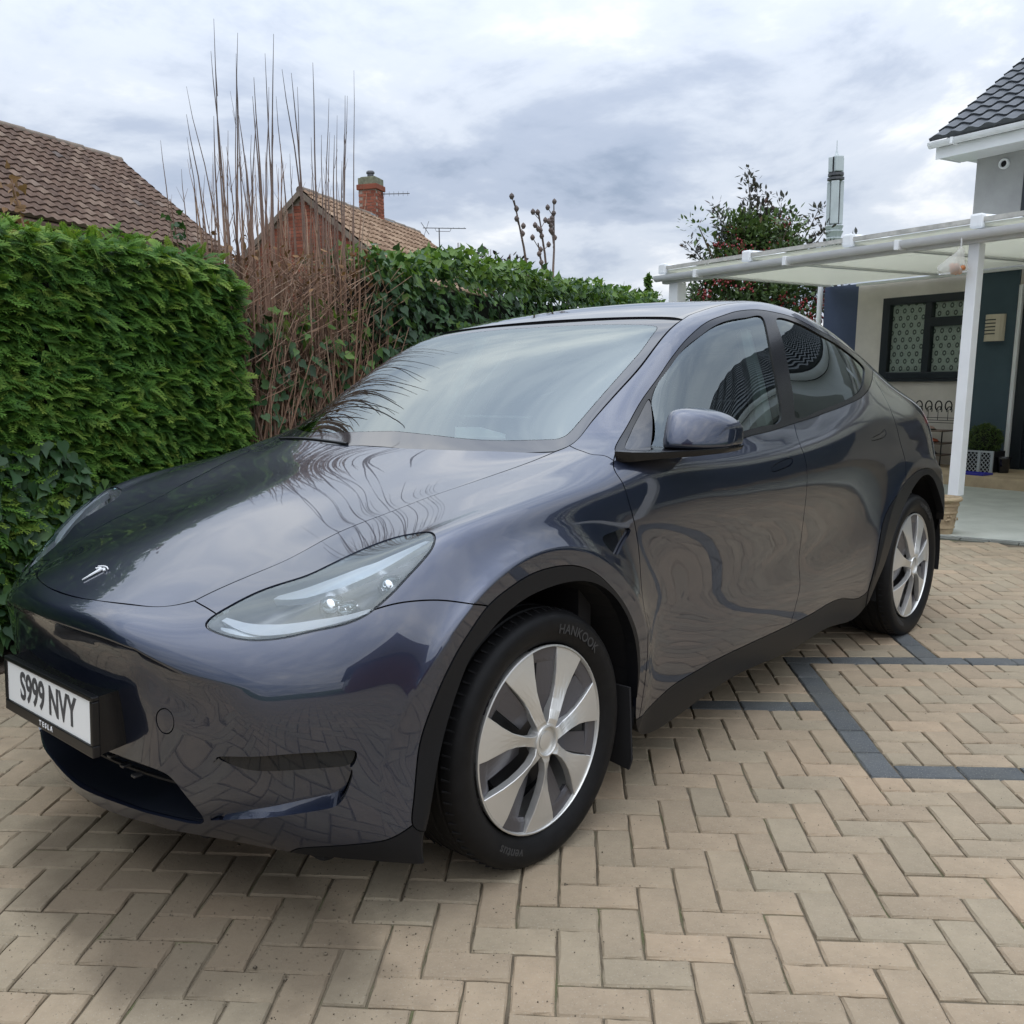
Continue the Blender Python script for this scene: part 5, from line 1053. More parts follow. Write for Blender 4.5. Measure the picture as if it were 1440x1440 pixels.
P3 = hp_np(t3, b3, z3); f3 = unit(HDv*1.0+HN*rng.normal(.2, .3, m)[:, None]+up_*rng.normal(-.1, .3, m)[:, None]); n3_ = unit(up_*1.0+HDv*.6+HN*rng.normal(0, .3, m)[:, None]); s3 = rng.uniform(.065, .125, m); sh3 = np.clip(.45+rng.normal(0, .18, m), 0, 1)
Pa = np.vstack([P1, P2, P3]); Fa = np.vstack([f1, f2, f3]); Na = np.vstack([nr1, n2_, n3_]); Sa = np.r_[s1, s2, s3]; Ra = np.r_[sh, sh2, sh3]
V_, T_ = scatter(CF[0], CF[1], Pa, frames(Fa, Na), Sa)
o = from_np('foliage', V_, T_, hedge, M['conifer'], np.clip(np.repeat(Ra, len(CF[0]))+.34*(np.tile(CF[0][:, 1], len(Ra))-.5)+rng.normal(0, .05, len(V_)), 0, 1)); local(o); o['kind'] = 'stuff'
mb = MB()
for k in range(9):
    p_ = H0+hdir*(T0+.3+k*.65)-hnor*(.45+.1*random.random()); mb.tube([p_, p_+Vector((.03, .02, 1.0)), p_+Vector((.05, .0, 1.9))], [.05, .035, .015], 7)
local(mb.build('trunks', M['bark'], hedge))['kind'] = 'stuff'
# ivy climbing the foot of the hedge
ivyl = empty('ivy_plant', H0+hdir*(-.6)+hnor*.03, 'dark ivy with broad leaves climbing the foot of the conifer hedge', 'ivy')
n = 2100
t_ = rng.uniform(-1.9, 1.5, n); top = np.where(t_ < .25, 1.06-.2*np.clip(t_+.1, 0, 9), 1.0-.42*(t_-.25))+.12*fnoise(t_, t_*0, 3.0); z = rng.uniform(.05, 1, n)**.8*np.clip(top, .2, 1.3)
b = rng.uniform(.04, .135, n)
P1 = hp_np(t_, b, z); f1 = unit(HN*rng.normal(.25, .25, n)[:, None]+HDv*rng.normal(0, .55, n)[:, None]-up_*rng.uniform(.3, 1, n)[:, None]); n1_ = unit(HN*1.0+up_*rng.uniform(.1, .9, n)[:, None]+HDv*rng.normal(0, .35, n)[:, None])
V_, T_ = scatter(IL[0], IL[1], P1, frames(f1, n1_), rng.uniform(.045, .095, n))
o = from_np('leaves', V_, T_, ivyl, M['ivy'], np.repeat(np.clip(.45+rng.normal(0, .22, n), 0, 1), len(IL[0])), smooth=True); local(o); o['kind'] = 'stuff'
# ------------------------------------------------------------------ cut-back shrub with tall bare stems
S0t, S1t = 1.60, 3.10
shrub = empty('coppiced_shrub', H0+hdir*2.2-hnor*.3, 'leafless brown shrub clipped low, with tall bare shoots standing above it', 'shrub')
rs = random.Random(11)
# tall shoots: (image-derived) position along the line, height, sideways lean
def along(px_x):  # distance along the hedge line whose direction from the camera matches an image column
    return px_x
# (top along the line, top height, position at the clipped height, that height, depth)
TALL = [(1.68, 3.45, 1.64, 2.17, -0.07),
 (1.62, 3.25, 1.66, 2.4, -0.07),
 (1.53, 3.05, 1.7, 2.2, -0.17),
 (1.57, 2.91, 1.67, 2.22, -0.25),
 (1.6, 2.79, 1.68, 2.32, -0.33),
 (1.74, 2.93, 1.75, 2.31, -0.22),
 (1.99, 3.48, 1.9, 2.22, -0.21),
 (2.15, 3.43, 2.02, 2.18, -0.33),
 (2.07, 3.32, 2.09, 2.25, -0.33),
 (1.92, 3.17, 1.92, 2.14, -0.0),
 (2.02, 3.1, 2.04, 2.22, -0.12),
 (2.37, 3.59, 2.31, 2.2, -0.27),
 (2.27, 3.44, 2.24, 2.25, -0.2),
 (2.01, 3.13, 1.94, 2.2, -0.01),
 (1.84, 2.94, 1.86, 2.2, -0.04),
 (2.15, 3.04, 2.04, 2.22, -0.05),
 (2.4, 3.21, 2.41, 2.27, -0.21),
 (2.42, 3.38, 2.54, 2.41, -0.18),
 (2.41, 3.34, 2.45, 2.52, -0.11),
 (2.77, 3.38, 2.71, 2.32, -0.33),
 (2.7, 3.49, 2.65, 2.3, -0.16),
 (2.97, 3.33, 2.86, 2.33, -0.25),
 (2.72, 3.02, 2.63, 2.28, -0.04),
 (3.16, 3.13, 3.08, 2.36, -0.33),
 (2.93, 3.19, 2.82, 2.31, -0.11),
 (2.92, 3.31, 2.82, 2.31, -0.05),
 (3.28, 3.43, 3.12, 2.5, -0.27),
 (3.04, 3.51, 2.92, 2.32, -0.04),
 (3.02, 2.73, 2.97, 2.19, -0.04),
 (2.26, 3.06, 2.17, 2.26, -0.34),
 (1.48, 2.76, 1.51, 2.22, -0.1),
 (1.69, 2.69, 1.73, 2.26, -0.35),
 (1.86, 2.87, 1.78, 2.2, -0.17),
 (2.73, 3.01, 2.7, 2.24, -0.2),
 (2.86, 2.97, 2.82, 2.26, -0.28),
 (2.54, 2.87, 2.5, 2.22, -0.24),
 (2.2, 2.84, 2.16, 2.17, -0.07),
 (1.74, 2.72, 1.74, 2.2, -0.24),
 (2.14, 2.91, 2.13, 2.19, -0.3),
 (2.95, 2.88, 2.88, 2.25, -0.11),
 (1.78, 2.72, 1.78, 2.14, -0.19),
 (1.98, 2.72, 1.94, 2.15, -0.07),
 (2.72, 2.74, 2.7, 2.25, -0.27),
 (2.91, 3.07, 2.82, 2.26, -0.24),
 (1.71, 2.74, 1.67, 2.18, -0.07)]
for _ in range(80):
    a_ = rs.uniform(1.62, 3.05); TALL.append((a_+rs.uniform(-.07, .07), rs.uniform(2.3, 2.75), a_, 2.1, rs.uniform(-.38, .03)))
for (tt, zt, tb, zb, bb) in TALL:
    if tb < 1.64: bb = -.38
    top = H0+hdir*tt+hnor*(bb+rs.uniform(-.05, .05)); top.z = zt
    mid = H0+hdir*tb+hnor*bb; mid.z = zb
    base = H0+hdir*max(1.66, tb-(tt-tb)*.3+rs.uniform(-.06, .06))+hnor*bb; base.z = .05
    q1 = mid.lerp(top, .5)+hdir*(rs.uniform(-.012, .012)-(tt-tb)*.08); q2 = mid.lerp(top, .8)+hdir*rs.uniform(-.008, .008)
    r_ = rs.uniform(.0046, .0076)*(1.0 if zt > 2.85 else .75)
    mb = MB(); mb.tube([base, base.lerp(mid, .5)+hdir*rs.uniform(-.03, .03), mid, q1, q2, top], [r_*1.5, r_*1.3, r_*1.05, r_*.7, r_*.45, r_*.2], 6)
    for k in range(rs.randrange(0, 4)):   # short side shoots and buds
        p_ = mid.lerp(top, rs.uniform(-.1, .7)); mb.tube([p_, p_+hdir*rs.uniform(-.07, .07)+Vector((0, 0, rs.uniform(.06, .2)))], [r_*.4, r_*.15], 4, cap=False)
    local(mb.build('shoot', M['stem'] if zt > 2.85 or rs.random() < .3 else M['stem_pale'], shrub, smooth=True, fixn=False))
mb = MB()
for k in range(1100):
    tt = rs.uniform(S0t, S1t+.12); bb = rs.uniform(-.42, .07); base = H0+hdir*tt+hnor*bb; base.z = rs.uniform(.02, .9)
    L = rs.uniform(.5, 1.25); lean = rs.gauss(0, .22); lean = abs(lean) if tt < 1.95 else lean
    d = (Vector((0, 0, 1))+hdir*lean+hnor*rs.gauss(0, .12)).normalized()
    p1 = base+d*L*.5+hdir*rs.uniform(-.05, .05); p2 = base+d*L+hdir*rs.uniform(-.12, .12)
    if p2.z > 2.16: p2.z = rs.uniform(1.9, 2.18); p1.z = min(p1.z, p2.z-.1)
    r_ = rs.uniform(.003, .0075); mb.cr = rs.random(); mb.tube([base, p1, p2], [r_, r_*.8, r_*.45], 5, cap=False)
for k in range(2000):  # fine side twigs, densest at the clipped top
    tt = rs.uniform(S0t, S1t+.15); bb = rs.uniform(-.40, .08); base = H0+hdir*tt+hnor*bb; base.z = rs.uniform(1.0, 2.05)
    d = (Vector((0, 0, .5))+hdir*rs.gauss(0, .7)+hnor*rs.gauss(.1, .4)).normalized(); L = rs.uniform(.08, .32)
    p2 = base+d*L; p2.z = min(p2.z, 2.15); mb.cr = rs.random(); mb.tube([base, p2], [.0032, .0016], 4, cap=False)
for k in range(70):   # heavy old stools near the ground
    tt = rs.uniform(S0t, S1t); bb = rs.uniform(-.2, .06); base = H0+hdir*tt+hnor*bb
    mb.tube([base, base+Vector((rs.uniform(-.06, .06), rs.uniform(-.06, .06), .5)), base+Vector((rs.uniform(-.12, .12), rs.uniform(-.12, .12), 1.1))], [.017, .013, .008], 6, cap=False)
o = local(mb.build('twigs', M['stem_pale'], shrub, fixn=False, rnd=True)); o['kind'] = 'stuff'
n = 420; t_ = rng.uniform(S0t, S1t+.2, n); z = 2.05+rng.normal(0, .10, n); P1 = hp_np(t_, rng.uniform(-.4, .1, n), z)
V_, T_ = scatter(OL[0], OL[1], P1, frames(unit(rng.normal(0, 1, (n, 3))), unit(rng.normal(0, 1, (n, 3)))), rng.uniform(.03, .065, n))
o = local(from_np('dead_leaves', V_, T_, shrub, M['dead'], np.repeat(rng.random(n), len(OL[0])))); o['kind'] = 'stuff'
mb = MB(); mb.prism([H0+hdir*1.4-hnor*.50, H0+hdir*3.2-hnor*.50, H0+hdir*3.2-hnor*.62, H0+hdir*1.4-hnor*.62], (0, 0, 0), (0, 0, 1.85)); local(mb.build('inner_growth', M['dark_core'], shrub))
# ------------------------------------------------------------------ ivy-clad boundary
def ivy_wall(name, ta, tb, zt, label, n, mat, size, bulge=.0, zlo=.2):
    e = empty(name, H0+hdir*((ta+tb)/2)-hnor*.3, label, 'ivy' if 'ivy' in name else 'hedge')
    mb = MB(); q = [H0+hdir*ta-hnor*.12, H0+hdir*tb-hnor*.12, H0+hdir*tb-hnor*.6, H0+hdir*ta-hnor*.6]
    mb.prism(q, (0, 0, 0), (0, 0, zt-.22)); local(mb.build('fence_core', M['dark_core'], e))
    nf = int(n*.72); t_ = rng.uniform(ta, tb, nf); top = zt+.10*fnoise(t_, 0*t_, 1.6, 5.0)+.05*fnoise(t_, 0*t_, 5.0, 1.0); z = zlo+(top-zlo)*rng.random(nf)**.85
    b = .0+.10*fnoise(t_, z, 1.7, 9.0)+.05*fnoise(t_, z, 5.0, 3.0)+rng.uniform(-.07, .06, nf)
    P1 = hp_np(t_, b, z); f1 = unit(HN*rng.normal(.35, .3, nf)[:, None]+HDv*rng.normal(0, .5, nf)[:, None]-up_*rng.uniform(.2, 1, nf)[:, None]); n1_ = unit(HN*1.0+up_*rng.uniform(.0, 1.0, nf)[:, None]+HDv*rng.normal(0, .45, nf)[:, None])
    nt2 = n-nf; t2 = rng.uniform(ta, tb, nt2); b2 = rng.uniform(-.6, .08, nt2); z2 = zt+.10*fnoise(t2, 0*t2, 1.6, 5.0)+rng.uniform(-.12, .10, nt2)
    P2 = hp_np(t2, b2, z2); f2 = unit(rng.normal(0, 1, (nt2, 3))+np.array([0, 0, .5])); n2_ = unit(rng.normal(0, .6, (nt2, 3))+np.array([0, -.3, 1.0]))
    Pq = np.vstack([P1, P2]); hi = np.clip((Pq[:, 2]-(zt-.45))/.5, 0, 1)
    rn = np.clip(.38+rng.normal(0, .2, n)+.28*hi, 0, 1)
    lightm = rng.random(n) < (.12+.55*hi)
    Fq = np.vstack([f1, f2]); Nq = np.vstack([n1_, n2_]); Sq = rng.uniform(size[0], size[1], n)
    for sel, mt, nm in ((~lightm, mat, 'leaves'), (lightm, M['ivy_light'], 'young_leaves')):
        V_, T_ = scatter(IL[0], IL[1], Pq[sel], frames(Fq[sel], Nq[sel]), Sq[sel])
        o = local(from_np(nm, V_, T_, e, mt, np.repeat(rn[sel], len(IL[0])), smooth=True)); o['kind'] = 'stuff'
    return e
ivy_wall('ivy_hedge', 3.0, 9.9, 2.27, 'long ivy-covered boundary hedge behind the car roof', 10500, M['ivy'], (.05, .098))
ivy_wall('ivy_plant', 1.62, 3.0, 1.72, 'ivy growing through the bare brown shrub beside the conifer hedge', 420, M['ivy'], (.055, .10), zlo=.75)
# soil strip along the foot of the hedge
mb = MB(); mb.prism([H0+hdir*(-7)+hnor*.16, H0+hdir*10+hnor*.16, H0+hdir*10-hnor*1.2, H0+hdir*(-7)-hnor*1.2], (0, 0, -.06), (0, 0, .012)); tag(mb.build('soil_bed', M['soil']), kind='structure')
# ------------------------------------------------------------------ the house with the canopy (right)
def render_mat(name, col, v=.12):
    m = Mat(name); n = m.noise(2.2, 6, .62); g = m.noise(45, 4, .6)
    m.set(Base_Color=m.ramp(n, [(.3, tuple(c*(1-v) for c in col)), (.7, tuple(c*(1+v) for c in col))]), Roughness=.85, Specular_IOR_Level=.2); m.bump(g, .35, .006); return m.m
M['wall_grey'] = render_mat('grey_render', (.36, .365, .36)); M['wall_pale'] = render_mat('pale_render', (.60, .56, .50))
M['wall_teal'] = render_mat('teal_render', (.065, .098, .118)); M['wall_blue'] = render_mat('blue_render', (.072, .092, .145))
M['upvc'] = simple('white_upvc', (.78, .80, .81), .32, var=.04, vs=4); M['anthracite'] = simple('anthracite_frame', (.014, .019, .024), .4)
M['gutter'] = simple('white_gutter', (.70, .72, .74), .35, var=.06, vs=6)
def poly_mat():
    m = Mat('canopy_sheet'); m.set(Base_Color=(.72, .72, .66), Roughness=.4); tl = m.node('ShaderNodeBsdfTranslucent'); tl.inputs[0].default_value = (.80, .80, .72, 1)
    mx = m.node('ShaderNodeMixShader'); mx.inputs[0].default_value = .54; m.l(m.b.outputs[0], mx.inputs[1]); m.l(tl.outputs[0], mx.inputs[2]); m.l(mx.outputs[0], m.o.inputs[0]); return m.m
M['poly'] = poly_mat()
M['polyedge'] = simple('canopy_edge', (.45, .44, .40), .5, var=.3, vs=9)
M['tile_grey'] = simple('slate_grey_tile', (.060, .068, .078), .55, var=.25, vs=5, bump=(90, .3, .004))
def tile_mat(name, stops):
    m = Mat(name); c = m.ramp(m.rnd(), stops); n = m.noise(3.2, 6, .65); c = m.mix(.5, c, m.ramp(n, [(.3, .3), (.7, .7)]), 'OVERLAY')
    l_ = m.noise(14, 4, .7); c = m.mix(m.ramp(l_, [(.62, 0.), (.72, .5)]), c, (.26, .24, .19)); m.set(Base_Color=c, Roughness=.9, Specular_IOR_Level=.2); m.bump(m.noise(40, 4, .6), .4, .006); return m.m
M['tile_brown'] = tile_mat('brown_tile', [(0, (.090, .060, .046)), (.5, (.120, .078, .058)), (.85, (.145, .100, .075)), (.95, (.20, .145, .11)), (1, (.10, .085, .08))])
M['tile_tan'] = tile_mat('weathered_tan_tile', [(0, (.17, .105, .068)), (.5, (.235, .155, .10)), (1, (.31, .215, .145))])
M['brick_red'] = tile_mat('red_brick', [(0, (.17, .055, .035)), (.5, (.24, .080, .050)), (1, (.31, .115, .075))])
M['mortar'] = simple('mortar', (.30, .24, .20), .95, var=.2, vs=20)
M['ridge'] = simple('ridge_tile', (.17, .135, .105), .9, var=.3, vs=4)
M['lead'] = simple('lead_flashing', (.26, .28, .30), .6, var=.2, vs=10)
M['stone'] = simple('sandstone_step', (.40, .31, .20), .9, var=.22, vs=5, bump=(50, .4, .006))
M['patio'] = simple('pale_patio', (.37, .385, .345), .9, var=.14, vs=3.5, bump=(60, .4, .004))
M['edging'] = simple('grey_edging', (.105, .11, .095), .95, var=.3, vs=8, bump=(60, .5, .004))
def lace():
    m = Mat('lace_curtain'); t = m.node('ShaderNodeTexCoord'); mp = m.node('ShaderNodeMapping'); m.l(t.outputs['UV'], mp.inputs[0])
    s_ = m.node('ShaderNodeSeparateXYZ'); m.l(mp.outputs[0], s_.inputs[0])
    ry = m.math('MULTIPLY', s_.outputs[1], 11.0); row = m.math('FLOOR', ry); off = m.math('MULTIPLY', m.math('MODULO', row, 2.0), .5)
    fx = m.math('SUBTRACT', m.math('FRACT', m.math('ADD', m.math('MULTIPLY', s_.outputs[0], 9.5), off)), .5); fy = m.math('SUBTRACT', m.math('FRACT', ry), .5)
    d = m.math('SQRT', m.math('ADD', m.math('POWER', m.math('MULTIPLY', fx, 1.5), 2.0), m.math('POWER', fy, 2.0)))
    ring_ = m.math('ABSOLUTE', m.math('SUBTRACT', d, .26)); dark = m.ramp(ring_, [(.07, 1.0), (.13, 0.0)])
    n = m.noise(60, 3, .6); base = m.ramp(n, [(.35, (.62, .65, .58)), (.65, (.82, .84, .78))])
    c = m.mix(m.math('MULTIPLY', dark, .85), base, (.055, .065, .06)); m.set(Base_Color=c, Roughness=.8); return m.m
M['lace'] = lace(); M['pane'] = glass_mat('window_glass', (.86, .9, .88), 1.5)
WA0 = Vector((10.3, .6, 0)); _th = R(75); er_ = -Vector((math.cos(_th), math.sin(_th), 0)); nw = Vector((-math.sin(_th), math.cos(_th), 0)); upw = Vector((-.003, -.0264, 1))
def WP(a, b, c): return WA0+er_*a+nw*b+upw*c
MW4 = Matrix(((er_.x, nw.x, upw.x, WA0.x), (er_.y, nw.y, upw.y, WA0.y), (er_.z, nw.z, upw.z, WA0.z), (0, 0, 0, 1)))
house = empty('rendered_house', WP(1, 0, 0), 'grey rendered house with dark tiled roof, blue wall panels and dark window', 'house')
def hb(name, mat, boxes, parent=None, bevel=0.0, **k):
    mb = MB()
    for lo, hi in boxes: mb.box((lo[0], lo[1], lo[2]), (hi[0], hi[1], hi[2]), MW4)
    o = mb.build(name, mat, parent if parent is not None else house, bevel=bevel, **k)
    if parent is None or parent is house: local(o)
    return o
# ground floor and upper storey walls (butted end to end)
hb('wall', M['wall_blue'], [((-2.50, -3.0, -.1), (-1.965, 0, 2.42))])
hb('wall', M['wall_pale'], [((-1.965, -.35, -.1), (-1.58, 0, 2.42)), ((-1.58, -.35, -.1), (-.42, 0, 1.17)), ((-1.58, -.35, 2.2), (-.42, 0, 2.42)), ((-.42, -.35, -.1), (-.352, 0, 2.42))])
hb('wall', M['wall_teal'], [((-.35, -.35, -.1), (.155, .035, 2.42))])
hb('wall', M['wall_pale'], [((.155, -.35, 2.22), (1.2, 0, 2.42)), ((1.2, -.35, -.1), (2.4, 0, 2.42)), ((3.8, -.35, -.1), (4.6, 0, 2.42)), ((2.4, -.35, -.1), (3.8, 0, .9)), ((2.4, -.35, 2.1), (3.8, 0, 2.42))])
hb('wall', M['wall_teal'], [((4.6, -.35, -.1), (10.5, .0, 2.42))])  # unseen stretch; shade for the car's door reflections is put into this dark colour
hb('wall', M['wall_grey'], [((-.484, -5.5, 2.42), (10.5, 0, 3.86))])
hb('wall', M['wall_grey'], [((-1.96, -5.5, -.1), (10.5, -3.02, 2.42))])
win = hb('window', M['anthracite'], [((-1.58, -.08, 1.17), (-1.475, .012, 2.2)), ((-.475, -.08, 1.17), (-.42, .012, 2.2)), ((-1.475, -.08, 1.17), (-.475, .012, 1.255)), ((-1.475, -.08, 2.105), (-.475, .012, 2.2)), ((-.985, -.08, 1.255), (-.895, .014, 2.105)), ((-.895, -.08, 1.81), (-.475, .013, 1.92))], bevel=.006)
def sheet(name, mat, a0, a1, b, c0, c1, parent):
    me = bpy.data.meshes.new(name); me.from_pydata([WP(a0, b, c0), WP(a1, b, c0), WP(a1, b, c1), WP(a0, b, c1)], [], [(0, 1, 2, 3)])
    uv = me.uv_layers.new(); L = [(0, 0), ((a1-a0)/1.0, 0), ((a1-a0)/1.0, (c1-c0)), (0, c1-c0)]
    for i, q in enumerate(L): uv.data[i].uv = q
    return link(name, me, parent, mat)
for a0, a1, c0, c1 in ((-1.475, -.985, 1.255, 2.105), (-.895, -.475, 1.255, 1.81), (-.895, -.475, 1.92, 2.105)):
    p_ = sheet('pane', M['pane'], a0, a1, -.02, c0, c1, win); 
    cu_ = sheet('net_curtain', M['lace'], a0, a1, -.07, c0, c1, win)
hb('window_sill', M['anthracite'], [((-1.62, 0, 1.135), (-.38, .06, 1.168))], win)
# front door
door = hb('front_door', M['anthracite'], [((.205, -.12, .12), (.33, -.01, 2.2)), ((1.06, -.12, .12), (1.18, -.01, 2.2)), ((.33, -.12, 2.08), (1.06, -.01, 2.2)), ((.33, -.10, .12), (1.06, -.04, .30)), ((.33, -.11, .30), (.42, -.03, 2.08)), ((.97, -.11, .30), (1.06, -.03, 2.08)), ((.42, -.09, .30), (.97, -.05, 2.08))], bevel=.006)
hb('door_frame', M['upvc'], [((.158, -.02, .12), (.20, .025, 2.22)), ((1.185, -.02, .12), (1.23, .025, 2.22))], door)
hb('door_handle', M['darkmetal'], [((.345, -.03, 1.02), (.375, -.01, 1.24)), ((.33, -.01, 1.16), (.45, .01, 1.185))], door, bevel=.004)
# upper windows and a big lower one further along
for a0, a1, c0, c1 in ((.08, 1.3, 2.9, 3.65), (3.2, 4.8, 2.85, 3.65), (2.4, 3.8, .9, 2.1), (6.6, 8.0, 2.85, 3.65)):
    w_ = hb('window', M['anthracite'], [((a0, -.04, c0), (a0+.06, .012, c1)), ((a1-.06, -.04, c0), (a1, .012, c1)), ((a0+.06, -.04, c0), (a1-.06, .012, c0+.06)), ((a0+.06, -.04, c1-.06), (a1-.06, .012, c1)), (((a0+a1)/2-.03, -.04, c0+.06), ((a0+a1)/2+.03, .012, c1-.06))])
    hb('pane', M['frit'], [((a0+.05, .001, c0+.05), (a1-.05, .004, c1-.05))], w_)
    hb('window_sill', M['anthracite'], [((a0-.04, .0, c0-.03), (a1+.04, .06, c0-.002))], w_)
# eaves: soffit, fascia, gutter
hb('soffit', M['upvc'], [((-.66, 0.002, 3.70), (10.6, .46, 3.72)), ((-.66, -5.5, 3.72), (-.486, 0, 3.74))])
hb('fascia', M['upvc'], [((-.70, .46, 3.69), (10.6, .485, 3.86)), ((-.70, .0, 3.70), (-.68, .46, 3.84))])
mb = MB(); pf = [(.55+.058*math.cos(a), 3.865-.062*math.sin(a)) for a in np.linspace(0, math.pi, 9)]
n = len(pf); vs = [WP(-.74, b_, c_) for b_, c_ in pf]+[WP(10.6, b_, c_) for b_, c_ in pf]
fs = [(i, i+1, n+i+1, n+i) for i in range(n-1)]+[tuple(range(n)), tuple(range(2*n-1, n-1, -1))]; mb.add(vs, fs); local(mb.build('gutter', M['gutter'], house, smooth=True, fixn=False))
hb('gutter_bracket', M['upvc'], [((-.46, .48, 3.80), (-.43, .615, 3.872))], bevel=.004)
# roof slope of dark interlocking tiles, each laid over the one below
def tile_mesh(w, g, th, amp):
    xs = np.linspace(0, w*1.04, 8); vs = []
    for y, lift in ((0, th*1.6), (g*1.12, 0.0)):
        for x in xs: vs.append((x, y, lift+amp*(.5-.5*math.cos(2*math.pi*x/w))**1.0))
    for x in xs: vs.append((x, .004, -.012))
    n = len(xs); fs = [(i, i+1, n+i+1, n+i) for i in range(n-1)]+[(2*n+i, 2*n+i+1, i+1, i) for i in range(n-1)]
    return vs, fs
def tiled_slope(parent, O, ex, ey, nx, ny, w, g, mat, th, amp, limit, lim_fn=None, name='roof_tile'):
    ex = ex.normalized(); ey = ey.normalized(); ez = ex.cross(ey).normalized()
    if ez.z < 0: ez = -ez
    vs, fs = tile_mesh(w, g, th, amp); me0 = bpy.data.meshes.new(name); me0.from_pydata(vs, [], fs); me0.materials.append(mat)
    items = []
    for i in range(nx):
        for j in range(ny):
            p_ = O+ex*(i*w)+ey*(j*g)
            if lim_fn and not lim_fn(i, j): continue
            q = project(p_+ex*w*.5+ey*g*.5); vis = q is not None and -.02 < q[0] < 1.02 and -.02 < q[1] < 1.02
            items.append((0 if vis else 1, q[2] if q else 99, i, j, p_))
    items.sort(key=lambda t_: t_[:2])
    B3 = Matrix((ex, ey, ez)).transposed().to_4x4(); rest_ = MB()
    for k, (vis, d_, i, j, p_) in enumerate(items):
        m_ = Matrix.Translation(p_+ez*random.uniform(0, th*.25)) @ B3 @ Matrix.Rotation(random.uniform(-.012, .012), 4, 'Z')
        if vis == 0 and k < limit:
            o = bpy.data.objects.new(name, me0); COL.objects.link(o); o.matrix_world = m_; o.parent = parent
            o.matrix_parent_inverse = Matrix.Translation(-parent.location)
        else:
            rest_.cr = random.random(); rest_.add([m_ @ Vector(v) for v in vs], fs)
    if rest_.v:
        o = rest_.build('roof_tiles', mat, parent, rnd=True, fixn=False); local(o); o['kind'] = 'stuff'
pit = R(32); eyr = (-nw*math.cos(pit)+Vector((0, 0, 1))*math.sin(pit))
tiled_slope(house, WP(-.72, .60, 3.885), er_, eyr, 58, 17, .195, .215, M['tile_grey'], .016, .030, 120)
mb = MB(); s0 = [WP(-.66, .5, 3.84), WP(10.6, .5, 3.84), WP(10.6, .5, 3.84)+eyr*3.75, WP(-.66, .5, 3.84)+eyr*3.75]
mb.prism(s0, (0, 0, -.03), (0, 0, .0)); s1_ = [s0[3], s0[2], s0[2]-nw*3.2-Vector((0, 0, 2.0)), s0[3]-nw*3.2-Vector((0, 0, 2.0))]; mb.prism(s1_, (0, 0, -.03), (0, 0, 0)); local(mb.build('roof_deck', M['tile_grey'], house))
mb = MB(); mb.prism([WP(-.484, 0, 3.86), WP(-.484, 0, 3.86)+(-nw*2.7+Vector((0, 0, 1.72))), WP(-.484, -5.4, 3.86)], (0, 0, 0), er_*.2); local(mb.build('gable_wall', M['wall_grey'], house))
# white vent ring on the upper wall
mb = MB(); MV = Matrix.Translation(WP(-.153, 0, 3.585)) @ nw.to_track_quat('Z', 'Y').to_matrix().to_4x4()
mb.lathe([(.058, .0), (.058, .03), (.050, .04), (.038, .035), (.036, .0)], 24, MV, cap=False); v_ = local(mb.build('wall_vent', M['upvc'], house, smooth=True))
mb = MB(); mb.lathe([(.001, .012), (.0365, .012)], 24, MV, cap=False); mb.build('vent_hole', M['gap'], v_, fixn=False)
mb = MB(); mb.tube([WP(-2.545, .04, 0), WP(-2.545, .04, 2.5)], .035, 10); local(mb.build('downpipe', M['upvc'], house, smooth=True))
# wall lamp
lamp = empty('wall_lamp', WP(-.065, .035, 1.75), 'beige half-round wall lamp with slots on the dark wall panel', 'wall lamp')
mb = MB(); n = 9; rows_ = [1.597, 1.66]+[z_+o_ for z_ in (1.675, 1.715, 1.755, 1.795, 1.835) for o_ in (0, .014)]+[1.865, 1.903]
prof = [(-.065+.11*math.cos(a), .04+.085*math.sin(a)) for a in np.linspace(0, math.pi, n)]
vs = [WP(a, b, c) for c in rows_ for a, b in prof]; fs = []
for r_ in range(len(rows_)-1):
    slot = any(abs(rows_[r_]-z_) < .001 for z_ in (1.675, 1.715, 1.755, 1.795, 1.835))
    for k in range(n-1):
        if slot and k >= 3: continue
        fs.append((r_*n+k, r_*n+k+1, (r_+1)*n+k+1, (r_+1)*n+k))
M['lampshade'] = simple('lamp_shade', (.58, .52, .40), .5, var=.06)
mb.add(vs, fs); o = mb.build('lamp_shade', M['lampshade'], lamp, fixn=False); local(o); sm = o.modifiers.new('thick', 'SOLIDIFY'); sm.thickness = .006; sm.offset = -1
local(hb('back_plate', M['darkmetal'], [((-.175, .036, 1.60), (.045, .045, 1.90))], lamp))
# canopy
CA = 1.835
canopy = empty('white_canopy', WP(0, 3.75, 0), 'white lean-to canopy on slim posts in front of the house', 'canopy')
def cb(name, mat, boxes, bevel=0.0): return local(hb(name, mat, boxes, canopy, bevel=bevel))
B0 = 3.75; aL, aR = -3.55+CA, 10.4
def slope_c(b): return 2.40+(B0-b)*.012
cb('gutter_beam', M['gutter'], [((aL, B0-.09, 2.262), (aR, B0+.0, 2.345))], .02)
mb = MB(); pf = [(B0+.05+.052*math.cos(a), 2.348-.062*math.sin(a)) for a in np.linspace(0, math.pi, 9)]; n = len(pf)
vs = [WP(aL-.03, b_, c_) for b_, c_ in pf]+[WP(aR, b_, c_) for b_, c_ in pf]; mb.add(vs, [(i, i+1, n+i+1, n+i) for i in range(n-1)]+[tuple(range(n)), tuple(range(2*n-1, n-1, -1))]); local(mb.build('gutter', M['gutter'], canopy, smooth=True, fixn=False))
for a in np.arange(-2.95, 3.5, 1.15): cb('gutter_bracket', M['upvc'], [((a+CA-.02, B0-.01, 2.275), (a+CA+.02, B0+.112, 2.356))], .004)
cb('wall_plate', M['upvc'], [((-1.955, .037, 2.385), (aR, .075, 2.418))])
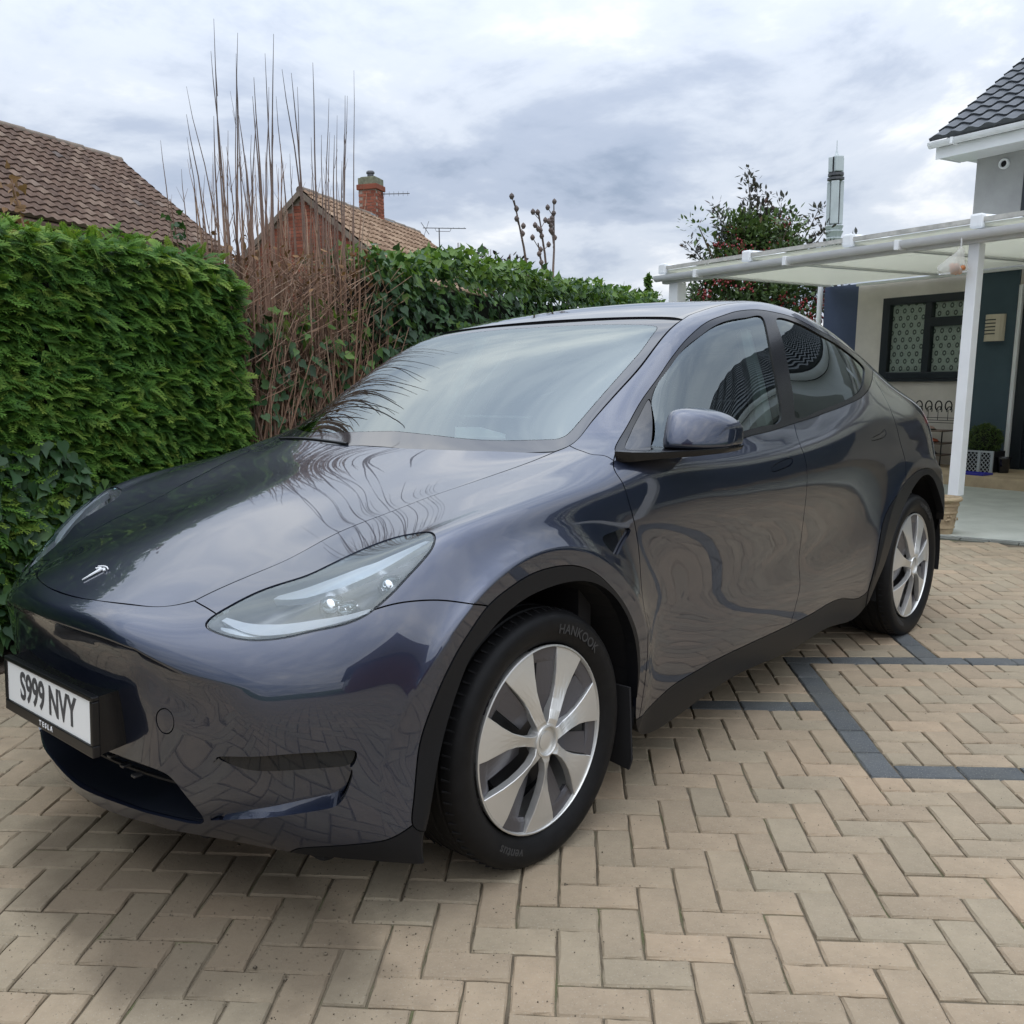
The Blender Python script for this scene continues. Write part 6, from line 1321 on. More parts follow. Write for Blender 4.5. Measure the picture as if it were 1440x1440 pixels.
raf = [-3.50, -2.32, -1.17, -.02, 1.13, 2.28, 3.43, 4.58, 5.73, 6.88, 8.03]
def skew(a): return -2.42-CA if a < -3 else a-(.55*(1-(a+3.5)/3.5) if a < 0 else 0)
for k, a in enumerate(raf):
    af, ab = a+CA, (-2.40 if k == 0 else a+CA+(-.55*max(0, 1-(a+3.5)/3.5)))
    mb = MB(); hh = .085
    def sec(a_, b_, top): return [WP(a_-.035, b_, slope_c(b_)-.03), WP(a_+.035, b_, slope_c(b_)-.03), WP(a_+.035, b_, top), WP(a_+.018, b_, top+.02), WP(a_-.018, b_, top+.02), WP(a_-.035, b_, top)]
    A_, B_ = sec(af, B0+.02, slope_c(B0)+.055), sec(ab, .05, slope_c(.05)+.055+.06); mb.add(A_+B_, [(i, (i+1) % 6, 6+(i+1) % 6, 6+i) for i in range(6)]+[(5, 4, 3, 2, 1, 0), (6, 7, 8, 9, 10, 11)]); local(mb.build('rafter', M['upvc'], canopy))
    cb('rafter_cap', M['upvc'], [((af-.05, B0+.0, 2.365), (af+.05, B0+.055, 2.475))], .018)
    if k+1 < len(raf):
        a2 = raf[k+1]+CA; ab2 = raf[k+1]+CA+(-.55*max(0, 1-(raf[k+1]+3.5)/3.5))
        q = [WP(af+.03, B0, slope_c(B0)-.012), WP(a2-.03, B0, slope_c(B0)-.012), WP(ab2-.03, .05, slope_c(0)-.012), WP(ab+.03, .05, slope_c(0)-.012)]
        mb = MB(); mb.prism(q, (0, 0, 0), (0, 0, .016)); local(mb.build('roof_sheet', M['poly'], canopy))
        mb = MB(); q2 = [WP(af+.05, B0+.035, 2.405), WP(a2-.05, B0+.035, 2.405), WP(a2-.05, B0-.01, 2.405), WP(af+.05, B0-.01, 2.405)]; mb.prism(q2, (0, 0, .006), (0, 0, .040)); local(mb.build('sheet_trim', M['polyedge'], canopy))
def post(a, c0, w): return cb('post', M['upvc'], [((a-w/2, B0-.07-w/2, c0), (a+w/2, B0-.07+w/2, 2.262))], .006)
post(-.065+CA, .275, .088); post(-3.37+CA, .0, .13); post(4.2+CA, 0, .12)
# patio and step
mb = MB(); q = [PE+pdir*3.4-pnor*.10, PE-pdir*9-pnor*.10, WP(12, 1.0, 0), WP(-2.6, 1.0, 0)]; mb.prism([Vector((v.x, v.y, 0)) for v in q], (0, 0, -.06), (0, 0, .004)); tag(mb.build('patio', M['patio']), kind='structure')
mb = MB()
for k in range(60):
    a_ = PE+pdir*(3.2-k*.2); mb.box((-.048, -.097, -.05), (.048, .097, .002+.003*random.random()), Matrix.Translation((a_.x, a_.y, 0)) @ Matrix.Rotation(math.atan2(pnor.y, pnor.x), 4, 'Z'))
e_ = mb.build('edging_setts', M['edging'], None, bevel=.004); tag(e_, kind='structure')
step = hb('porch_step', M['stone'], [((-2.1, .0, -.05), (6.0, 1.02, .118))], house, bevel=.012)
# plant pot at the foot of the post
pot = empty('plant_pot', (5.99, -.155, 0), 'weathered stone plant pot with raised bands at the foot of the white post', 'plant pot')
def pot_mat():
    m = Mat('pot_stone'); n = m.noise(7, 6, .65); z_ = m.noise(30, 5, .7)
    c = m.ramp(n, [(.3, (.30, .225, .135)), (.55, (.40, .31, .195)), (.75, (.24, .22, .12))]); c = m.mix(m.ramp(z_, [(.5, 0.), (.75, .5)]), c, (.16, .13, .075)); m.set(Base_Color=c, Roughness=.9); m.bump(z_, .6, .006); return m.m
M['pot'] = pot_mat()
mb = MB(); mb.lathe([(.082, .004), (.086, .02), (.090, .045), (.096, .05), (.097, .06), (.094, .066), (.100, .10), (.107, .165), (.113, .17), (.114, .182), (.110, .188), (.116, .225), (.123, .23), (.124, .242), (.119, .248), (.122, .262), (.140, .268), (.145, .282), (.138, .296), (.124, .298), (.118, .285), (.112, .26)], 40, cap=False); mb.build('pot_body', M['pot'], pot, smooth=True)
mb = MB(); mb.lathe([(.001, .266), (.114, .266)], 32, cap=False); mb.build('compost', M['soil'], pot, fixn=False)
mb = MB()
for k in range(26):
    a = random.uniform(0, 6.28); r_ = random.uniform(.106, .118)
    p_ = Vector((r_*math.cos(a), r_*math.sin(a), random.uniform(.108, .155))); mb.lathe([(.001, .006), (.007, .003), (.009, -.004)], 6, Matrix.Translation(p_) @ Vector((math.cos(a), math.sin(a), 0)).to_track_quat('Z', 'Y').to_matrix().to_4x4(), cap=False)
mb.build('raised_ornament', M['pot'], pot)
M['yellow'] = simple('yellow_petal', (.70, .58, .05), .6)
fl = empty('yellow_flower', (5.93, -.09, .27), 'small yellow flower growing in the stone plant pot', 'flower')
mb = MB()
for cx_, cy_, h_ in ((0, 0, .09), (.02, -.025, .06), (-.02, .02, .055)):
    for k in range(5):
        a = k*1.256; mb.add([(cx_, cy_, h_), (cx_+.018*math.cos(a-.5), cy_+.018*math.sin(a-.5), h_+.008), (cx_+.026*math.cos(a), cy_+.026*math.sin(a), h_+.004), (cx_+.018*math.cos(a+.5), cy_+.018*math.sin(a+.5), h_+.008)], [(0, 1, 2, 3)])
mb.build('petals', M['yellow'], fl, fixn=False)
mb = MB(); mb.tube([(0, 0, 0), (0, 0, .09)], .003, 5); mb.tube([(.01, -.01, 0), (.02, -.025, .06)], .003, 5); mb.build('stalk', M['ivy_light'], fl)
# plastic bag hanging on the post
def bag_mat():
    m = Mat('thin_plastic'); m.set(Base_Color=(.72, .72, .66), Roughness=.25)
    tr = m.node('ShaderNodeBsdfTransparent'); mx = m.node('ShaderNodeMixShader'); mx.inputs[0].default_value = .42; m.l(tr.outputs[0], mx.inputs[1]); m.l(m.b.outputs[0], mx.inputs[2]); m.l(mx.outputs[0], m.o.inputs[0]); return m.m
M['bag'] = bag_mat(); M['onion'] = simple('orange_peel', (.42, .15, .045), .5, var=.4, vs=14)
bag = empty('plastic_bag', WP(-.12+CA, B0+.05, 2.2), 'thin white plastic bag with orange contents hanging on the canopy post', 'bag')
mb = MB(); secs = [(2.235, -.11, .012, .010), (2.20, -.115, .03, .02), (2.15, -.15, .065, .045), (2.10, -.165, .095, .06), (2.065, -.155, .10, .065), (2.04, -.14, .075, .05), (2.03, -.135, .02, .02)]
n = 16; vs = []
for i, (c_, a_, ra, rb) in enumerate(secs):
    for k in range(n):
        t_ = 2*math.pi*k/n; f_ = 1+.16*math.sin(5*t_+i)*(i > 0); vs.append(WP(CA+a_+ra*f_*math.cos(t_)-(.03 if 2 < i < 6 and math.cos(t_) < -.7 else 0), B0+.07+rb*f_*math.sin(t_), c_))
mb.add(vs, [(i*n+k, i*n+(k+1) % n, (i+1)*n+(k+1) % n, (i+1)*n+k) for i in range(len(secs)-1) for k in range(n)]); local(mb.build('bag_film', M['bag'], bag, smooth=True, fixn=False))
mb = MB(); mb.tube([WP(CA-.11, B0+.07, 2.235), WP(CA-.105, B0+.08, 2.30), WP(CA-.115, B0+.085, 2.34)], .006, 6); local(mb.build('bag_tie', M['upvc'], bag))
mb = MB()
for k in range(13):
    p_ = WP(CA-.125+random.uniform(-.05, .05), B0+.07+random.uniform(-.035, .035), 2.068+random.uniform(-.02, .04)); mb.lathe([(.001, .022), (.016, .015), (.022, 0), (.016, -.015), (.001, -.022)], 10, Matrix.Translation(p_), cap=False)
o = local(mb.build('bag_contents', M['onion'], bag, smooth=True)); o['kind'] = 'stuff'
# shoe rack by the wall
M['wire'] = simple('black_wire', (.015, .015, .016), .4, .5); M['shelf'] = simple('brown_shelf', (.14, .10, .075), .6)
rack = empty('shoe_rack', WP(-.72, .25, .118), 'dark wire shoe rack with hooped top against the pale house wall', 'shoe rack')
mb = MB()
for k in range(6):
    a = -1.10+k*.128
    pts = [WP(a+.042*math.sin(t_), .2, .845+.058*math.cos(t_)) for t_ in np.linspace(-2.6, 2.6, 13)]; mb.tube(pts, .0085, 6)
    pts = [WP(a+.032*math.sin(t_)+.015, .2, .79+.045*math.cos(t_)) for t_ in np.linspace(-2.0, 2.0, 11)]; mb.tube(pts, .0065, 6)
    mb.tube([WP(a, .2, .80), WP(a, .2, .67)], .004, 5)
for c in (.64, .67, .70): mb.tube([WP(-1.2, .2, c), WP(-.36, .2, c)], .004, 5)
local(mb.build('hooped_back', M['wire'], rack)); 
for c in (.26, .40, .55): local(hb('rack_shelf', M['shelf'], [((-1.2, .16, c-.008), (-.38, .42, c+.008))], rack))
mb = MB()
for a in (-1.2, -.385):
    for b in (.17, .41): mb.tube([WP(a, b, .118), WP(a, b, .70 if b < .3 else .56)], .008, 6)
local(mb.build('rack_uprights', M['wire'], rack))
def shoe(a, b, c, col, label, s_=1.0):
    e = empty('shoe', WP(a, b, c), label, 'shoe', 'shoes by the front wall'); mb = MB(); vs = []; n = 12
    for i, (y, w, h) in enumerate(((-.10, .02, .05), (-.09, .033, .075), (-.05, .036, .085), (0, .036, .06), (.05, .042, .045), (.09, .04, .035), (.115, .02, .02))):
        for k in range(n):
            t_ = 2*math.pi*k/n; vs.append(WP(a+y*s_*.8*1.1, b+w*math.cos(t_)*s_, c+(.004+h/2+h/2*math.sin(t_))*s_))
    mb.add(vs, [(i*n+k, i*n+(k+1) % n, (i+1)*n+(k+1) % n, (i+1)*n+k) for i in range(6) for k in range(n)]+[tuple(range(n-1, -1, -1)), tuple(6*n+k for k in range(n))])
    m_ = simple('shoe_leather', col, .55); local(mb.build('upper', m_, e, smooth=True))
    mb = MB(); mb.box((a-.10*s_, b-.038*s_, c), (a+.105*s_, b+.038*s_, c+.014), MW4); local(mb.build('sole', M['rubber'], e, bevel=.006))
shoe(-.60, .30, .408, (.42, .10, .045), 'orange shoe on the middle shelf of the shoe rack'); shoe(-.66, .30, .558, (.30, .20, .16), 'brown shoe on the top shelf of the shoe rack')
shoe(-.62, .30, .268, (.10, .10, .12), 'dark grey shoe on the bottom shelf of the shoe rack'); shoe(-.56, .60, .119, (.62, .60, .08), 'yellow shoe on the step below the shoe rack', 1.1); shoe(-.44, .58, .119, (.02, .02, .025), 'black shoe on the step next to the white post', 1.1)
# clipped box ball in a lattice planter
box = empty('box_ball_planter', WP(.14, .50, .118), 'round clipped green box shrub in a grey lattice planter', 'potted shrub')
M['box'] = leaf_mat('box_leaf', [(0, (.025, .05, .012)), (.6, (.06, .105, .022)), (1, (.11, .155, .04))], .5, .25)
n = 2600; dirs = unit(rng.normal(0, 1, (n, 3))); cc = np.array(WP(.14, .42, .475)); P1 = cc+dirs*(.165+.012*rng.normal(0, 1, n))[:, None]; P1 = P1[P1[:, 2] > .36]; dirs = unit(P1-cc); n = len(P1)
V_, T_ = scatter(OL[0], OL[1], P1, frames(unit(dirs+rng.normal(0, .8, (n, 3))), unit(dirs+rng.normal(0, .5, (n, 3)))), rng.uniform(.018, .032, n))
o = local(from_np('foliage', V_, T_, box, M['box'], np.repeat(np.clip(.5+rng.normal(0, .2, n)+dirs[:, 2]*.2, 0, 1), len(OL[0])))); o['kind'] = 'stuff'
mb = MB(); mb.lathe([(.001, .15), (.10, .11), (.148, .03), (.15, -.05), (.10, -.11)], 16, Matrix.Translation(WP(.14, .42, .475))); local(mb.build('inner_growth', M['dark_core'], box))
M['lattice'] = simple('grey_lattice', (.36, .39, .40), .6)
mb = MB(); A0, A1, Cb, Ct, Bf = -.06, .345, .12, .365, .565
for lo, hi in (((A0, Bf, Cb), (A0+.03, Bf+.02, Ct)), ((A1-.03, Bf, Cb), (A1, Bf+.02, Ct)), ((A0+.03, Bf, Ct-.02), (A1-.03, Bf+.02, Ct)), ((.17, Bf, Cb), (.20, Bf+.021, Ct-.02))): mb.box(lo, hi, MW4)
for k in range(-6, 12):
    for s_ in (-1, 1):
        a0 = A0+k*.045; pts = []
        for t_ in np.linspace(0, 1, 40):
            a = a0+s_*t_*(Ct-Cb)*.8+(0 if s_ > 0 else (Ct-Cb)*.8); 
            if A0+.02 < a < A1-.02: pts.append(WP(a, Bf+(.006 if s_ > 0 else .012), Cb+t_*(Ct-.02-Cb)))
        if len(pts) > 3: mb.tube([pts[0], pts[-1]], .0042, 4)
local(mb.build('lattice_panel', M['lattice'], box)); local(hb('planter_liner', M['gap'], [((A0+.02, .30, .12), (A1-.02, .55, .355))], box))
bp = empty('black_planter', WP(.40, .45, .118), 'small black plant pot beside the front door', 'plant pot'); mb = MB(); mb.lathe([(.055, 0), (.075, .16), (.08, .16), (.08, .175), (.068, .175), (.06, .14)], 20, Matrix.Translation(WP(.40, .45, .118)), cap=False); local(mb.build('pot_body', M['gloss'], bp, smooth=True))
M['blue'] = simple('blue_plastic', (.035, .035, .30), .35)
_bt = tag(hb('blue_tray', M['blue'], [((.08, .72, .119), (.44, .92, .124)), ((.08, .72, .124), (.44, .73, .140)), ((.08, .91, .124), (.44, .92, .140)), ((.08, .73, .124), (.09, .91, .140)), ((.43, .73, .124), (.44, .91, .140))], house, bevel=.002), 'flat bright blue plastic tray on the porch step', 'tray'); _bt.parent = None; _bt.matrix_parent_inverse = Matrix.Identity(4)

# ------------------------------------------------------------------ neighbouring houses over the hedge
def gable_house(name, Ra, Rb, verge_len, pitch, wall_mat, tmat, label, nx, w, gauge, limit, wall_h, brick=False):
    ex = (Rb-Ra); ex.z = 0; ex.normalize(); m_ = Vector((ex.y, -ex.x, 0))
    if m_.y > 0: m_ = -m_
    e = empty(name, Vector((Ra.x, Ra.y, 0)), label, 'house')
    dn = (m_*math.cos(pitch)-Vector((0, 0, 1))*math.sin(pitch)).normalized()
    L = (Rb-Ra).length; ny = int(verge_len/gauge)
    tiled_slope(e, Ra+dn*(ny*gauge)+Vector((0, 0, .05)), ex, -dn, nx, ny, w, gauge, tmat, .018, .034, limit)
    back = (-m_*math.cos(pitch)-Vector((0, 0, 1))*math.sin(pitch)).normalized()
    for d_ in (dn, back):
        mb = MB(); q = [Ra, Rb, Rb+d_*verge_len, Ra+d_*verge_len]; mb.prism(q, (0, 0, -.05), (0, 0, 0.0)); local(mb.build('roof_deck', tmat, e))
    mb = MB(); nR = int(L/.36)
    for k in range(nR):
        p0 = Ra+ex*(k*L/nR); p1 = Ra+ex*((k+1)*L/nR+.02); mb.cr = random.random()
        mb.tube([p0+Vector((0, 0, .015+.008*(k % 2))), p1+Vector((0, 0, .02+.008*(k % 2)))], [.085, .092], 10)
    local(mb.build('ridge_tiles', M['ridge'], e, smooth=True, fixn=False))['kind'] = 'stuff'
    drop = verge_len*math.sin(pitch); run = verge_len*math.cos(pitch)*.95; zt = Ra.z-drop*.95
    mb = MB()
    for P_, s_ in ((Ra, 1), (Rb, -1)):
        ins = ex*(s_*.10)
        poly = [P_+ins-Vector((0, 0, .06)), P_+ins+m_*run+Vector((0, 0, zt-Ra.z-.04)), P_+ins+m_*run-Vector((0, 0, Ra.z)), P_+ins-m_*run-Vector((0, 0, Ra.z)), P_+ins-m_*run+Vector((0, 0, zt-Ra.z-.04))]
        mb.prism(poly, (0, 0, 0), ex*(s_*.2))
    for s_ in (1, -1):
        q = [Ra+ex*.31+m_*(s_*run), Rb-ex*.31+m_*(s_*run), Rb-ex*.31+m_*(s_*(run-.2)), Ra+ex*.31+m_*(s_*(run-.2))]; q = [Vector((v.x, v.y, 0)) for v in q]; mb.prism(q, (0, 0, 0), (0, 0, zt-.05))
    local(mb.build('wall', wall_mat, e))
    # barge boards down the verges
    for P_, s_ in ((Ra, -1), (Rb, 1)):
        mb = MB()
        for d_ in (dn, back): mb.prism([P_+Vector((0, 0, .03)), P_+d_*verge_len+Vector((0, 0, .03)), P_+d_*verge_len-Vector((0, 0, .11)), P_-Vector((0, 0, .11))], (0, 0, 0), ex*(s_*.025))
        local(mb.build('barge_board', M['ridge'], e))
    if brick:
        mb = MB(); zc_ = Ra.z-.15; row = 0; P_ = Ra+ex*.098
        while zc_ > 1.6:
            half = min(run, (Ra.z-.10-zc_)/math.tan(pitch)) - .02
            x = -half-.05+(.1125 if row % 2 else 0)
            while x < half:
                x0, x1 = max(x, -half), min(x+.215, half)
                if x1-x0 > .04:
                    mb.cr = random.random(); q = [P_+m_*x0, P_+m_*x1, P_+m_*x1, P_+m_*x0]
                    mb.prism([Vector((v.x, v.y, zc_-(.0 if i < 2 else .065))) for i, v in enumerate(q)], (0, 0, 0), -ex*random.uniform(.008, .013))
                x += .225
            zc_ -= .075; row += 1
        o = local(mb.build('bricks', M['brick_red'], e, rnd=True)); o['kind'] = 'stuff'
    return e, ex, m_, dn
R1 = Vector((7.821, 16.581, 5.8)); dR = Vector((math.cos(R(23.4)), math.sin(R(23.4)), 0))
gable_house('tiled_bungalow', R1-dR*9.0, R1, 3.3, R(39), M['brick_red'], M['tile_brown'], 'bungalow with a large brown tiled roof behind the conifer hedge', 41, .22, .205, 290, 3.6)
G1 = Vector((11.045, 14.865, 5.4)); dG = Vector((math.cos(R(24.8)), math.sin(R(24.8)), 0))
bh, exb, mbb, dnb = gable_house('brick_house', G1, G1+dG*6.95, 2.85, R(40.5), M['mortar'], M['tile_tan'], 'red brick gabled house with tan tiled roof and chimney', 29, .24, .26, 280, 3.6, brick=True)
# chimney
ch0 = G1+dG*4.05-mbb*.12
mb = MB(); MC = Matrix.Translation(ch0) @ Matrix.Rotation(R(24.8), 4, 'Z'); row = 0; z_ = -.55
base = MB(); base.box((-.235, -.235, -.9), (.235, .235, .70), MC)
chim = local(base.build('chimney', M['mortar'], bh))
while z_ < .66:
    for s_ in range(4):
        Mr = MC @ Matrix.Rotation(R(90*s_), 4, 'Z'); x = -.245+(.115 if row % 2 else 0)
        while x < .245:
            x1 = min(x+.22, .245); mb.cr = random.random(); mb.box((max(x, -.245), -.248, z_), (x1-.01, -.236, z_+.065), Mr); x += .23
    z_ += .077; row += 1
o = local(mb.build('bricks', M['brick_red'], chim, rnd=True)); o.matrix_parent_inverse = Matrix.Identity(4); o['kind'] = 'stuff'
def ch_part(name, mat, fn):
    mb = MB(); fn(mb); return mb.build(name, mat, chim, bevel=.012)
ch_part('chimney_corbel', M['brick_red'], lambda b: b.box((-.285, -.285, .70), (.285, .285, .83), MC)); ch_part('chimney_cap', simple('mossy_cap', (.17, .175, .12), .95, var=.4, vs=8), lambda b: (b.box((-.25, -.25, .83), (.25, .25, 1.0), MC), b.box((-.2, -.2, 1.0), (.2, .2, 1.03), MC)))
mb = MB(); mb.lathe([(.085, 1.03), (.085, 1.12), (.11, 1.13), (.11, 1.17), (.08, 1.2)], 14, MC); mb.build('chimney_pot', M['darkmetal'], chim, smooth=True)
mb = MB(); mb.box((-.4, -.10, .02), (1.1, .16, .055), Matrix.Translation(G1+dG*3.9) @ Matrix.Rotation(R(24.8), 4, 'Z')); local(mb.build('lead_flashing', M['lead'], bh))
mb = MB(); p0 = ch0+Vector((0, 0, .62)); rgt = Vector((r1.x, r1.y, 0)); mb.tube([p0+rgt*.2, p0+rgt*1.0], .012, 5)
for k in range(6): mb.tube([p0+rgt*(.35+k*.12)-Vector((0, 0, .06)), p0+rgt*(.35+k*.12)+Vector((0, 0, .06))], .006, 4)
tag(mb.build('television_aerial', M['darkmetal']), 'thin aerial rod fixed to the brick chimney', 'aerial')
ar = empty('television_aerial', (17.0, 16.55, 3.6), 'television aerial on a thin mast above the tan tiled roof', 'aerial')
mb = MB(); mb.tube([(0, 0, 0), (0, 0, 1.78)], .016, 6); local_ = mb.build('mast', M['darkmetal'], ar)
mb = MB(); mb.tube([rgt*-.45+Vector((0, 0, 1.80)), rgt*.75+Vector((0, 0, 1.76))], .012, 5)
for k in range(8): c_ = rgt*(-.35+k*.15)+Vector((0, 0, 1.79)); mb.tube([c_-Vector((.05, .06, .02)), c_+Vector((.05, .06, .02))], .006, 4)
mb.tube([rgt*-.42+Vector((0, 0, 1.6)), rgt*-.28+Vector((0, 0, 1.98))], .008, 4); mb.tube([rgt*-.50+Vector((0, 0, 1.95)), rgt*-.28+Vector((0, 0, 1.62))], .008, 4); mb.tube([rgt*-.12+Vector((0, 0, 1.80)), rgt*-.08+Vector((0, 0, 1.70)), rgt*.3+Vector((0, 0, 1.69)), rgt*.34+Vector((0, 0, 1.78))], .008, 4)
mb.build('aerial_array', M['darkmetal'], ar)
# ------------------------------------------------------------------ phone mast far behind
mt = empty('phone_mast', (53.0, 20.3, -.6), 'grey mobile phone mast rising behind the tree', 'mast')
M['mast'] = simple('mast_grey', (.46, .50, .51), .5, .2, var=.1, vs=1.5)
Q0 = Vector((0, 0, 0))
mb = MB(); mb.lathe([(.30, 0), (.30, 8.6), (.36, 8.7)], 16); mb.build('pole', M['mast'], mt, smooth=True)
mb = MB(); mb.lathe([(.36, 8.7), (.55, 9.0), (.42, 9.05), (.58, 9.35), (.45, 9.4), (.62, 9.75), (.50, 9.8), (.62, 10.05), (.5, 10.1)], 16); mb.build('collar', M['mast'], mt)
mb = MB()
for k in range(3): mb.box((.22, -.26, 10.15), (.5, .26, 12.55), Matrix.Rotation(R(120*k+200), 4, 'Z'))
mb.build('lower_antennas', M['mast'], mt, bevel=.05)
mb = MB(); mb.lathe([(.30, 10.0), (.30, 13.9)], 12); mb.lathe([(.56, 12.62), (.56, 12.75)], 16); mb.lathe([(.52, 12.85), (.52, 13.0)], 16); mb.build('core', M['darkmetal'], mt)
mb = MB()
for k in range(3): mb.box((.22, -.28, 13.05), (.5, .28, 13.9), Matrix.Rotation(R(120*k+230), 4, 'Z'))
mb.build('upper_antennas', M['mast'], mt, bevel=.05)
mb = MB(); mb.lathe([(.25, 13.8), (.1, 14.1), (.03, 14.3), (.02, 14.8)], 10); mb.build('finial', M['mast'], mt)
mt.scale = (.84, .84, 1)
# ------------------------------------------------------------------ berried tree behind the canopy
M['tree_leaf'] = leaf_mat('dull_green_leaf', [(0, (.032, .058, .02)), (.5, (.075, .125, .042)), (.85, (.125, .175, .06)), (1, (.15, .075, .055))], .45, .25)
M['tree_leaf_grey'] = leaf_mat('grey_green_leaf', [(0, (.045, .05, .045)), (.6, (.085, .085, .08)), (1, (.12, .07, .065))], .5, .2)
M['berry'] = simple('red_berry', (.20, .016, .018), .4)
tree = empty('berry_tree', (13.1, 5.1, 0), 'bushy tree with clusters of red berries behind the canopy', 'tree')
tr = random.Random(21); mb = MB(); tips = []
mb.tube([(0, 0, 0), (.05, .02, 1.0), (.0, .05, 1.9)], [.12, .10, .08], 8)
for k in range(30):
    a = tr.uniform(0, 6.28); rr_ = tr.uniform(.3, 1.05); h_ = tr.uniform(2.3, 3.75)
    tip = Vector((rr_*math.cos(a), rr_*math.sin(a), h_)); s_ = Vector((0, .03, tr.uniform(1.0, 1.8))); mid = s_.lerp(tip, .5)+Vector((0, 0, .12)); mb.tube([s_, mid, tip], [.04, .022, .008], 5, cap=False); tips.append((mid, tip))
rg = Vector((r1.x, r1.y, 0)).normalized()
for dx, h_, dr in ((-.10, 4.62, 1), (-.02, 4.35, 1), (.12, 4.05, 1), (-.80, 4.05, 1), (-.62, 3.75, 1), (-.40, 4.0, 1), (.32, 3.9, 1), (.55, 4.05, 1), (.75, 3.85, 1), (.95, 3.95, 1), (-.95, 3.45, 1), (-1.15, 2.95, 0), (1.2, 3.3, 1), (1.35, 2.95, 1), (1.6, 3.0, 1), (1.55, 3.45, 1), (1.1, 3.6, 1), (-1.1, 2.6, 0), (1.45, 2.7, 1), (.3, 4.2, 1)):
    tip = rg*dx+Vector((tr.uniform(-.2, .2), tr.uniform(-.2, .2), h_)); s_ = rg*(dx*.35)+Vector((0, 0, min(h_-.9, 2.6))); mb.tube([s_, s_.lerp(tip, .55)+rg*.04, tip], [.02, .012, .005], 5, cap=False); tips.append((s_.lerp(tip, .45), tip, 1))
local_ = mb.build('trunk', M['bark'], tree, fixn=False)
Pl, Fl, Nl, Sl, Rl = [], [], [], [], []; Pg, Fg, Ng, Sg, Rg = [], [], [], [], []
def leafcluster(lst, c, k, rad, sz, base=.5):
    for _ in range(k):
        d = Vector((tr.gauss(0, 1), tr.gauss(0, 1), tr.gauss(.15, .8))).normalized(); p_ = Vector(c)+d*rad*tr.random()**.5
        lst[0].append(tuple(p_)); f_ = (d+Vector((0, 0, .3))+Vector((tr.gauss(0, .4), tr.gauss(0, .4), tr.gauss(0, .3)))); lst[1].append(tuple(f_)); lst[2].append((tr.gauss(0, .5), tr.gauss(0, .5), 1)); lst[3].append(tr.uniform(*sz)); lst[4].append(min(1, max(0, tr.gauss(base, .2))))
GRN = (Pl, Fl, Nl, Sl, Rl); GRY = (Pg, Fg, Ng, Sg, Rg)
for t_ in tips:
    if len(t_) == 2:
        leafcluster(GRN, t_[1], 46, .30, (.06, .13)); leafcluster(GRN, t_[0], 40, .34, (.06, .13), .4)
    else:
        for q in np.linspace(.25, 1, 7): leafcluster(GRY if q > .3 else GRN, t_[0].lerp(t_[1], float(q)), 14, .13, (.06, .13), .45)
for k in range(430):
    a = tr.uniform(0, 6.28); z_ = tr.uniform(1.0, 3.75); rad = 1.12*math.sqrt(tr.random())*(1 if z_ < 2.7 else max(.25, 1-.62*(z_-2.7))); leafcluster(GRN, (rad*math.cos(a), rad*math.sin(a), z_), 30, .23, (.06, .125), .46)
for lst, mt_, nm in ((GRN, M['tree_leaf'], 'crown'), (GRY, M['tree_leaf_grey'], 'upper_leaves')):
    P1 = np.array(lst[0]); V_, T_ = scatter(OL[0], OL[1], P1, frames(unit(np.array(lst[1])), unit(np.array(lst[2]))), np.array(lst[3])); o = from_np(nm, V_, T_, tree, mt_, np.repeat(np.array(lst[4]), len(OL[0]))); o['kind'] = 'stuff'
ov = [(0, 0, 1), (.87, 0, 0), (-.43, .75, 0), (-.43, -.75, 0), (0, 0, -1)]; of_ = [(0, 1, 2), (0, 2, 3), (0, 3, 1), (4, 2, 1), (4, 3, 2), (4, 1, 3)]
Pb = []
for k in range(44):
    a = tr.uniform(2.6, 6.0); z_ = tr.uniform(1.9, 3.75); rad = tr.uniform(.95, 1.22)*(1 if z_ < 2.7 else max(.3, 1-.6*(z_-2.7))); c = Vector((rad*math.cos(a), rad*math.sin(a), z_))
    for _ in range(18): Pb.append(tuple(c+Vector((tr.gauss(0, .07), tr.gauss(0, .07), tr.gauss(0, .06)))))
Pb = np.array(Pb); V_, T_ = scatter(np.array(ov), np.array(of_), Pb, np.repeat(np.eye(3)[None], len(Pb), 0), rng.uniform(.018, .032, len(Pb)))
o = from_np('berries', V_, T_, tree, M['berry'], smooth=True); o['kind'] = 'stuff'
# seed heads, a dark shrub and a shoot showing over the ivy
sh_ = empty('seedhead_plant', H0+hdir*6.75-hnor*.3+Vector((0, 0, 0)), 'tall dry stalks with dark seed heads standing above the ivy', 'plant')
def dry_stalk(t0, z0, t1, z1, heads):
    mb = MB(); a = H0+hdir*t0-hnor*-.3*-1; a = H0+hdir*t0+hnor*-.3; a.z = z0; b = H0+hdir*t1+hnor*-.3; b.z = z1; mb.tube([a, a.lerp(b, .5)+hdir*.03, b], [.016, .012, .007], 5)
    for k in range(heads):
        c = b.lerp(a, .02+.42*k/max(1, heads))+hdir*tr.uniform(-.17, .17)+Vector((0, 0, tr.uniform(-.03, .05))); s_ = b.lerp(a, .1+.42*k/max(1, heads)); mb.tube([s_, c], .005, 4, cap=False); mb.lathe([(.001, .038), (.022, .018), (.028, 0), (.015, -.025), (.001, -.03)], 7, Matrix.Translation(c), cap=False)
    local(mb.build('stalk', M['stem'], sh_))
dry_stalk(6.40, 2.2, 6.04, 3.08, 5); dry_stalk(6.86, 2.2, 6.62, 3.05, 8); dry_stalk(6.95, 2.2, 7.02, 3.18, 10); dry_stalk(6.75, 2.2, 6.60, 2.72, 4)
ds = empty('dark_shrub', H0+hdir*6.5-hnor*1.0, 'dark purple-leaved shrub showing above the ivy hedge', 'shrub')
mb = MB()
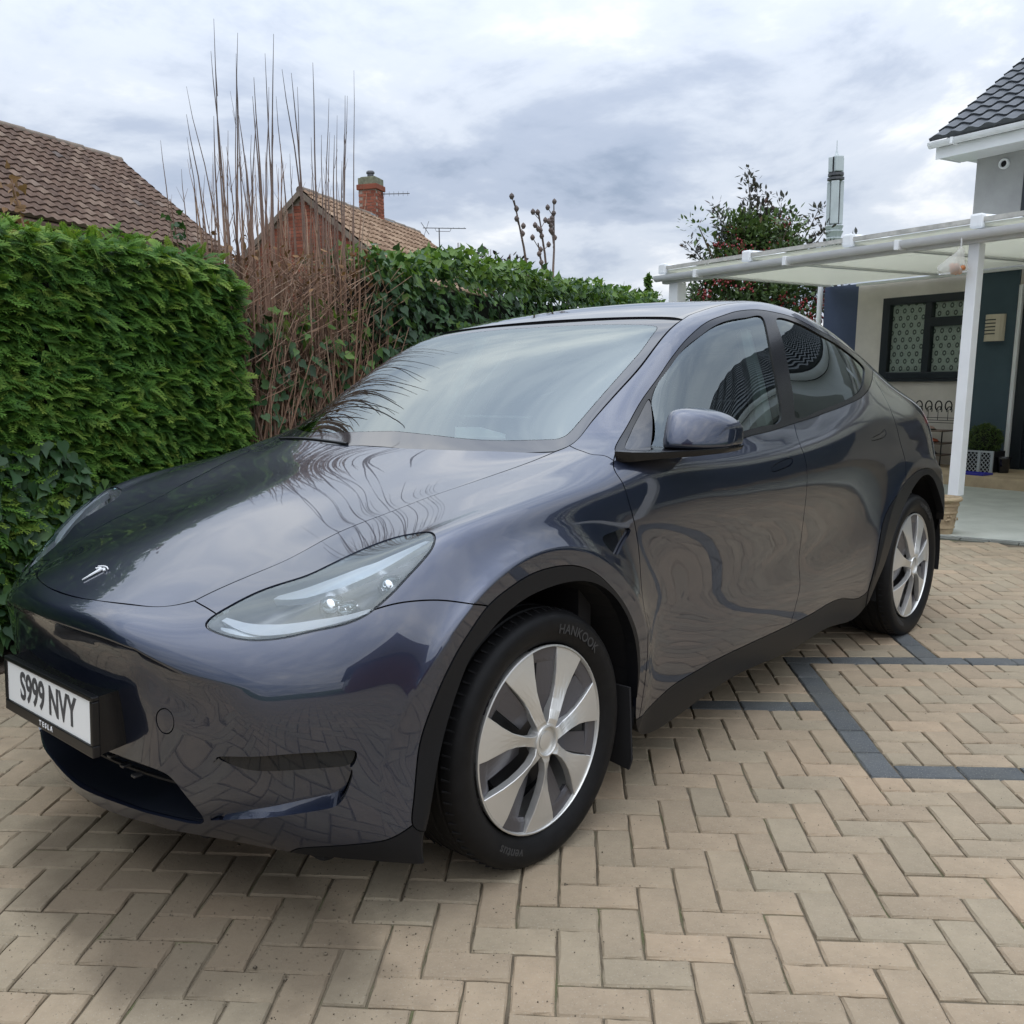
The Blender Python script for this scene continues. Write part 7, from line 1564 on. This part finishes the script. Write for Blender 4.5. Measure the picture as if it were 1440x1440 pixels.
for k in range(14):
    a = H0+hdir*(6.3+tr.uniform(-.3, .9))-hnor*1.0; b = a+hdir*tr.uniform(-.2, .2); b.z = tr.uniform(2.4, 2.75); mb.tube([a, b], [.012, .004], 4)
local(mb.build('branches', M['stem'], ds)); n = 320; t_ = rng.uniform(6.1, 7.5, n); P1 = hp_np(t_, rng.uniform(-1.2, -.8, n), rng.uniform(2.2, 2.68, n)); M['purple'] = leaf_mat('purple_leaf', [(0, (.02, .018, .018)), (.7, (.05, .04, .035)), (1, (.09, .04, .04))], .5, .2)
V_, T_ = scatter(OL[0], OL[1], P1, frames(unit(rng.normal(0, 1, (n, 3))), unit(rng.normal(0, .6, (n, 3))+np.array([0, 0, 1.]))), rng.uniform(.05, .09, n)); o = local(from_np('foliage', V_, T_, ds, M['purple'], np.repeat(rng.random(n), len(OL[0])))); o['kind'] = 'stuff'
sp = empty('upright_shoot', H0+hdir*10.3-hnor*.2, 'slender leafy green shoot beside the far canopy post', 'plant')
mb = MB(); a = H0+hdir*10.25-hnor*.3; b = a+Vector((0, 0, 2.68)); mb.tube([a, b], [.02, .006], 5); local(mb.build('stem', M['bark'], sp))
n = 380; z_ = rng.uniform(1.9, 2.68, n); rad = .17*(2.75-z_)/.85*rng.random(n)**.5; an = rng.uniform(0, 6.28, n); P1 = np.stack([a.x+rad*np.cos(an), a.y+rad*np.sin(an), z_], 1)
V_, T_ = scatter(IL[0], IL[1], P1, frames(unit(rng.normal(0, 1, (n, 3))), unit(rng.normal(0, .7, (n, 3))+np.array([-.3, -.3, 1.]))), rng.uniform(.05, .085, n)); o = local(from_np('leaves', V_, T_, sp, M['ivy_light'], np.repeat(rng.random(n)*.7, len(IL[0])))); o['kind'] = 'stuff'
# flowering sprigs poking out of the conifer hedge
for (t0, z0, z1, nm) in ((.50, 2.05, 2.36, 'pale sprig poking out of the left part of the conifer hedge'), (1.55, 2.0, 2.42, 'round-leaved grey sprig at the end of the conifer hedge')):
    s_ = empty('sprig', H0+hdir*t0-hnor*.4, nm, 'plant'); mb = MB(); a = H0+hdir*t0-hnor*.35; a.z = z0; b = a+hdir*-.06; b.z = z1; mb.tube([a, b], [.006, .003], 5); local(mb.build('stem', M['stem_pale'], s_))
    n = 26; f_ = rng.random(n); P1 = np.array(a)[None]+(np.array(b)-np.array(a))[None]*f_[:, None]+rng.normal(0, .035, (n, 3)); V_, T_ = scatter(IL[0], IL[1], P1, frames(unit(rng.normal(0, 1, (n, 3))), unit(rng.normal(0, 1, (n, 3)))), rng.uniform(.03, .055, n)); o = local(from_np('leaves', V_, T_, s_, M['ivy'] if t0 > 1 else M['dead'], np.repeat(rng.random(n)*.6+.2, len(IL[0])))); o['kind'] = 'stuff'
# ------------------------------------------------------------------ the house across the drive, seen only in the paint
oh = empty('garage_house', (-12, -9, 0), 'brick house with a white garage door across the drive', 'house')
MO = Matrix.Translation((-10.5, -11.5, 0)) @ Matrix.Rotation(R(45), 4, 'Z')
def ob_(name, mat, boxes, par=None, poly=None):
    mb = MB()
    for lo, hi in boxes: mb.box(lo, hi, MO)
    if poly: mb.prism([MO @ Vector(p_) for p_ in poly[0]], (0, 0, 0), MO.to_3x3() @ Vector(poly[1]))
    o = mb.build(name, mat, par or oh); 
    if par is None: local(o)
    return o
ob_('wall', M['brick_red'], [((-7, 0, 0), (7, -4, 2.6))])
ob_('roof', M['tile_brown'], [], None, ([(-7.3, .5, 2.55), (-7.3, -2, 4.6), (-7.3, -4.5, 2.55)], (14.6, 0, 0)))
ob_('garage_door', M['upvc'], [((-.8, .0, .05), (1.8, .05, 2.15))])
w_ = ob_('window', M['upvc'], [((3.0, .0, .9), (5.4, .05, 2.1))])
ob_('pane', M['frit'], [((3.1+k*.76, .05, 1.0), (3.1+k*.76+.66, .06, 2.0)) for k in range(3)], w_)
w_ = ob_('window', M['upvc'], [((-5.4, .0, .9), (-3.0, .05, 2.1))])
ob_('pane', M['frit'], [((-5.3+k*.76, .05, 1.0), (-5.3+k*.76+.66, .06, 2.0)) for k in range(3)], w_)
